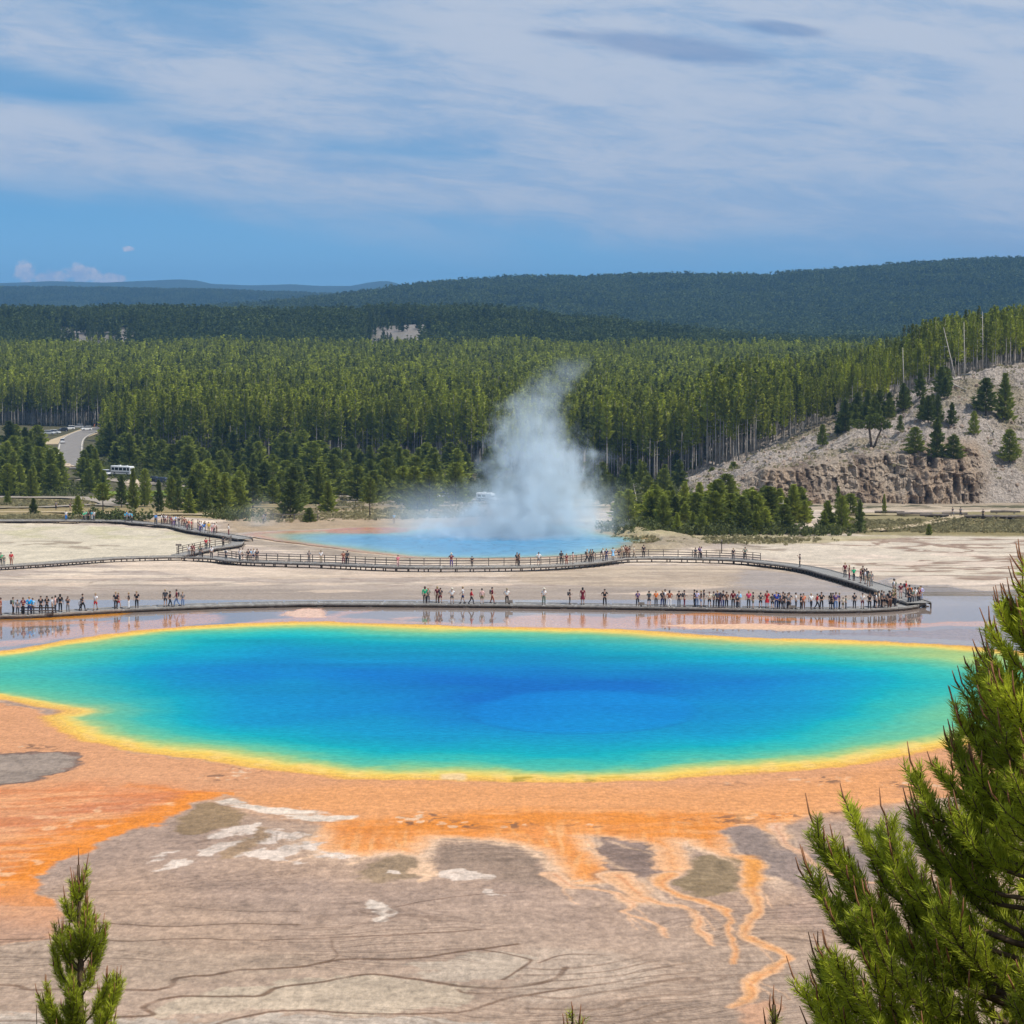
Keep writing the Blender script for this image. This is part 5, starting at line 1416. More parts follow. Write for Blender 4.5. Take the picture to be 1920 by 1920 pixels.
def boardwalk(name, label, group, line, width, deck_h, post_step, rail=None, curb=True, front=True, height=None):
    """line: photo positions of the near edge of the deck top (world line at deck height)."""
    q = spline(line, 6)
    # near edge at deck height
    X, Y, Z = gp(q[:, 0], q[:, 1])
    k = 1 - deck_h / (HC - Z)
    P = np.stack([X * k, Y * k], 1)
    P, run = resample(P, 1.2)
    T = np.gradient(P, axis=0); T /= np.linalg.norm(T, axis=1)[:, None]
    Nn = np.stack([-T[:, 1], T[:, 0]], 1)
    # the far side is the one with larger distance
    sgn = 1 if np.mean((P + Nn)[:, 1] - P[:, 1]) > 0 else -1
    w = Walk(); w.P = P; w.N = Nn * sgn; w.run = run; w.width = width
    w.z = prof(P[:, 1]) + deck_h
    w.T = T
    root = empty(name, (float(P[0, 0]), float(P[0, 1]), float(prof(P[0, 1]))))
    org = np.array(root.location)
    A = np.column_stack([P, w.z]) - org; B = np.column_stack([P + w.N * width, w.z]) - org
    n_ = len(P); i = np.arange(n_ - 1); th = 0.07
    V_ = np.concatenate([A, B, A - [0, 0, th], B - [0, 0, th]])
    q4 = lambda a, b: np.stack([i + a * n_, i + 1 + a * n_, i + 1 + b * n_, i + b * n_], 1)
    Fc = np.concatenate([q4(0, 1), q4(2, 3), q4(0, 2), q4(1, 3)])
    link('deck', mesh_np('deck', V_, Fc, [M_PLANK], False, {'run': ('FLOAT', np.tile(run, 4))}), root)
    # stringers under both edges
    for off in (0.06, width - 0.06):
        mb = MB(); Q = P + w.N * off
        for j in range(n_ - 1):
            mb.bar(tuple(np.append(Q[j], w.z[j] - th - 0.075) - org), tuple(np.append(Q[j + 1], w.z[j + 1] - th - 0.075) - org), 0.09, 0.14)
        mb.build('joist', [M_BEAM], root)
    if curb:
        mb = MB(); step_ = max(1, int(3.6 / 1.2))
        for off in (0.05, width - 0.05):
            Q = P + w.N * off
            for j in range(0, n_ - 1, step_):
                e = min(j + step_, n_ - 1)
                a = np.append(Q[j], w.z[j] + 0.075) - org; b = np.append(Q[e], w.z[e] + 0.075) - org
                mb.bar(tuple(a + (b - a) * .03), tuple(a + (b - a) * .97), 0.09, 0.09)
        mb.build('curb_rail', [M_CURB], root)
    # posts
    Pp, rp = resample(np.column_stack([P, w.N, w.z]), post_step)
    cnt = 0; extra = MB()
    for r_ in Pp:
        for off in (0.08, width - 0.08):
            x, y = r_[0] + r_[2] * off, r_[1] + r_[3] * off
            zt = r_[4] - th; zb = float(prof(y)) - 0.3
            m2 = MB(); m2.box(tuple(np.array([x, y, (zt + zb) / 2]) - org), (0.16, 0.16, zt - zb))
            if off < 1: m2.box(tuple(np.array([x, y - 0.02, zb + 0.33]) - org), (0.7, 0.35, 0.10))
            if cnt < 96:
                m2.build('support_post', [M_BEAM], root); cnt += 1
            else:
                extra.add(m2.v, m2.f)
    if extra.v:
        o_ = extra.build('support_post', [M_BEAM], root); o_['kind'] = 'stuff'
    if rail:
        a0, a1 = rail
        # rail along the far edge between two bearings
        UA, _ = proj(P[:, 0], P[:, 1], w.z)
        idx = np.where((UA > a0) & (UA < a1))[0]
        Q = np.column_stack([P + w.N * (width - 0.06), w.z])[idx]
        Q2, _ = resample(Q, 2.3)
        for r_ in Q2:
            m2 = MB(); m2.box(tuple(np.array([r_[0], r_[1], r_[2] + 0.5]) - org), (0.11, 0.11, 1.15)); m2.build('railing_post', [M_RAIL], root)
        for hh, tw, tv in ((1.09, 0.14, 0.06), (0.74, 0.05, 0.12), (0.38, 0.05, 0.12)):
            mb = MB()
            for j in range(len(Q2) - 1):
                a = Q2[j] + [0, 0, hh] - org; b = Q2[j + 1] + [0, 0, hh] - org
                mb.bar(tuple(a), tuple(b), tw, tv)
            mb.build('rail', [M_RAIL], root)
    tag(root, label, 'boardwalk', group)
    return w
BW = {}
BW['near'] = boardwalk('boardwalk', 'low grey boardwalk crossing the whole view just behind the big blue spring', None,
    [(-140, 1162), (-60, 1159), (0, 1156), (60, 1154), (130, 1150), (250, 1143), (400, 1137), (520, 1134), (620, 1133), (800, 1134), (960, 1135.5), (1200, 1139), (1400, 1143), (1500, 1145), (1600, 1144.5), (1680, 1141), (1715, 1137), (1737, 1132)], 2.5, 0.32, 5.5)
BW['back'] = boardwalk('boardwalk', 'railed boardwalk running from the back pool down to the crowded corner at the right', None,
    [(345, 1046), (400, 1052), (430, 1056), (520, 1060), (600, 1063), (700, 1067.5), (800, 1070), (960, 1069), (1050, 1066), (1110, 1061), (1160, 1054), (1200, 1051), (1300, 1052), (1380, 1055), (1440, 1062), (1500, 1071), (1560, 1086), (1610, 1101), (1660, 1118), (1700, 1131)], 2.9, 0.62, 2.3, rail=(372, 1395))
BW['left'] = boardwalk('boardwalk', 'narrow plank boardwalk on short posts crossing the pale flats at the left', None,
    [(-180, 1074), (-60, 1070), (0, 1067), (60, 1063), (120, 1058), (200, 1052), (280, 1047), (345, 1045)], 2.2, 0.55, 2.0)
BW['far'] = boardwalk('boardwalk', 'farthest boardwalk carrying a crowd behind the pale flats on the left', None,
    [(-180, 978), (0, 977), (120, 977), (215, 978), (250, 981), (310, 986), (345, 994), (380, 1000), (420, 1006), (445, 1011)], 2.8, 0.5, 4.0)
BW['link'] = boardwalk('boardwalk', 'short railed boardwalk curving behind the left end of the back pool', None,
    [(345, 1042), (380, 1034), (410, 1028), (450, 1022), (458, 1016)], 2.2, 0.5, 2.5, rail=(352, 470))

def sign_post(loc, h, lab, wide=0.5):
    root = empty('sign_post', loc)
    mb = MB(); mb.box((0, 0, h / 2), (0.14, 0.12, h)); mb.build('post', [M_BEAM], root)
    mb = MB(); mb.box((0, -0.08, h + 0.05), (wide, 0.12, 0.30), Matrix.Rotation(R(-25), 3, 'X')); mb.build('panel', [M_RAIL], root)
    return tag(root, lab, 'sign')
p_ = gpt(337, 1044); sign_post((p_.x, p_.y - 1.2, p_.z + .2), 1.75, 'dark box-topped post where the left boardwalk joins the railed one', 0.9)
for (u_, v_, lab) in ((955, 1139, 'small low sign on the near boardwalk edge beside the man in white'), (1202, 1143, 'low sign at the near boardwalk edge left of the orange-clad visitor'), (1485, 1149, 'low flat sign at the near boardwalk edge before the big crowd')):
    p_ = gpt(u_, v_); sign_post((p_.x, p_.y, p_.z), 0.62, lab, 0.75)
p_ = gpt(1356, 1046); sign_post((p_.x, p_.y + 3, p_.z + .5), 1.9, 'tall slender post beside the railed boardwalk at the right', 0.25)

# bench among the visitors at the left
root = empty('bench', (0, 0, 0))
mb = MB(); mb.box((0, 0, 0.45), (2.6, 0.42, 0.06)); mb.build('seat', [M_BEAM], root)
mb = MB(); mb.box((0, 0.2, 0.72), (2.6, 0.05, 0.14)); mb.build('backrest', [M_BEAM], root)
for sx in (-1.1, 1.1):
    mb = MB(); mb.box((sx, -.14, .22), (.08, .08, .43)); mb.box((sx, .18, .38), (.08, .06, .76)); mb.box((sx, 0, .40), (.08, .36, .05)); mb.build('leg', [M_BEAM], root)
w_ = BW['near']; j_ = int(np.argmin(np.abs(proj(w_.P[:, 0], w_.P[:, 1], w_.z)[0] - 73)))
root.location = (w_.P[j_, 0] + w_.N[j_, 0] * .5, w_.P[j_, 1] + w_.N[j_, 1] * .5, w_.z[j_]); root.scale = (1.45, 1, 1)
tag(root, 'long dark wooden bench on the near boardwalk at the left', 'bench')

# log barriers and hikers' rail by the dirt road
for k, (u_, v_, L, a, lab) in enumerate(((1668, 965, 6, 0, 'long log barrier beside the dirt road, nearest the cliff middle'), (1715, 968, 7, 2, 'log barrier beside the dirt road left of the walkers'), (1752, 971, 5.5, -4, 'pair of dark logs lying at the bend of the dirt road'),
                             (1790, 968, 5, 0, 'log barrier between the two walkers on the dirt road'), (1838, 973, 6, 0, 'log barrier right of the lone walker'), (1872, 974, 5, 0, 'short log barrier at the right of the dirt road'), (1915, 974, 5, 0, 'log barrier at the right edge of the photo'), (1885, 964, 6, 0, 'log barrier behind the dirt road at the right'))):
    p_ = gpt(u_, v_, .55); mb = MB()
    mb.tube([(-L / 2, 0, 0), (0, 0, .03), (L / 2, 0, -.02)], [.26, .25, .2], 8)
    mb.box((-L * .3, 0, -.28), (.3, .4, .3)); mb.box((L * .3, 0, -.28), (.3, .4, .3))
    o = mb.build('log_barrier', [M_RAIL], None, False, p_); o.rotation_euler = (0, 0, R(a)); tag(o, lab, 'log')
# low fence behind the second pool
root = empty('log_fence', gpt(555, 975, 0.3)); org = root.location.copy(); pts = [gpt(a, b, .3) for a, b in ((512, 976), (530, 977), (552, 977), (572, 976), (596, 977))]
for p_ in pts:
    mb = MB(); mb.box(p_ - org + Vector((0, 0, .5)), (.18, .18, 1.1)); mb.build('post', [M_RAIL], root)
mb = MB()
for a, b in zip(pts[:-1], pts[1:]): mb.bar(a - org + Vector((0, 0, .95)), b - org + Vector((0, 0, .95)), .12, .14)
mb.build('rail', [M_RAIL], root); tag(root, 'low log fence on the bank behind the back pool', 'fence')

# ------------------------------------------------------------------ vehicles
M_GLASS = principled('dark_glass', (0.02, 0.024, 0.03), 0.08, 0.6)
M_TYRE = principled('black_rubber', (0.02, 0.02, 0.02), 0.8, 0.2)
M_RIM = principled('grey_wheel', (0.45, 0.45, 0.46), 0.35, 0.5, 0.6)
M_LAMP = principled('lamp_lens', (0.8, 0.8, 0.78), 0.15, 0.5)
M_RED = principled('red_lens', (0.5, 0.02, 0.02), 0.2, 0.5)
M_TRIM = principled('black_trim', (0.03, 0.03, 0.03), 0.5, 0.3)
def paint_mat(nm, c, r=0.22): return principled(nm, c, r, 0.5)
def wheel(root, x, y, r=0.34, w=0.24):
    mb = MB(); mb.tube([(x, y - w / 2, r), (x, y - w / 2 + .03, r), (x, y + w / 2 - .03, r), (x, y + w / 2, r)], [r * .88, r, r, r * .88], 18)
    t_ = mb.build('wheel', [M_TYRE], root, True)
    s_ = 1 if y > 0 else -1
    m2 = MB(); m2.tube([(x, y + s_ * (w / 2 - .02), r), (x, y + s_ * (w / 2 + .015), r)], [r * .62, r * .5], 14); m2.build('rim', [M_RIM], t_)
def loft(mb, secs, mi=0):
    """secs: list of (x, [(y, z)...]) cross sections, equal counts"""
    k = len(secs[0][1]); vs = []
    for x, ring in secs: vs += [(x, y, z) for y, z in ring]
    fs = [(i * k + j, i * k + (j + 1) % k, (i + 1) * k + (j + 1) % k, (i + 1) * k + j) for i in range(len(secs) - 1) for j in range(k)]
    fs += [tuple(range(k))[::-1], tuple((len(secs) - 1) * k + j for j in range(k))]
    mb.add(vs, fs, mi)
def car(name, kind, body_c):
    root = empty(name, (0, 0, 0)); pm = paint_mat(name + '_paint', body_c)
    tall = {'car': 1.45, 'suv': 1.75, 'van': 1.95}[kind]; belt = {'car': .88, 'suv': 1.05, 'van': 1.08}[kind]
    L = 4.7
    def ring(w, z0, z1, c=.12): return [(-w + .04, z0), (-w, z0 + .18), (-w, z1 - c), (-w + c, z1), (w - c, z1), (w, z1 - c), (w, z0 + .18), (w - .04, z0)]
    nose = belt - .16
    mb = MB(); loft(mb, [(-L / 2, ring(.74, .38, belt - .1)), (-L / 2 + .18, ring(.88, .24, belt)), (-1.2, ring(.92, .22, belt + .02)), (.9, ring(.92, .22, belt)), (1.5, ring(.90, .24, nose + .06)), (L / 2 - .15, ring(.84, .28, nose - .08)), (L / 2, ring(.70, .38, nose - .22))])
    mb.build('body', [pm], root, False)
    x0 = -L / 2 + (.5 if kind == 'car' else .12); x1 = 1.25
    mb = MB(); rg = lambda w, z: [(-w, belt - .02), (-w * .82 if z > belt + .1 else -w, z), (w * .82 if z > belt + .1 else w, z), (w, belt - .02)]
    loft(mb, [(x0, rg(.84, belt + .02)), (x0 + .45 if kind == 'car' else x0 + .2, rg(.86, tall - .06)), (x0 + 1.4, rg(.87, tall - .03)), (x1 - .85, rg(.87, tall - .05)), (x1, rg(.84, belt + .02))])
    mb.build('window', [M_GLASS], root)
    mb = MB(); rt = lambda w, z: [(-w, z - .07), (-w + .07, z), (w - .07, z), (w, z - .07)]
    loft(mb, [(x0 + .35 if kind == 'car' else x0 + .1, rt(.72, tall - .02)), (x0 + 1.4, rt(.76, tall + .02)), (x1 - .8, rt(.73, tall - .02))]); mb.build('roof', [pm], root)
    for sx in (-1.42, 1.42):
        for sy in (-.82, .82): wheel(root, sx, sy)
    for sy in (-.62, .62):
        mb = MB(); mb.box((L / 2 - .06, sy, nose - .2), (.12, .3, .14)); mb.build('headlight', [M_LAMP], root)
        mb = MB(); mb.box((-L / 2 + .05, sy, belt - .2), (.10, .22, .2)); mb.build('tail_light', [M_RED], root)
    mb = MB(); mb.box((L / 2 - .02, 0, .42), (.1, 1.4, .2)); mb.build('bumper', [M_TRIM], root)
    return root
def coach(name, L, H, body_c, stripe_c, windows, cab=False):
    root = empty(name, (0, 0, 0)); pm = paint_mat(name + '_paint', body_c, .3)
    mb = MB(); W_ = 1.22
    ring = lambda w, z0, z1, c=.18: [(-w, z0), (-w, z1 - c), (-w + c, z1), (w - c, z1), (w, z1 - c), (w, z0)]
    if cab:
        loft(mb, [(-L / 2, ring(W_, .45, H)), (L / 2 - 1.9, ring(W_, .45, H)), (L / 2 - 1.2, ring(W_, 1.9, H - .1)), (L / 2 - .9, ring(W_ - .1, 2.1, H - .5))])
        loft(mb, [(L / 2 - 2.0, ring(W_ - .1, .4, 2.0)), (L / 2 - 1.0, ring(W_ - .12, .4, 1.5)), (L / 2, ring(W_ - .2, .45, 1.25))])
    else:
        loft(mb, [(-L / 2, ring(W_ - .05, .45, H - .08)), (-L / 2 + .15, ring(W_, .38, H)), (L / 2 - .3, ring(W_, .38, H)), (L / 2, ring(W_ - .08, .45, H - .2))])
    bd = mb.build('body', [pm], root)
    for (x, z, w, h) in windows:
        for sy in (-1, 1):
            m2 = MB(); m2.box((x, sy * (W_ + .004), z), (w, .03, h)); m2.build('window', [M_GLASS], root)
    m2 = MB()
    if cab: m2.box((L / 2 - 1.15, 0, 1.72), (.06, 1.9, .55), Matrix.Rotation(R(-35), 3, 'Y'))
    else: m2.box((L / 2 + .005, 0, H * .62), (.05, 2.05, H * .34))
    m2.build('windscreen', [M_GLASS], root)
    for sy in (-1, 1):
        m2 = MB(); m2.box((0 if not cab else -.6, sy * (W_ + .003), .95), (L * .92 if not cab else L * .7, .02, .28)); m2.build('stripe', [paint_mat('stripe_paint', stripe_c)], root)
        for sx in (-L * .3, L * .34): wheel(root, sx, sy * (W_ - .12), .46, .28)
        m2 = MB(); m2.box((L / 2 + (.0 if not cab else -.02), sy * .85, .85), (.08, .3, .22)); m2.build('headlight', [M_LAMP], root)
    m2 = MB(); m2.box((-L * .15, 0, H + .13), (1.0, .8, .26)); m2.box((L * .22, 0, H + .11), (.8, .7, .22)); m2.build('roof_vent', [principled('vent_white', (.7, .7, .68), .5)], root)
    return root
def put(o, u_, v_, rz, lab, cat, Yz=None, sc=1.0, lift=0.3):
    p_ = gpt(u_, v_, lift); o.location = p_; o.rotation_euler = (0, 0, R(rz)); o.scale = (sc,) * 3
    return tag(o, lab, cat)
WH = (.75, .75, .74)
c1 = coach('motorhome', 9.6, 3.2, WH, (.12, .13, .15), [(-3.6, 2.15, 1.3, .9), (-1.8, 2.15, 1.6, .95), (.2, 2.15, 1.6, .95), (2.2, 2.15, 1.5, .95), (3.9, 2.15, 1.0, 1.0)])
put(c1, 230, 899, -36, 'large white motorhome with dark windows parked behind the pines', 'motorhome', lift=1.4, sc=.84)
c2 = coach('camper', 7.4, 3.2, WH, (.35, .3, .25), [(-2.4, 2.1, 1.2, .6), (-.4, 2.1, 1.2, .6)], cab=True)
put(c2, 41, 846, -98, 'white camper facing the viewer among pines at the far left', 'camper', lift=1.0)
c3 = coach('camper', 6.8, 2.9, WH, (.1, .1, .1), [(-2.2, 1.95, 1.1, .6), (-.5, 1.95, 1.2, .6)], cab=True)
put(c3, 913, 946, -30, 'white camper with dark window openings at the left foot of the steam plume', 'camper', lift=.7, sc=.72)
cw = car('parked_car', 'suv', WH); put(cw, 130, 808, -160, 'white car parked with dark windows above the road bend', 'car', lift=.6)
def ccopy(src, u_, v_, rz, lab, lift=.3, paint=None, sc=1.0):
    p_ = gpt(u_, v_, lift)
    r = copy_thing(src, p_, R(rz), sc, lab, None, 'car')
    if paint is not None:
        pm = paint_mat('car_paint', paint)
        for ch in r.children:
            if ch.name.startswith(('body', 'roof')):
                ch.material_slots[0].link = 'OBJECT'; ch.material_slots[0].material = pm
    return r
ccopy(cw, 162, 809, -150, 'white sedan on the road nearest the bright vests', .6)
ccopy(cw, 146, 805, -155, 'silver car between two white cars above the road', .6, (.4, .41, .43))
ccopy(cw, 117, 812, -150, 'dark car parked left of the white one above the road', .6, (.02, .022, .03))
ccopy(cw, 104, 816, -20, 'white pickup-like car half hidden by pines left of the road', .6, (.72, .72, .7))
ccopy(cw, 93, 817, -10, 'leftmost white car in the row above the road', .6, (.6, .6, .6))
ccopy(cw, 117, 833, 100, 'small white car at the left edge of the road bend', .5, (.7, .7, .7))
ccopy(cw, 201, 897, -60, 'white car parked close behind the big motorhome', .9, (.7, .7, .7))
ccopy(cw, 291, 908, -15, 'black car parked at the left of the dark row behind the grass', .6, (.015, .015, .018))
ccopy(cw, 307, 910, -15, 'dark blue car parked second in the row behind the grass', .6, (.03, .04, .08))
ccopy(cw, 326, 911, -12, 'grey car at the right of the row behind the grass', .6, (.3, .31, .33))
ccopy(cw, 372, 916, -12, 'dark grey car between two clumps of young pines', .6, (.06, .06, .065))
ccopy(cw, 388, 917, -12, 'black car glimpsed between the young pines', .6, (.02, .02, .02))
ccopy(cw, 466, 924, -12, 'white car glimpsed beside the steam on the left', .6, (.7, .7, .7))
ccopy(cw, 612, 925, -170, 'white car glimpsed in the thicket behind the back pool', 1.2, (.7, .7, .7))
ccopy(cw, 640, 929, -170, 'white hatchback just right of the other car in the thicket', 1.2, (.72, .72, .72))
ccopy(cw, 812, 935, -170, 'silver car faint in the steam', .8, (.5, .5, .5))
ccopy(cw, 830, 938, -170, 'white car faint in the steam', .8, (.7, .7, .7))
# pale boulders at the wood edge
rsb = np.random.RandomState(61)
M_BOULD = principled('pale_boulder', ac(214, 200, 180), .9, .1, noise=(1.2, .2), bump=(2, .5))
for k, (u_, v_, s_, lab) in enumerate(((1210, 924, 1.6, 'pale boulder at the wood edge nearest the steam'), (1222, 921, 1.9, 'largest pale boulder at the wood edge'), (1162, 948, 1.5, 'pale boulder beside the thicket in thin steam'), (1240, 930, 1.2, 'small pale boulder right of the largest'), (250, 912, 2.3, 'pale rock heap below the motorhome'), (125, 878, 1.8, 'tan boulder at the foot of the curving road'))):
    bm = bmesh.new(); bmesh.ops.create_icosphere(bm, subdivisions=3, radius=s_)
    for v_2 in bm.verts:
        c_ = v_2.co; n_ = float(fbm(np.array([c_.x * .9 + k * 7]), np.array([c_.y * .9 + c_.z]), 3, 5)[0])
        v_2.co = Vector((c_.x * 1.3, c_.y, c_.z * .7)) * (0.65 + .7 * n_)
    me_ = bpy.data.meshes.new('boulder'); bm.to_mesh(me_); bm.free(); me_.materials.append(M_BOULD)
    tag(link('boulder', me_, None, gpt(u_, v_, .4)), lab, 'boulder')
# ------------------------------------------------------------------ people
def skin_mesh(name, verts, edges, radii, root_i=0, sub=1):
    me = bpy.data.meshes.new(name)
    me.from_pydata(verts, edges, [])
    o = bpy.data.objects.new(name, me); COL.objects.link(o)
    md = o.modifiers.new('skin', 'SKIN'); md.use_smooth_shade = True
    if not me.skin_vertices: return None
    for i, r_ in enumerate(radii):
        sv = me.skin_vertices[0].data[i]
        sv.radius = (r_, r_) if not isinstance(r_, tuple) else r_
        sv.use_root = (i == root_i)
    ss = o.modifiers.new('sub', 'SUBSURF'); ss.levels = sub; ss.render_levels = sub
    dg = bpy.context.evaluated_depsgraph_get(); dg.update()
    ev = o.evaluated_get(dg)
    out = bpy.data.meshes.new_from_object(ev, preserve_all_data_layers=True, depsgraph=dg)
    bpy.data.objects.remove(o)
    out.name = name
    return out
def add_hands_head(me, wr, hd, nose_dir):
    """adds fingers, nose and ears to the body mesh"""
    bm = bmesh.new(); bm.from_mesh(me)
    def cone(a, b, r1, r2, k=5):
        a, b = Vector(a), Vector(b); d = b - a
        q = d.to_track_quat('Z', 'Y').to_matrix().to_4x4()
        bmesh.ops.create_cone(bm, cap_ends=True, segments=k, radius1=r1, radius2=r2, depth=d.length, matrix=Matrix.Translation((a + b) / 2) @ q)
    for (w, d) in wr:
        w, d = Vector(w), Vector(d).normalized()
        s_ = d.cross(Vector((0, 1, 0)));
        if s_.length < .2: s_ = d.cross(Vector((1, 0, 0)))
        s_.normalize(); n_ = d.cross(s_)
        cone(w, w + d * .09, .034, .038, 6)
        for i, L in enumerate((.065, .078, .072, .055)):
            b0 = w + d * .085 + s_ * (i - 1.5) * .019
            m_ = b0 + d * L * .55 + n_ * .006; cone(b0, m_, .010, .009); cone(m_, m_ + d * L * .45 + n_ * .018, .009, .007)
        t0 = w + d * .035 + s_ * -.035; cone(t0, t0 + (d * .6 - s_ * .8) * .05, .012, .010); cone(t0 + (d * .6 - s_ * .8) * .05, t0 + d * .06 - s_ * .045, .010, .008)
    h, nd = Vector(hd), Vector(nose_dir)
    cone(h + nd * .085 + Vector((0, 0, -.005)), h + nd * .118 + Vector((0, 0, -.018)), .018, .010)
    sd_ = nd.cross(Vector((0, 0, 1)))
    for s2 in (-1, 1): cone(h + sd_ * s2 * .072, h + sd_ * s2 * .092, .028, .022)
    bm.to_mesh(me); bm.free()
    me.polygons.foreach_set('use_smooth', [True] * len(me.polygons))
M_SKIN = principled('skin', (0.46, 0.29, 0.21), 0.6, 0.3)
# poses: joints in metres, facing -Y
POSE = {}
def pose(nm, hipL, kneeL, ankL, hipR, kneeR, ankR, elL, wrL, elR, wrR, lean=0.0):
    POSE[nm] = dict(pel=(0, 0, .95), chest=(0, lean * .6, 1.30), neck=(0, lean, 1.48), head=(0, lean - .015, 1.62),
                    shL=(.19, lean * .9, 1.42), shR=(-.19, lean * .9, 1.42), hipL=hipL, kneeL=kneeL, ankL=ankL, hipR=hipR, kneeR=kneeR, ankR=ankR, elL=elL, wrL=wrL, elR=elR, wrR=wrR)
pose('stand', (.10, 0, .90), (.11, -.02, .49), (.12, .02, .08), (-.10, 0, .90), (-.11, -.02, .49), (-.12, .02, .08), (.27, .03, 1.14), (.27, -.06, .90), (-.27, .03, 1.14), (-.27, -.06, .90))
pose('photo', (.10, 0, .90), (.12, -.02, .49), (.14, .02, .08), (-.10, 0, .90), (-.12, -.02, .49), (-.13, .02, .08), (.26, -.12, 1.22), (.10, -.26, 1.50), (-.26, -.12, 1.22), (-.10, -.26, 1.50))
pose('hold', (.10, 0, .90), (.09, -.03, .49), (.11, .02, .08), (-.10, 0, .90), (-.13, -.02, .49), (-.16, .03, .08), (.25, -.02, 1.14), (.08, -.24, 1.18), (-.27, .03, 1.14), (-.26, -.08, .91))
pose('walk', (.09, 0, .90), (.10, -.20, .52), (.10, -.26, .10), (-.09, 0, .90), (-.10, .08, .50), (-.10, .34, .16), (.25, .14, 1.16), (.24, .10, .93), (-.25, -.12, 1.17), (-.24, -.26, .98), -.02)
pose('stride', (.09, 0, .90), (.10, .04, .49), (.10, .20, .12), (-.09, 0, .90), (-.10, -.16, .52), (-.10, -.24, .09), (.25, -.14, 1.18), (.22, -.30, 1.05), (-.25, .12, 1.17), (-.25, .10, .93), -.02)
pose('hips', (.10, 0, .90), (.13, -.02, .49), (.16, .02, .08), (-.10, 0, .90), (-.12, -.02, .49), (-.13, .02, .08), (.38, .06, 1.20), (.20, -.04, 1.02), (-.38, .06, 1.20), (-.20, -.04, 1.02))
def fig(nm):
    p = POSE[nm]
    ft = lambda a: (a[0], a[1] - .15, a[2] - .05)
    V_ = [p['pel'], p['chest'], p['neck'], p['head'], (p['head'][0], p['head'][1], p['head'][2] + .10), p['shL'], p['elL'], p['wrL'], p['shR'], p['elR'], p['wrR'],
          p['hipL'], p['kneeL'], p['ankL'], ft(p['ankL']), p['hipR'], p['kneeR'], p['ankR'], ft(p['ankR'])]
    E = [(0, 1), (1, 2), (2, 3), (3, 4), (1, 5), (5, 6), (6, 7), (1, 8), (8, 9), (9, 10), (0, 11), (11, 12), (12, 13), (13, 14), (0, 15), (15, 16), (16, 17), (17, 18)]
    r_ = [(.135, .10), (.15, .11), .055, (.078, .092), (.062, .075), .058, .042, .030, .058, .042, .030, .088, .056, .040, .038, .088, .056, .040, .038]
    body = skin_mesh('body', V_, E, r_)
    d1 = Vector(p['wrL']) - Vector(p['elL']); d2 = Vector(p['wrR']) - Vector(p['elR'])
    add_hands_head(body, [(p['wrL'], d1), (p['wrR'], d2)], p['head'], (0, -1, 0))
    body.materials.append(M_SKIN)
    mid = lambda a, b, t: tuple(Vector(a).lerp(Vector(b), t))
    def shirt(sleeve):
        el, er = (mid(p['shL'], p['elL'], .75), mid(p['shR'], p['elR'], .75))
        V2 = [(0, 0, .93), p['chest'], mid(p['chest'], p['neck'], .8), p['shL'], el, p['shR'], er]
        E2 = [(0, 1), (1, 2), (1, 3), (3, 4), (1, 5), (5, 6)]; r2 = [(.165, .125), (.172, .13), .07, .074, .062, .074, .062]
        if sleeve:
            V2 += [p['elL'], mid(p['elL'], p['wrL'], .92), p['elR'], mid(p['elR'], p['wrR'], .92)]; E2 += [(4, 7), (7, 8), (6, 9), (9, 10)]; r2 += [.056, .046, .056, .046]
        return skin_mesh('shirt', V2, E2, r2)
    def legs(long_, skirt=False):
        V2 = [(0, 0, 1.0), p['pel'], p['hipL'], p['kneeL'], p['hipR'], p['kneeR']]
        E2 = [(0, 1), (1, 2), (1, 4), (2, 3), (4, 5)]; r2 = [(.148, .115), (.15, .12), .108, .078, .108, .078]
        if not long_: V2[3] = mid(p['hipL'], p['kneeL'], .8); V2[5] = mid(p['hipR'], p['kneeR'], .8); r2[3] = r2[5] = .088
        else: V2 += [mid(p['kneeL'], p['ankL'], .9), mid(p['kneeR'], p['ankR'], .9)]; E2 += [(3, 6), (5, 7)]; r2 += [.062, .062]
        return skin_mesh('trousers' if long_ else 'shorts', V2, E2, r2)
    h = p['head']
    def dress():
        mb = MB(); rings = [(.14, 1.30), (.125, 1.10), (.16, .95), (.21, .75), (.25, .55)]; k = 12; vs = []
        for r2_, z in rings: vs += [(r2_ * math.cos(2 * math.pi * j / k), r2_ * .8 * math.sin(2 * math.pi * j / k) + (z > 1.2) * p['chest'][1], z) for j in range(k)]
        mb.add(vs, [(i * k + j, i * k + (j + 1) % k, (i + 1) * k + (j + 1) % k, (i + 1) * k + j) for i in range(4) for j in range(k)])
        return mb.mesh('dress', [], True)
    def hair(long_):
        bm = bmesh.new(); bmesh.ops.create_uvsphere(bm, u_segments=12, v_segments=8, radius=.108)
        for v in bm.verts:
            if v.co.z < -.01 and v.co.y < .02: v.co.z = -.01; v.co.y = max(v.co.y, -.055)
            if long_ and v.co.z < -.03 and v.co.y > 0: v.co.z *= 2.6; v.co.x *= 1.1
            v.co += Vector((h[0], h[1] + .012, h[2] + .052))
        me = bpy.data.meshes.new('hair'); bm.to_mesh(me); bm.free(); me.polygons.foreach_set('use_smooth', [True] * len(me.polygons)); return me
    def hat():
        mb = MB(); c = (h[0], h[1], h[2] + .07)
        mb.tube([(c[0], c[1], c[2]), (c[0], c[1], c[2] + .015)], [.19, .18], 14); mb.tube([(c[0], c[1], c[2] + .01), (c[0], c[1], c[2] + .10), (c[0], c[1], c[2] + .13)], [.112, .10, .06], 12)
        return mb.mesh('hat', [], False)
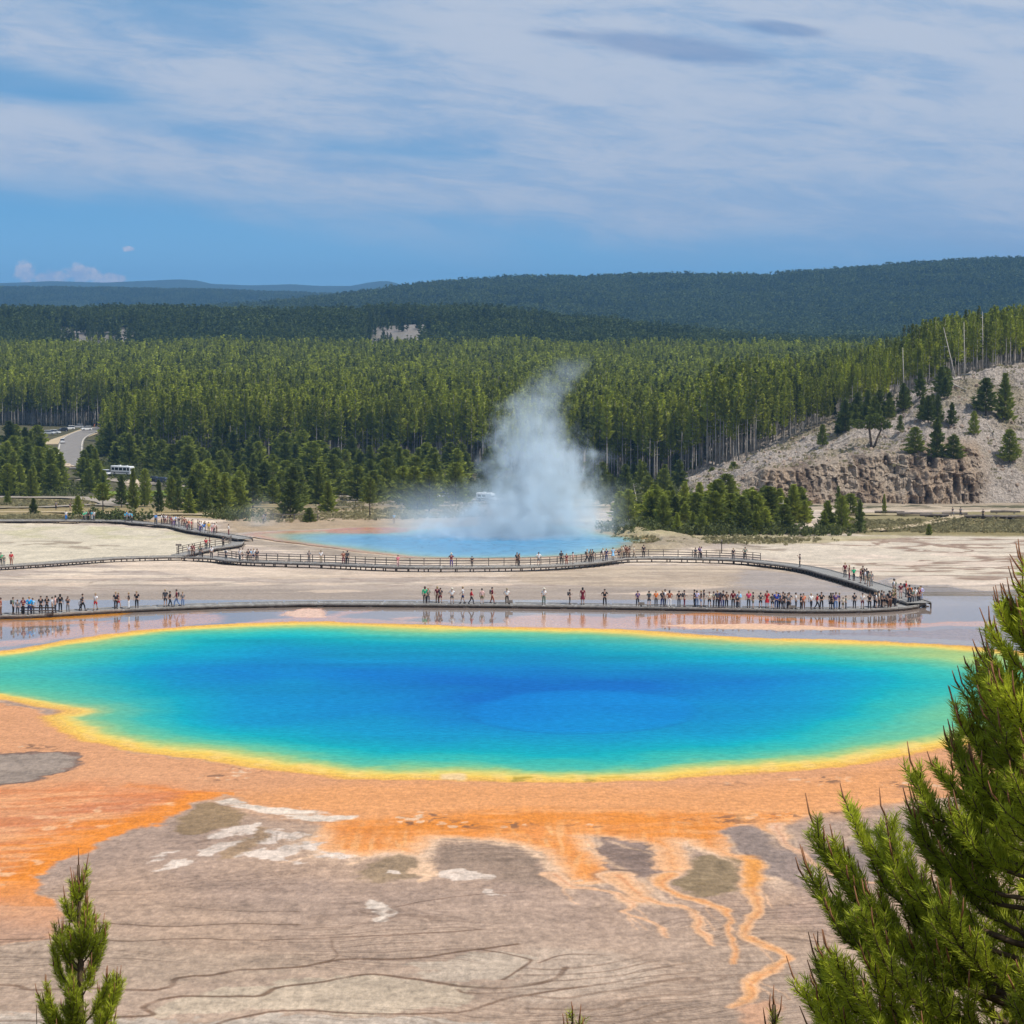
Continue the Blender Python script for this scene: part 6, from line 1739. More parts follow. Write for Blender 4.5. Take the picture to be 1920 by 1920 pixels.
    def pack():
        bm = bmesh.new(); bmesh.ops.create_cube(bm, size=1)
        for v in bm.verts: v.co = Vector((v.co.x * .30, v.co.y * .17 + .20 + p['chest'][1], v.co.z * .44 + 1.25))
        bmesh.ops.bevel(bm, geom=bm.edges[:], offset=.045, segments=2, affect='EDGES')
        me = bpy.data.meshes.new('backpack'); bm.to_mesh(me); bm.free(); return me
    def phone():
        mb = MB(); w = (Vector(p['wrL']) + Vector(p['wrR'])) / 2 if nm == 'photo' else Vector(p['wrL']); mb.box(w + Vector((0, -.11, .05)), (.15, .02, .08)); return mb.mesh('phone', [], False)
    shoe = MB()
    for a in ('ankL', 'ankR'):
        x, y, z = p[a]; shoe.box((x, y - .07, z - .045), (.10, .27, .075)); shoe.box((x, y + .0, z), (.085, .13, .07))
    return dict(body=body, shirt=shirt(False), jacket=shirt(True), trousers=legs(True), shorts=legs(False), dress=dress(), hair=hair(False), hair_long=hair(True), hat=hat(), backpack=pack(), shoes=shoe.mesh('shoes', [], False), phone=phone())
FIG = {nm: fig(nm) for nm in POSE}
for f_ in FIG.values():
    for k_, me_ in f_.items():
        if k_ != 'body' and not me_.materials: me_.materials.append(M_TRIM)
CL = dict(black=(.022, .021, .024), dark=(.035, .035, .045), grey=(.20, .20, .21), darkgrey=(.075, .075, .085), white=(.74, .74, .74), cream=(.66, .61, .5), red=(.55, .03, .04), maroon=(.16, .02, .035), green=(.02, .42, .19), mint=(.15, .55, .38), teal=(.05, .28, .32),
          blue=(.02, .20, .62), brightblue=(.0, .33, .80), lightblue=(.28, .55, .80), navy=(.03, .045, .14), royal=(.04, .07, .42), purple=(.12, .07, .22), lilac=(.5, .5, .78), pink=(.72, .22, .28), palepink=(.7, .45, .42), magenta=(.60, .04, .14), orange=(.80, .20, .04), coral=(.7, .22, .12), brown=(.16, .08, .05), rust=(.30, .09, .05), olive=(.13, .12, .05), khaki=(.34, .28, .19), tan=(.42, .32, .22), denim=(.09, .15, .28), jeans=(.16, .24, .42), yellow=(.80, .52, .04), cyan=(.03, .50, .72), greygreen=(.14, .19, .15))
CM = {}
def cmat(c):
    if c not in CM: CM[c] = principled('cloth_' + c, CL[c], 0.85, 0.15)
    return CM[c]
HAIR = [principled('dark_hair', (.02, .015, .012), .6, .3), principled('brown_hair', (.07, .04, .025), .6, .3), principled('fair_hair', (.35, .24, .12), .6, .3)]
WORD = dict(darkgrey='dark grey', brightblue='bright blue', lightblue='light blue', royal='royal blue', palepink='pale pink', greygreen='grey-green', dark='very dark', denim='dark denim', jeans='blue denim', lilac='pale lilac', mint='mint green', magenta='pinkish red')
rsp = np.random.RandomState(5)
def person(loc, rz, ps, top, bot, kind='trousers', extra='', sc=1.0, label=None, group=None):
    f_ = FIG[ps]
    root = empty('person', loc, rz, sc)
    def add(nm, key, mat):
        o = link(nm, f_[key], root)
        o.material_slots[0].link = 'OBJECT'; o.material_slots[0].material = mat
        return o
    add('body', 'body', M_SKIN)
    if kind == 'dress':
        add('shirt', 'shirt', cmat(top)); add('dress', 'dress', cmat(top))
    else:
        add('jacket' if 'j' in extra else 'shirt', 'jacket' if 'j' in extra else 'shirt', cmat(top)); add(kind, kind, cmat(bot))
    hl = 'hair_long' if 'l' in extra else 'hair'
    add('hair', hl, HAIR[int(rsp.rand() * 2.6)])
    if 'h' in extra: add('hat', 'hat', cmat('cream' if 'w' in extra else 'khaki'))
    if 'b' in extra: add('backpack', 'backpack', cmat('darkgrey'))
    add('shoes', 'shoes', cmat('dark'))
    if ps == 'photo': add('phone', 'phone', M_TRIM)
    tag(root, label, 'person', group)
    return root
def wn(c): return WORD.get(c, c)
PS = ['stand', 'hold', 'photo', 'hips', 'walk', 'stride']
def crowd(wk, items, where, group, off0=0.5, off1=None, smin=1.05):
    """items: (u, top, bottom, kind, pose, extra, facing, scale)"""
    w = BW[wk]
    UA, VA = proj(w.P[:, 0], w.P[:, 1], w.z)
    Uc, _ = proj(w.P[:, 0] + w.N[:, 0] * w.width * .5, w.P[:, 1] + w.N[:, 1] * w.width * .5, w.z)
    off1 = off1 or w.width - .5
    order = sorted(range(len(items)), key=lambda i: items[i][0])
    names = {}
    n_ = len(items)
    for rank, i in enumerate(order):
        it = list(items[i]) + [None] * (8 - len(items[i]))
        u_, top, bot, kind, ps, ex, fac, s_ = it
        kind = kind or 'trousers'; ex = ex or ''; s_ = s_ or 0
        ps = ps or PS[int(rsp.rand() * 4)]
        if fac is None: fac = rsp.choice([0, 0, 20, -25, 90, -90, 180])
        off = off0 + (off1 - off0) * rsp.rand()
        Un, _ = proj(w.P[:, 0] + w.N[:, 0] * off, w.P[:, 1] + w.N[:, 1] * off, w.z)
        j = int(np.argmin(np.abs(Un - u_)))
        a = w.P[j] + w.N[j] * off
        # slide along the deck to the exact bearing
        Tn = w.T[j]; du = (u_ - Un[j]) / F * a[1]
        if abs(Tn[0]) > .3: a = a + Tn * (du / Tn[0]) * (abs(du) < 1.5)
        sc = (s_ or (0.93 + 0.12 * rsp.rand())) * smin
        low = f"{wn(bot)} {'shorts' if kind == 'shorts' else 'trousers'}" if kind != 'dress' else ''
        t_ = f"{wn(top)} {'dress' if kind == 'dress' else 'jacket' if 'j' in ex else 'shirt'}"
        act = {'photo': 'taking a photo', 'walk': 'walking', 'stride': 'walking', 'hips': 'hands on hips', 'stand': 'standing', 'hold': 'standing'}[ps]
        side = rank + 1 if rank < n_ / 2 else n_ - rank
        endw = 'left' if rank < n_ / 2 else 'right'
        def ordn(k):
            return f"{k}{'th' if 10 <= k % 100 <= 20 else {1: 'st', 2: 'nd', 3: 'rd'}.get(k % 10, 'th')}"
        lab = f"person in {t_}{' and ' + low if low else ''}, {ordn(side)} from {endw} {where}"
        person((a[0], a[1], float(w.z[j])), R(fac), ps, top, bot or 'dark', kind, ex, sc, lab, group)
q = lambda x: 480 + x / 4.0
q7 = lambda x: 960 + x / 4.0
q8 = lambda x: 1440 + x / 4.0
S, W_, ST = 'shorts', 'walk', 'stride'
left = [(2, 'rust', 'brown'), (25, 'greygreen', 'black', None, 'hold', 'b', 90), (33, 'grey', 'darkgrey', None, 'stand', '', 0, .88), (44, 'maroon', 'black', None, 'hold', 'l', 0), (55, 'brightblue', 'navy', None, 'hips', 'j', 180, 1.05),
        (62, 'lightblue', 'darkgrey', None, 'stand', '', 0, .95), (76, 'dark', 'black', None, 'stand', 'b', 0, 1.05), (88, 'black', 'black', None, 'hold', 'l', 0), (99, 'white', 'tan', S, 'hold', '', 90), (104.5, 'palepink', 'dark', None, 'stand', 'b', -90, 1.04),
        (114, 'black', 'black', None, 'stand', 'lj', 180), (127.5, 'darkgrey', 'grey', None, 'photo', '', 0), (150.5, 'white', 'dark', None, 'stand', '', 0, .72), (155.5, 'dark', 'black', None, W_, '', 90, 1.02), (180, 'white', 'red', S, ST, '', -20),
        (218, 'dark', 'black', None, 'stand', '', 180, 1.05), (222, 'maroon', 'red', S, W_, '', 90, .95), (242, 'black', 'white', None, 'hold', '', -90), (256, 'black', 'black', None, 'stand', '', 0, 1.02),
        (310, 'dark', 'darkgrey', S, 'stand', 'b', 180, 1.05), (319, 'black', 'dark', None, ST, '', 90, .93), (331.5, 'maroon', 'jeans', None, W_, 'b', -90, 1.05), (343, 'grey', 'jeans', None, 'stand', '', 0, .88)]
crowd('near', left, 'of left near-boardwalk crowd', 'visitors on the left of the near boardwalk', .8, 2.0)
mid_ = [(q(1267), 'green', 'black', None, 'stand', 'lj', 180), (q(1292), 'greygreen', 'darkgrey', None, 'hold', '', 0, .93), (q(1360), 'maroon', 'brown', None, 'stand', 'l', 180, 1.02), (q(1384), 'dark', 'maroon', S, 'hold', '', 0, .93), (q(1470), 'white', 'darkgrey', S, 'hips', 'hw', 0, .95),
        (q(1553), 'white', 'navy', S, ST, '', -90, 1.05), (q(1615), 'red', 'dark', None, W_, 'j', 90, .93), (q(1695), 'palepink', 'olive', S, 'stand', '', 180, .95), (q(1770), 'maroon', 'rust', None, ST, 'b', 90, 1.0), (q(1882), 'white', 'black', None, 'hips', 'h', 0, .95),
        (q7(240), 'white', 'greygreen', None, 'hold', 'hw', 0, 1.0), (q7(433), 'dark', 'black', None, 'hold', 'b', 90, .92), (q7(530), 'maroon', 'maroon', 'dress', 'stand', 'l', 180, 1.05), (q7(695), 'black', 'black', None, 'hips', 'b', 0, 1.02)]
crowd('near', mid_, 'of middle near-boardwalk line', 'visitors in the middle of the near boardwalk', .8, 2.0)
right = [(q7(943), 'purple', 'dark', None, 'hold'), (q7(1028), 'greygreen', 'dark', S, 'photo', 'b', 180), (q7(1080), 'orange', 'darkgrey', None, 'stand', '', 0, .93), (q7(1128), 'dark', 'navy', None, 'hold', '', 0, .97), (q7(1148), 'white', 'black', None, 'stand', 'b', 90, 1.04), (q7(1181), 'rust', 'white', None, 'hips', 'l', 180, 1.02),
         (q7(1252), 'dark', 'darkgrey', None, 'stand'), (q7(1292), 'darkgrey', 'maroon', None, 'hold', 'b', 90), (q7(1368), 'black', 'black'), (q7(1386), 'lilac', 'jeans', None, 'stand', '', 180, .97), (q7(1418), 'black', 'jeans', S, 'hold'), (q7(1440), 'dark', 'cream', S, 'stand', 'l', 90), (q7(1480), 'cream', 'black', S, 'hips', '', 0, .93),
         (q7(1512), 'greygreen', 'darkgrey'), (q7(1540), 'navy', 'dark', None, 'stand', 'b', 180, 1.05), (q7(1562), 'purple', 'purple', None, 'stand', 'l', 0, .9), (q7(1584), 'dark', 'navy', None, 'stand', 'b', 90, 1.05), (q7(1610), 'brown', 'black', None, 'hold', '', 0, .95), (q7(1658), 'maroon', 'black', None, 'stand', 'lj', 180, 1.03), (q7(1702), 'lightblue', 'grey', None, 'hold', 'j', 0), (q7(1690), 'dark', 'dark', None, 'stand', '', 0, .85),
         (q7(1775), 'magenta', 'darkgrey', None, 'stand', 'l', 180), (q7(1808), 'dark', 'olive', S, 'hold', '', -90), (q7(1865), 'darkgrey', 'black', S, 'hips', '', 180), (q7(1912), 'red', 'red', 'dress', 'stand', 'l'),
         (q8(33), 'dark', 'black', S, 'stand', 'b'), (q8(62), 'royal', 'navy', None, 'hips', '', 0, 1.05), (q8(77), 'blue', 'dark', None, 'stand', '', 180, .97), (q8(95), 'palepink', 'grey', S, 'hold', 'l', 0, .82), (q8(113), 'darkgrey', 'dark', None, 'photo'), (q8(126), 'dark', 'grey', S, 'stand', 'b', 90), (q8(158), 'darkgrey', 'darkgrey', 'dress', 'hips', 'l', 0, 1.02), (q8(150), 'grey', 'black'), (q8(208), 'white', 'darkgrey', None, 'hold', '', 90),
         (q8(245), 'dark', 'black', None, 'photo', '', 90), (q8(265), 'coral', 'brown', None, 'stand', 'b', 0, .97), (q8(322), 'white', 'dark', None, ST, '', 20, .95), (q8(368), 'red', 'black', None, W_, '', 90, .93), (q8(400), 'black', 'black', None, 'hips', '', 0, 1.02),
         (q8(470), 'black', 'black', 'dress', 'stand', 'l', 180, .98), (q8(486), 'dark', 'dark', None, 'hold'), (q8(508), 'purple', 'jeans', None, 'stand', 'b', 0, 1.04), (q8(535), 'navy', 'black', None, 'stand', '', 90), (q8(562), 'cream', 'olive', S, 'hold', '', 0, .72), (q8(583), 'greygreen', 'dark', None, 'stand', '', 90, .82),
         (q8(648), 'dark', 'black', None, 'stand', '', 180, .93), (q8(708), 'white', 'maroon', S, 'hold', '', 0, .93), (q8(762), 'black', 'black', None, 'photo', 'l', 0, .97), (q8(798), 'darkgrey', 'black'), (q8(812), 'white', 'dark', S, 'hold'), (q8(830), 'cream', 'dark', None, 'stand', 'b', 90), (q8(852), 'dark', 'dark', None, 'hold', '', 90), (q8(866), 'grey', 'black', S, 'stand', '', 0, .93),
         (q8(905), 'black', 'black', None, 'stand', 'b', 180, 1.04), (q8(916), 'dark', 'brown', None, 'hold'), (q8(934), 'olive', 'black', None, 'hips', 'h', 0, 1.03), (q8(958), 'brown', 'darkgrey', None, 'stand', '', 90)]
crowd('near', right, 'of right near-boardwalk crowd', 'visitors crowded on the right of the near boardwalk', .6, 2.1)
corner = [(q8(1062), 'dark', 'dark', None, 'hold', '', 0, .95), (q8(1078), 'greygreen', 'darkgrey', None, 'stand', 'b', 0, 1.02), (q8(1105), 'white', 'grey', None, 'stand', '', 180), (q8(1120), 'dark', 'black', None, 'hold', 'b', 90), (q8(1131), 'maroon', 'dark', None, 'stand', '', 0, .98), (q8(1145), 'purple', 'navy', None, 'stand', '', 90), (q8(1163), 'lilac', 'jeans', None, 'hips', 'j', 0, .97), (q8(1172), 'white', 'lightblue', None, 'hold', '', 90, .9)]
crowd('near', corner, 'of boardwalk corner knot', 'visitors at the right corner of the walk', .5, 2.2)
branch = [(q8(235), 'dark', 'black', None, 'photo', '', -90, 1.0), (q8(580), 'maroon', 'dark', None, 'stand', '', 180), (q8(602), 'brown', 'maroon', None, 'hold', '', 90), (q8(645), 'green', 'dark', None, ST, '', 0, .93), (q8(694), 'maroon', 'darkgrey', S, 'stand'), (q8(706), 'black', 'black', None, 'hold'), (q8(722), 'white', 'tan', S, 'stand', '', 90, .97), (q8(746), 'black', 'dark', None, 'hips', 'b', 180), (q8(758), 'greygreen', 'khaki', S, 'hold'), (q8(772), 'grey', 'grey', None, 'stand', '', 0, .95),
          (q8(948), 'white', 'khaki', None, 'stand', '', 90, 1.02), (q8(955), 'greygreen', 'black', None, 'hold'), (q8(984), 'maroon', 'palepink', S, 'stand', '', 180), (q8(1028), 'red', 'darkgrey', None, 'hold', 'b', 90), (q8(1052), 'orange', 'black', None, 'stand', 'b', 180, 1.03)]
crowd('back', branch, 'on rising boardwalk arm', 'visitors on the right arm of the back boardwalk', .5, 2.3)
back = [(353, 'white', 'grey', None, 'stand'), (360, 'maroon', 'brown', None, 'hold', '', 0, 1.02), (364, 'maroon', 'dark', None, 'stand', '', 90, .97), (375, 'greygreen', 'darkgrey', None, 'hips'), (380, 'grey', 'black', None, 'hold', 'b', 90), (397, 'white', 'dark', None, 'stand', '', 180), (424, 'white', 'darkgrey', None, 'hold', 'b', 180, .95),
        (449.5, 'white', 'grey', None, 'stand'), (455, 'cream', 'darkgrey', S, 'hold'), (466, 'dark', 'black', None, 'stand'), (471, 'lightblue', 'dark', None, 'hold', '', 90), (476, 'white', 'navy', S, 'stand'), (q(8), 'darkgrey', 'dark', None, 'stand', 'b'),
        (q(400), 'grey', 'darkgrey', None, 'hold'), (q(488), 'white', 'khaki', None, 'stand', 'h'), (q(655), 'rust', 'maroon', None, 'hips'), (q(685), 'black', 'black', None, 'stand', 'b', 180, 1.04), (q(1065), 'pink', 'palepink', None, ST, '', 0, .9), (q(1465), 'maroon', 'purple', None, 'hips', 'hw', 0, 1.04), (q(1620), 'dark', 'dark', None, 'stand', '', 180, .8),
        (q7(38), 'dark', 'brown', None, 'hold'), (q7(55), 'brown', 'dark', None, 'stand', '', 90, .95), (q7(200), 'white', 'grey', S, 'hips', '', 180, 1.02), (q7(370), 'darkgrey', 'black', None, 'stand', 'b', 180, 1.05), (q7(408), 'maroon', 'rust', None, 'stand', 'l', 0, .9), (q7(457), 'palepink', 'brown', S, 'hold', 'l'), (q7(562), 'tan', 'dark', None, W_, 'b', 90),
        (q7(588), 'greygreen', 'black', None, 'hold', 'b'), (q7(603), 'dark', 'darkgrey', None, 'stand', '', 0, 1.03), (q7(683), 'white', 'dark', None, 'hold', 'b', 90, 1.02), (q7(708), 'navy', 'navy', None, 'stand', '', 180), (q7(758), 'lightblue', 'lightblue', 'dress', 'stand', 'l'), (q7(802), 'dark', 'darkgrey', S, 'hips', '', 0, .85),
        (q7(822), 'khaki', 'tan', None, 'hold'), (q7(836), 'cream', 'dark', None, 'stand', 'h', 90), (q7(852), 'rust', 'black', None, 'photo', '', 180, 1.02), (q7(866), 'brown', 'brown', None, 'stand', 'l'), (q7(882), 'dark', 'black', None, 'hold', 'b', 90), (q7(915), 'cream', 'tan', None, ST, '', 90), (q7(987), 'dark', 'black', None, 'stand', '', 180, 1.04),
        (q7(1375), 'grey', 'dark', None, 'stand', 'b', 180, .9), (q7(1408), 'purple', 'dark', None, 'hold', 'l'), (q7(1420), 'white', 'black', None, 'stand', '', 90, .97), (q7(1658), 'dark', 'darkgrey', None, 'stand', '', 180, .95), (q7(1750), 'greygreen', 'black', None, 'hips', '', 0, 1.02)]
crowd('back', back, 'on railed back boardwalk', 'visitors on the railed back boardwalk', .5, 2.2)
crowd('left', [(1, 'green', 'dark', None, 'hold'), (8.5, 'greygreen', 'grey', None, 'stand', '', 0, .85), (20.5, 'red', 'rust', None, 'stand', 'j', 180, 1.02)], 'on narrow left boardwalk', 'visitors on the narrow left boardwalk', .4, 1.6)
linkp = [(387, 'red', 'dark', None, 'stand'), (393.5, 'maroon', 'darkgrey', None, 'hold'), (419, 'dark', 'black', None, 'stand', 'b', 180)]
crowd('link', linkp, 'on short curved boardwalk', 'visitors on the short curved boardwalk', .5, 1.5)
farp = [(124, 'white', 'blue', None, 'stand'), (157, 'green', 'dark'), (161, 'mint', 'grey'), (166, 'dark', 'black'), (172, 'cyan', 'white'), (176, 'white', 'grey'), (234, 'cyan', 'dark'), (238, 'brightblue', 'grey'), (242, 'lightblue', 'darkgrey'), (247, 'cyan', 'dark'),
        (291, 'brightblue', 'dark'), (294.5, 'blue', 'grey'), (303, 'white', 'black'), (307, 'darkgrey', 'dark'), (311, 'white', 'maroon'), (315, 'maroon', 'dark'), (319, 'grey', 'dark'), (322.5, 'red', 'maroon'), (326, 'white', 'purple'), (328.5, 'brightblue', 'dark'), (333.5, 'white', 'white'), (336.5, 'dark', 'grey'),
        (342, 'tan', 'brown'), (346, 'rust', 'dark'), (351, 'dark', 'maroon'), (354, 'coral', 'dark'), (359, 'red', 'brown'), (362, 'tan', 'tan'), (371, 'darkgrey', 'black'), (374, 'maroon', 'purple'), (378, 'white', 'navy'), (381.5, 'blue', 'white'), (384, 'dark', 'grey'), (392, 'yellow', 'khaki'), (398.5, 'white', 'pink'), (402, 'palepink', 'dark'), (406, 'cream', 'brown'), (429, 'white', 'maroon')]
crowd('far', farp, 'on farthest left boardwalk', 'visitors on the farthest boardwalk', .5, 2.4)
for (u_, v_, top, bot, ps, lab) in ((105, 958, 'grey', 'dark', 'stand', 'person in grey standing on the gravel path beside a small pine'), (221, 944, 'red', 'maroon', 'stand', 'person in red standing at the end of the gravel track'), (132, 960, 'dark', 'tan', 'hold', 'person in dark shirt on the pale path under the round pine'),
                                   (494, 984, 'grey', 'dark', 'hold', 'grey-clad person on the bank left of the log fence'), (498, 981, 'darkgrey', 'grey', 'walk', 'person in dark grey walking beside the log fence'), (739, 984, 'lightblue', 'tan', 'hold', 'person in light blue shirt on the bank behind the back pool'),
                                   (1786, 971, 'dark', 'grey', 'walk', 'dark-clad walker on the dirt road, left of the pair'), (1801, 971, 'grey', 'dark', 'stride', 'grey-clad walker on the dirt road, right of the pair'), (1843, 975, 'dark', 'black', 'stand', 'lone dark-clad walker farthest right on the dirt road'),
                                   (177, 801, 'orange', 'orange', 'stand', 'road worker in orange standing beside the road'), (184, 802, 'coral', 'red', 'stand', 'road worker in coral red beside the road')):
    p_ = gpt(u_, v_, .3)
    if v_ < 900: p_.z = float(terr(p_.x, p_.y))
    person(p_, R(rsp.uniform(-60, 60)), ps, top, bot, 'trousers', '', 1.0, lab)
# ------------------------------------------------------------------ near pines with real needles
M_NEEDLE = foliage_mat('pine_needles', (0.12, 0.16, 0.016), (0.72, 0.76, 0.06), 0.0, 0.30)
M_TWIG = principled('brown_twig_bark', (0.115, 0.075, 0.045), 0.85, 0.15, noise=(18, 0.3))
M_CANDLE = principled('rusty_brown_buds', (0.26, 0.115, 0.055), 0.7, 0.2, noise=(30, 0.25))
def near_pine(name, seed, top, base_z, hmax, Lfun, spacing, per, e0, e1, dens, nl, nw, label, leader=0.30, candle=0.07, lean=0.0, forced=False):
    r_ = np.random.RandomState(seed)
    segA, segB, segT, segD = [], [], [], []      # needle-bearing axes
    tw = MB(); cd_ = MB()
    H = top[2] - base_z
    def poly(p0, az, L, a0, a1, n_=6, wob=0.06):
        pts = [np.array(p0, float)]
        for i in range(n_):
            el_ = R(a0 + (a1 - a0) * ((i + .5) / n_) ** 1.3)
            d = np.array([math.cos(az) * math.cos(el_), math.sin(az) * math.cos(el_), math.sin(el_)]) + r_.randn(3) * wob
            d /= np.linalg.norm(d); pts.append(pts[-1] + d * L / n_)
            az += r_.randn() * 0.05
        return pts
    def clothe(pts, t0, tint, d=1.0):
        n_ = len(pts) - 1
        for i in range(n_):
            if (i + 1) / n_ > t0:
                segA.append(pts[i]); segB.append(pts[i + 1]); segT.append(tint); segD.append(d)
    def bud(p, d, s_):
        d = np.array(d) / np.linalg.norm(d); p = np.array(p)
        q1 = p + d * candle * s_ * .5 + r_.randn(3) * .003; q2 = p + (d * .9 + np.array([0, 0, .3])) * candle * s_
        cd_.tube([p, q1, q2], [.0055, .0048, .0022], 5)
    # trunk
    tp = [np.array([lean * (1 - k / 12) * 0 + r_.randn() * .006, r_.randn() * .006, base_z - top[2] - .6 + (H + .6) * k / 12]) for k in range(13)]
    tp[-1][:2] = 0
    tw.tube([tuple(p) for p in tp], [0.012 + 0.017 * (H * (1 - k / 12)) for k in range(13)], 9)
    # leader
    lp = [np.array([0, 0, -0.02]), np.array([.004, 0, leader * .5]), np.array([.0, .004, leader])]
    lp = [p - np.array([0, 0, leader]) for p in lp]
    clothe([lp[0] - [0, 0, .25], lp[0], lp[1]], 0, 0.5, .8); tw.tube([tuple(p) for p in lp], [.014, .010, .006], 6); bud(lp[2], (0, 0, 1), 1.2)
    h = leader + 0.02
    while h < hmax:
        n_b = per + r_.randint(-1, 2)
        a_off = r_.rand() * 6.28
        for k in range(n_b):
            az = a_off + 2 * math.pi * k / n_b + r_.randn() * .2
            L = Lfun(h) * (0.62 + .46 * r_.rand())
            if forced and k < 2: az = math.pi + r_.uniform(-.45, .25); L = Lfun(h) * r_.uniform(.85, 1.12)
            hz_ = -h + r_.randn() * .05
            f_ = min(1.0, h / 1.6)
            a0 = e0 + (1 - f_) * 25 + r_.randn() * 6; a1 = e1 + r_.randn() * 5
            pts = poly((0, 0, hz_), az, L, a0, a1, 8, .05)
            tw.tube([tuple(p) for p in pts], [max(.0045, .004 + L * .011 * (1 - i / 8)) for i in range(9)], 6)
            tint = 0.25 + 0.5 * r_.rand()
            clothe(pts, 0.40, tint, 1.0)
            bud(pts[-1], pts[-1] - pts[-2], 1.0 + .5 * r_.rand())
            ns = int(L / 0.052)
            for s_i in range(ns):
                t_ = 0.22 + 0.75 * (s_i + r_.rand() * .6) / max(ns, 1)
                if t_ > .96: continue
                x_ = t_ * 8; i0 = int(x_); p0 = pts[i0] + (pts[i0 + 1] - pts[i0]) * (x_ - i0)
                d = pts[i0 + 1] - pts[i0]; azd = math.atan2(d[1], d[0]) + (1 if s_i % 2 else -1) * R(48 + 14 * r_.randn())
                eld = math.degrees(math.asin(max(-1, min(1, d[2] / np.linalg.norm(d)))))
                Ls = (0.09 + 0.30 * L * (1 - t_) + .05 * r_.rand()) * (1.0 if L > .3 else .6)
                sp = poly(p0, azd, Ls, eld * .6 + 8 + r_.randn() * 10, min(84, e1 + r_.randn() * 6), 5, .07)
                tw.tube([tuple(p) for p in sp], [.0045, .0042, .004, .0036, .003, .0024], 5)
                clothe(sp, 0.08, tint + .25 * (r_.rand() - .5), 1.0)
                if r_.rand() < .30: bud(sp[-1], sp[-1] - sp[-2], .55 + .4 * r_.rand())
        h += spacing * (0.75 + .5 * r_.rand()) * (0.6 + .4 * min(1, h))
    A = np.array(segA); B = np.array(segB); T_ = np.array(segT); D = np.array(segD)
    ln = np.linalg.norm(B - A, axis=1)
    cnt = r_.poisson(ln * dens * D).astype(int)
    ix = np.repeat(np.arange(len(A)), cnt); n_ = len(ix)
    t_ = r_.rand(n_)[:, None]
    ax = (B - A)[ix] / ln[ix][:, None]
    rv = r_.randn(n_, 3); pr = rv - ax * (rv * ax).sum(1)[:, None]; pr /= np.linalg.norm(pr, axis=1)[:, None]
    ang = np.radians(38 + 20 * r_.rand(n_))[:, None]
    d = ax * np.cos(ang) + pr * np.sin(ang) + np.array([0, 0, .12]); d /= np.linalg.norm(d, axis=1)[:, None]
    p0 = A[ix] + (B - A)[ix] * t_ + pr * .004
    L = (nl * (0.75 + .4 * r_.rand(n_)))[:, None]
    sd_ = np.cross(d, r_.randn(n_, 3)); sd_ /= np.linalg.norm(sd_, axis=1)[:, None]
    bend = pr * L * .08
    v0 = p0 - sd_ * nw / 2; v1 = p0 + sd_ * nw / 2; v2 = p0 + d * L * .55 + sd_ * nw * .42; v3 = p0 + d * L * .55 - sd_ * nw * .42; v4 = p0 + d * L - bend
    V_ = np.concatenate([v0, v1, v2, v3, v4]); i = np.arange(n_)
    F3 = np.concatenate([np.stack([i, i + n_, i + 2 * n_], 1), np.stack([i, i + 2 * n_, i + 3 * n_], 1), np.stack([i + 3 * n_, i + 2 * n_, i + 4 * n_], 1)])
    tn = np.clip(T_[ix] + .35 * (r_.rand(n_) - .5), 0, 1)
    root = empty(name, top)
    link('needles', mesh_np('needles', V_, F3, [M_NEEDLE], False, {'tint': ('FLOAT', np.tile(tn, 5))}), root)
    tw.add(cd_.v, cd_.f, 1); tw.build('trunk', [M_TWIG, M_CANDLE], root, True)
    return tag(root, label, 'tree')
DR = 12.0
tp_ = at(1972, 1000, DR)
near_pine('pine_tree', 3, tp_, 26.3, 3.3, lambda h: min(0.08 + 0.37 * h + 0.40 * max(0.0, h - 1.35), 1.34), 0.19, 8, 8, 68, 600, 0.058, 0.0038,
          'large bushy pine in the right foreground with upright brown-tipped shoots', .34, .10, 0.0, True)
tp_ = at(147, 1622, 20.0)
near_pine('pine_tree', 8, tp_, 23.9, 2.4, lambda h: min(0.05 + 0.37 * h, .62), 0.22, 5, 34, 84, 640, 0.058, 0.0040,
          'slim young pine with upright shoots in the left foreground', .22, .10)
tp_ = at(1451, 1884, 14.0)
near_pine('pine_tree', 12, tp_, 27.2, 1.2, lambda h: .04 + .20 * h, 0.2, 3, 30, 80, 560, .05, .0034, 'tip of a small pine just showing at the bottom edge left of the large pine', .10, .08)
tp_ = at(1074, 1917, 15.0)
near_pine('pine_tree', 15, tp_, 27.0, 1.0, lambda h: .08 + .30 * h, 0.16, 3, 30, 80, 500, .05, .0034, 'tiny pine tip at the middle of the bottom edge', .06, .07)
p_ = at(68, 1884, 20.0)
mb = MB(); mb.tube([(0, 0, -2.2), (.01, 0, -1), (.0, 0, 0)], [.009, .006, .003], 5); mb.tube([(0.01, 0, -.6), (.05, 0, -.48)], [.003, .0015], 4)
tag(mb.build('bare_twig', [M_TWIG], None, True, p_), 'thin bare twig left of the slim young pine', 'twig')
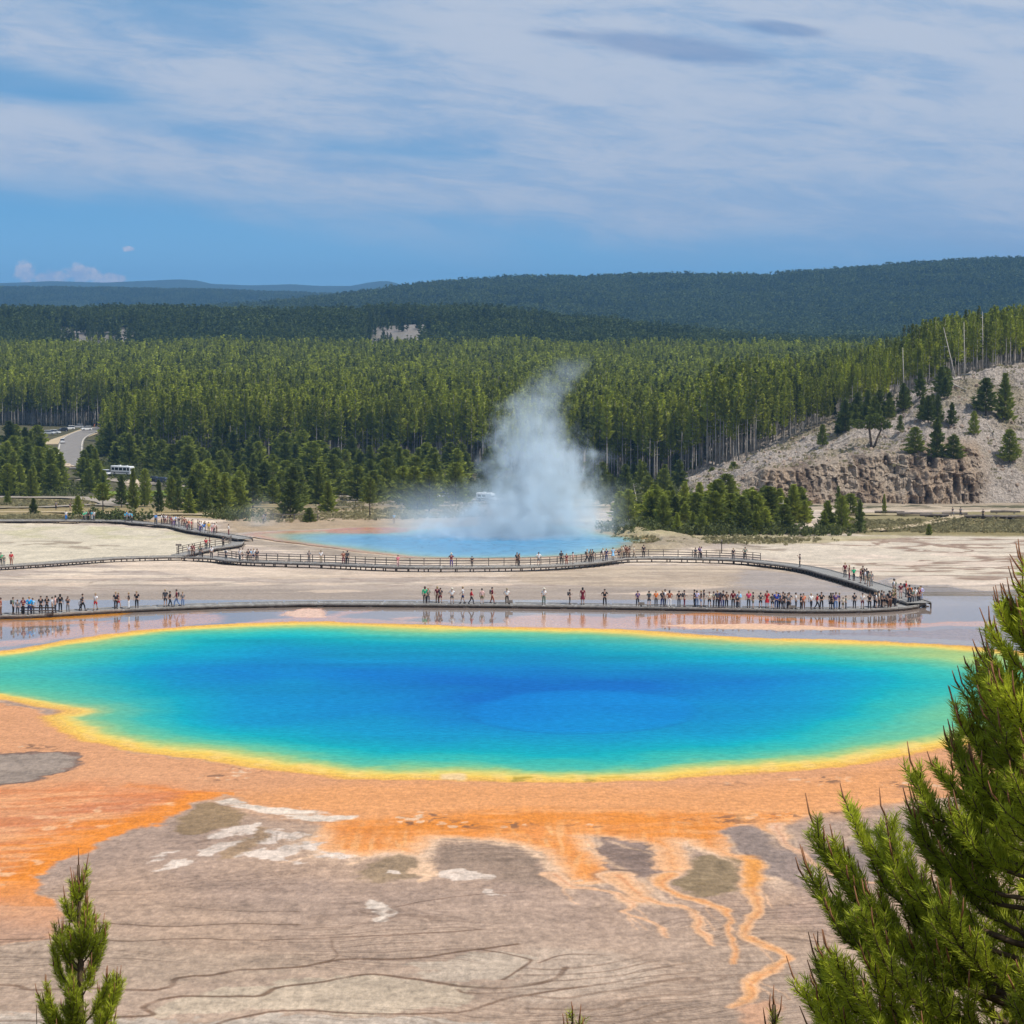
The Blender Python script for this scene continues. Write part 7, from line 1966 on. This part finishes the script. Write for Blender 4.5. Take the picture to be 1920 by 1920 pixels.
# ------------------------------------------------------------------ steam over the second pool
def steam(name, origin, size, cx_pts, r_pts, zmax, dens, fog, label, seed=0.0, col_=(0.82, 0.93, 1.0)):
    m_ = bpy.data.materials.new(name + '_vapour'); m_.use_nodes = True
    nt = m_.node_tree; nt.nodes.clear(); t = NT(nt)
    out = t.n('ShaderNodeOutputMaterial'); pv = t.n('ShaderNodeVolumePrincipled')
    pv.inputs['Color'].default_value = (*col_, 1); pv.inputs['Density Attribute'].default_value = ''; pv.inputs['Anisotropy'].default_value = -0.25
    co = t.n('ShaderNodeTexCoord').outputs['Object']
    off = t.vm('ADD', co, (seed, seed * 2, -seed))
    nlow = t.n('ShaderNodeTexNoise'); t.put(nlow.inputs['Vector'], off); nlow.inputs['Scale'].default_value = .11; nlow.inputs['Detail'].default_value = 2
    dsp = t.vm('SCALE', t.vm('SUBTRACT', nlow.outputs['Color'], (.5, .5, .5))); dsp.node.inputs[3].default_value = 9.0
    x, y, z = t.sep(t.vm('ADD', co, dsp)); _, _, z0 = t.sep(co)
    def curve(pts):
        """piecewise-smooth function of height through a float curve"""
        nd = t.n('ShaderNodeFloatCurve'); c = nd.mapping.curves[0]
        ys = [b for a, b in pts]; lo, hi = min(ys), max(ys)
        while len(c.points) < len(pts): c.points.new(.5, .5)
        for p_, (a, b) in zip(c.points, pts): p_.location = (a / zmax, (b - lo) / (hi - lo + 1e-6))
        nd.mapping.update()
        t.put(nd.inputs['Value'], t.m('DIVIDE', z, zmax, clamp=True))
        return t.m('ADD', t.m('MULTIPLY', nd.outputs[0], hi - lo), lo)
    dx = t.m('SUBTRACT', x, curve(cx_pts)); rr = curve(r_pts)
    q_ = t.m('DIVIDE', t.m('SQRT', t.m('ADD', t.m('MULTIPLY', dx, dx), t.m('MULTIPLY', y, y))), rr)
    nh = t.noise(off, .32, 4, .6)
    body = t.sm(t.m('ADD', q_, t.m('MULTIPLY', t.m('SUBTRACT', nh, .5), 2.8)), 1.15, 0.20)
    amp = t.sm(z0, zmax * .95, zmax * .12, .22, 1.0)
    top_ = t.sm(z0, zmax, zmax * .88)
    d_ = t.m('MULTIPLY', t.m('MULTIPLY', body, amp), t.m('MULTIPLY', top_, dens))
    # thin veil lying on the water
    ex = t.m('DIVIDE', t.m('ABSOLUTE', t.m('ADD', x, fog[0])), fog[1]); ey = t.m('DIVIDE', t.m('ABSOLUTE', y), size[1] * .45)
    veil = t.m('MULTIPLY', t.sm(t.m('MAXIMUM', ex, ey), 1.0, .45), t.sm(t.m('ADD', z0, t.m('MULTIPLY', nh, -5.0)), fog[2], -2.0))
    d_ = t.m('ADD', d_, t.m('MULTIPLY', veil, fog[3]))
    t.put(pv.inputs['Density'], d_)
    nt.links.new(pv.outputs[0], out.inputs['Volume'])
    mb = MB(); mb.box((0, 0, size[2] / 2), size)
    o = mb.build(name, [m_], None, False, origin)
    o['kind'] = 'stuff'; o['label'] = label; o['category'] = 'steam'
    return o
Yst = 432.0; k_ = Yst / F
zs = lambda v: (1046 - v) * k_
base_ = at(1020, 1046, Yst)
steam('steam', (base_.x, base_.y, -5.35), (68, 28, zs(690)),
      [(zs(v), (u - 1020) * k_) for v, u in ((1046, 960), (1000, 990), (950, 1008), (900, 1010), (850, 1000), (800, 1000), (760, 1040), (705, 1085))],
      [(zs(v), r_ * k_) for v, r_ in ((1046, 170), (1000, 135), (950, 110), (900, 95), (850, 76), (800, 62), (760, 52), (705, 40))],
      zs(700), 0.20, (7.0, 24.0, 8.0, 0.055), 'tall blue-white steam plume rising from the back pool')
b2 = at(475, 1005, 452)
steam('steam', (b2.x, b2.y, -5.4), (13, 10, 8), [(0, 0), (4, .6), (8, 1.0)], [(0, 3.4), (4, 2.4), (8, 1.2)], 8.0, .05, (0, 6, 3, .01), 'faint wisp of steam at the left end of the back pool', 5.0)
# ------------------------------------------------------------------ air
hz = bpy.data.materials.new('haze_air'); hz.use_nodes = True
nt_ = hz.node_tree; nt_.nodes.clear()
pv_ = nt_.nodes.new('ShaderNodeVolumePrincipled'); om = nt_.nodes.new('ShaderNodeOutputMaterial')
pv_.inputs['Color'].default_value = (0.20, 0.45, 0.80, 1)
pv_.inputs['Density'].default_value = 0.000068
pv_.inputs['Density Attribute'].default_value = ''
pv_.inputs['Anisotropy'].default_value = 0.0
nt_.links.new(pv_.outputs[0], om.inputs['Volume'])
mb = MB()
mb.box((0, 10200, 190), (19800, 20800, 440))
hzo = mb.build('haze', [hz])
hzo['kind'] = 'stuff'; hzo['label'] = 'thin blue haze veiling the distant hills'; hzo['category'] = 'haze'
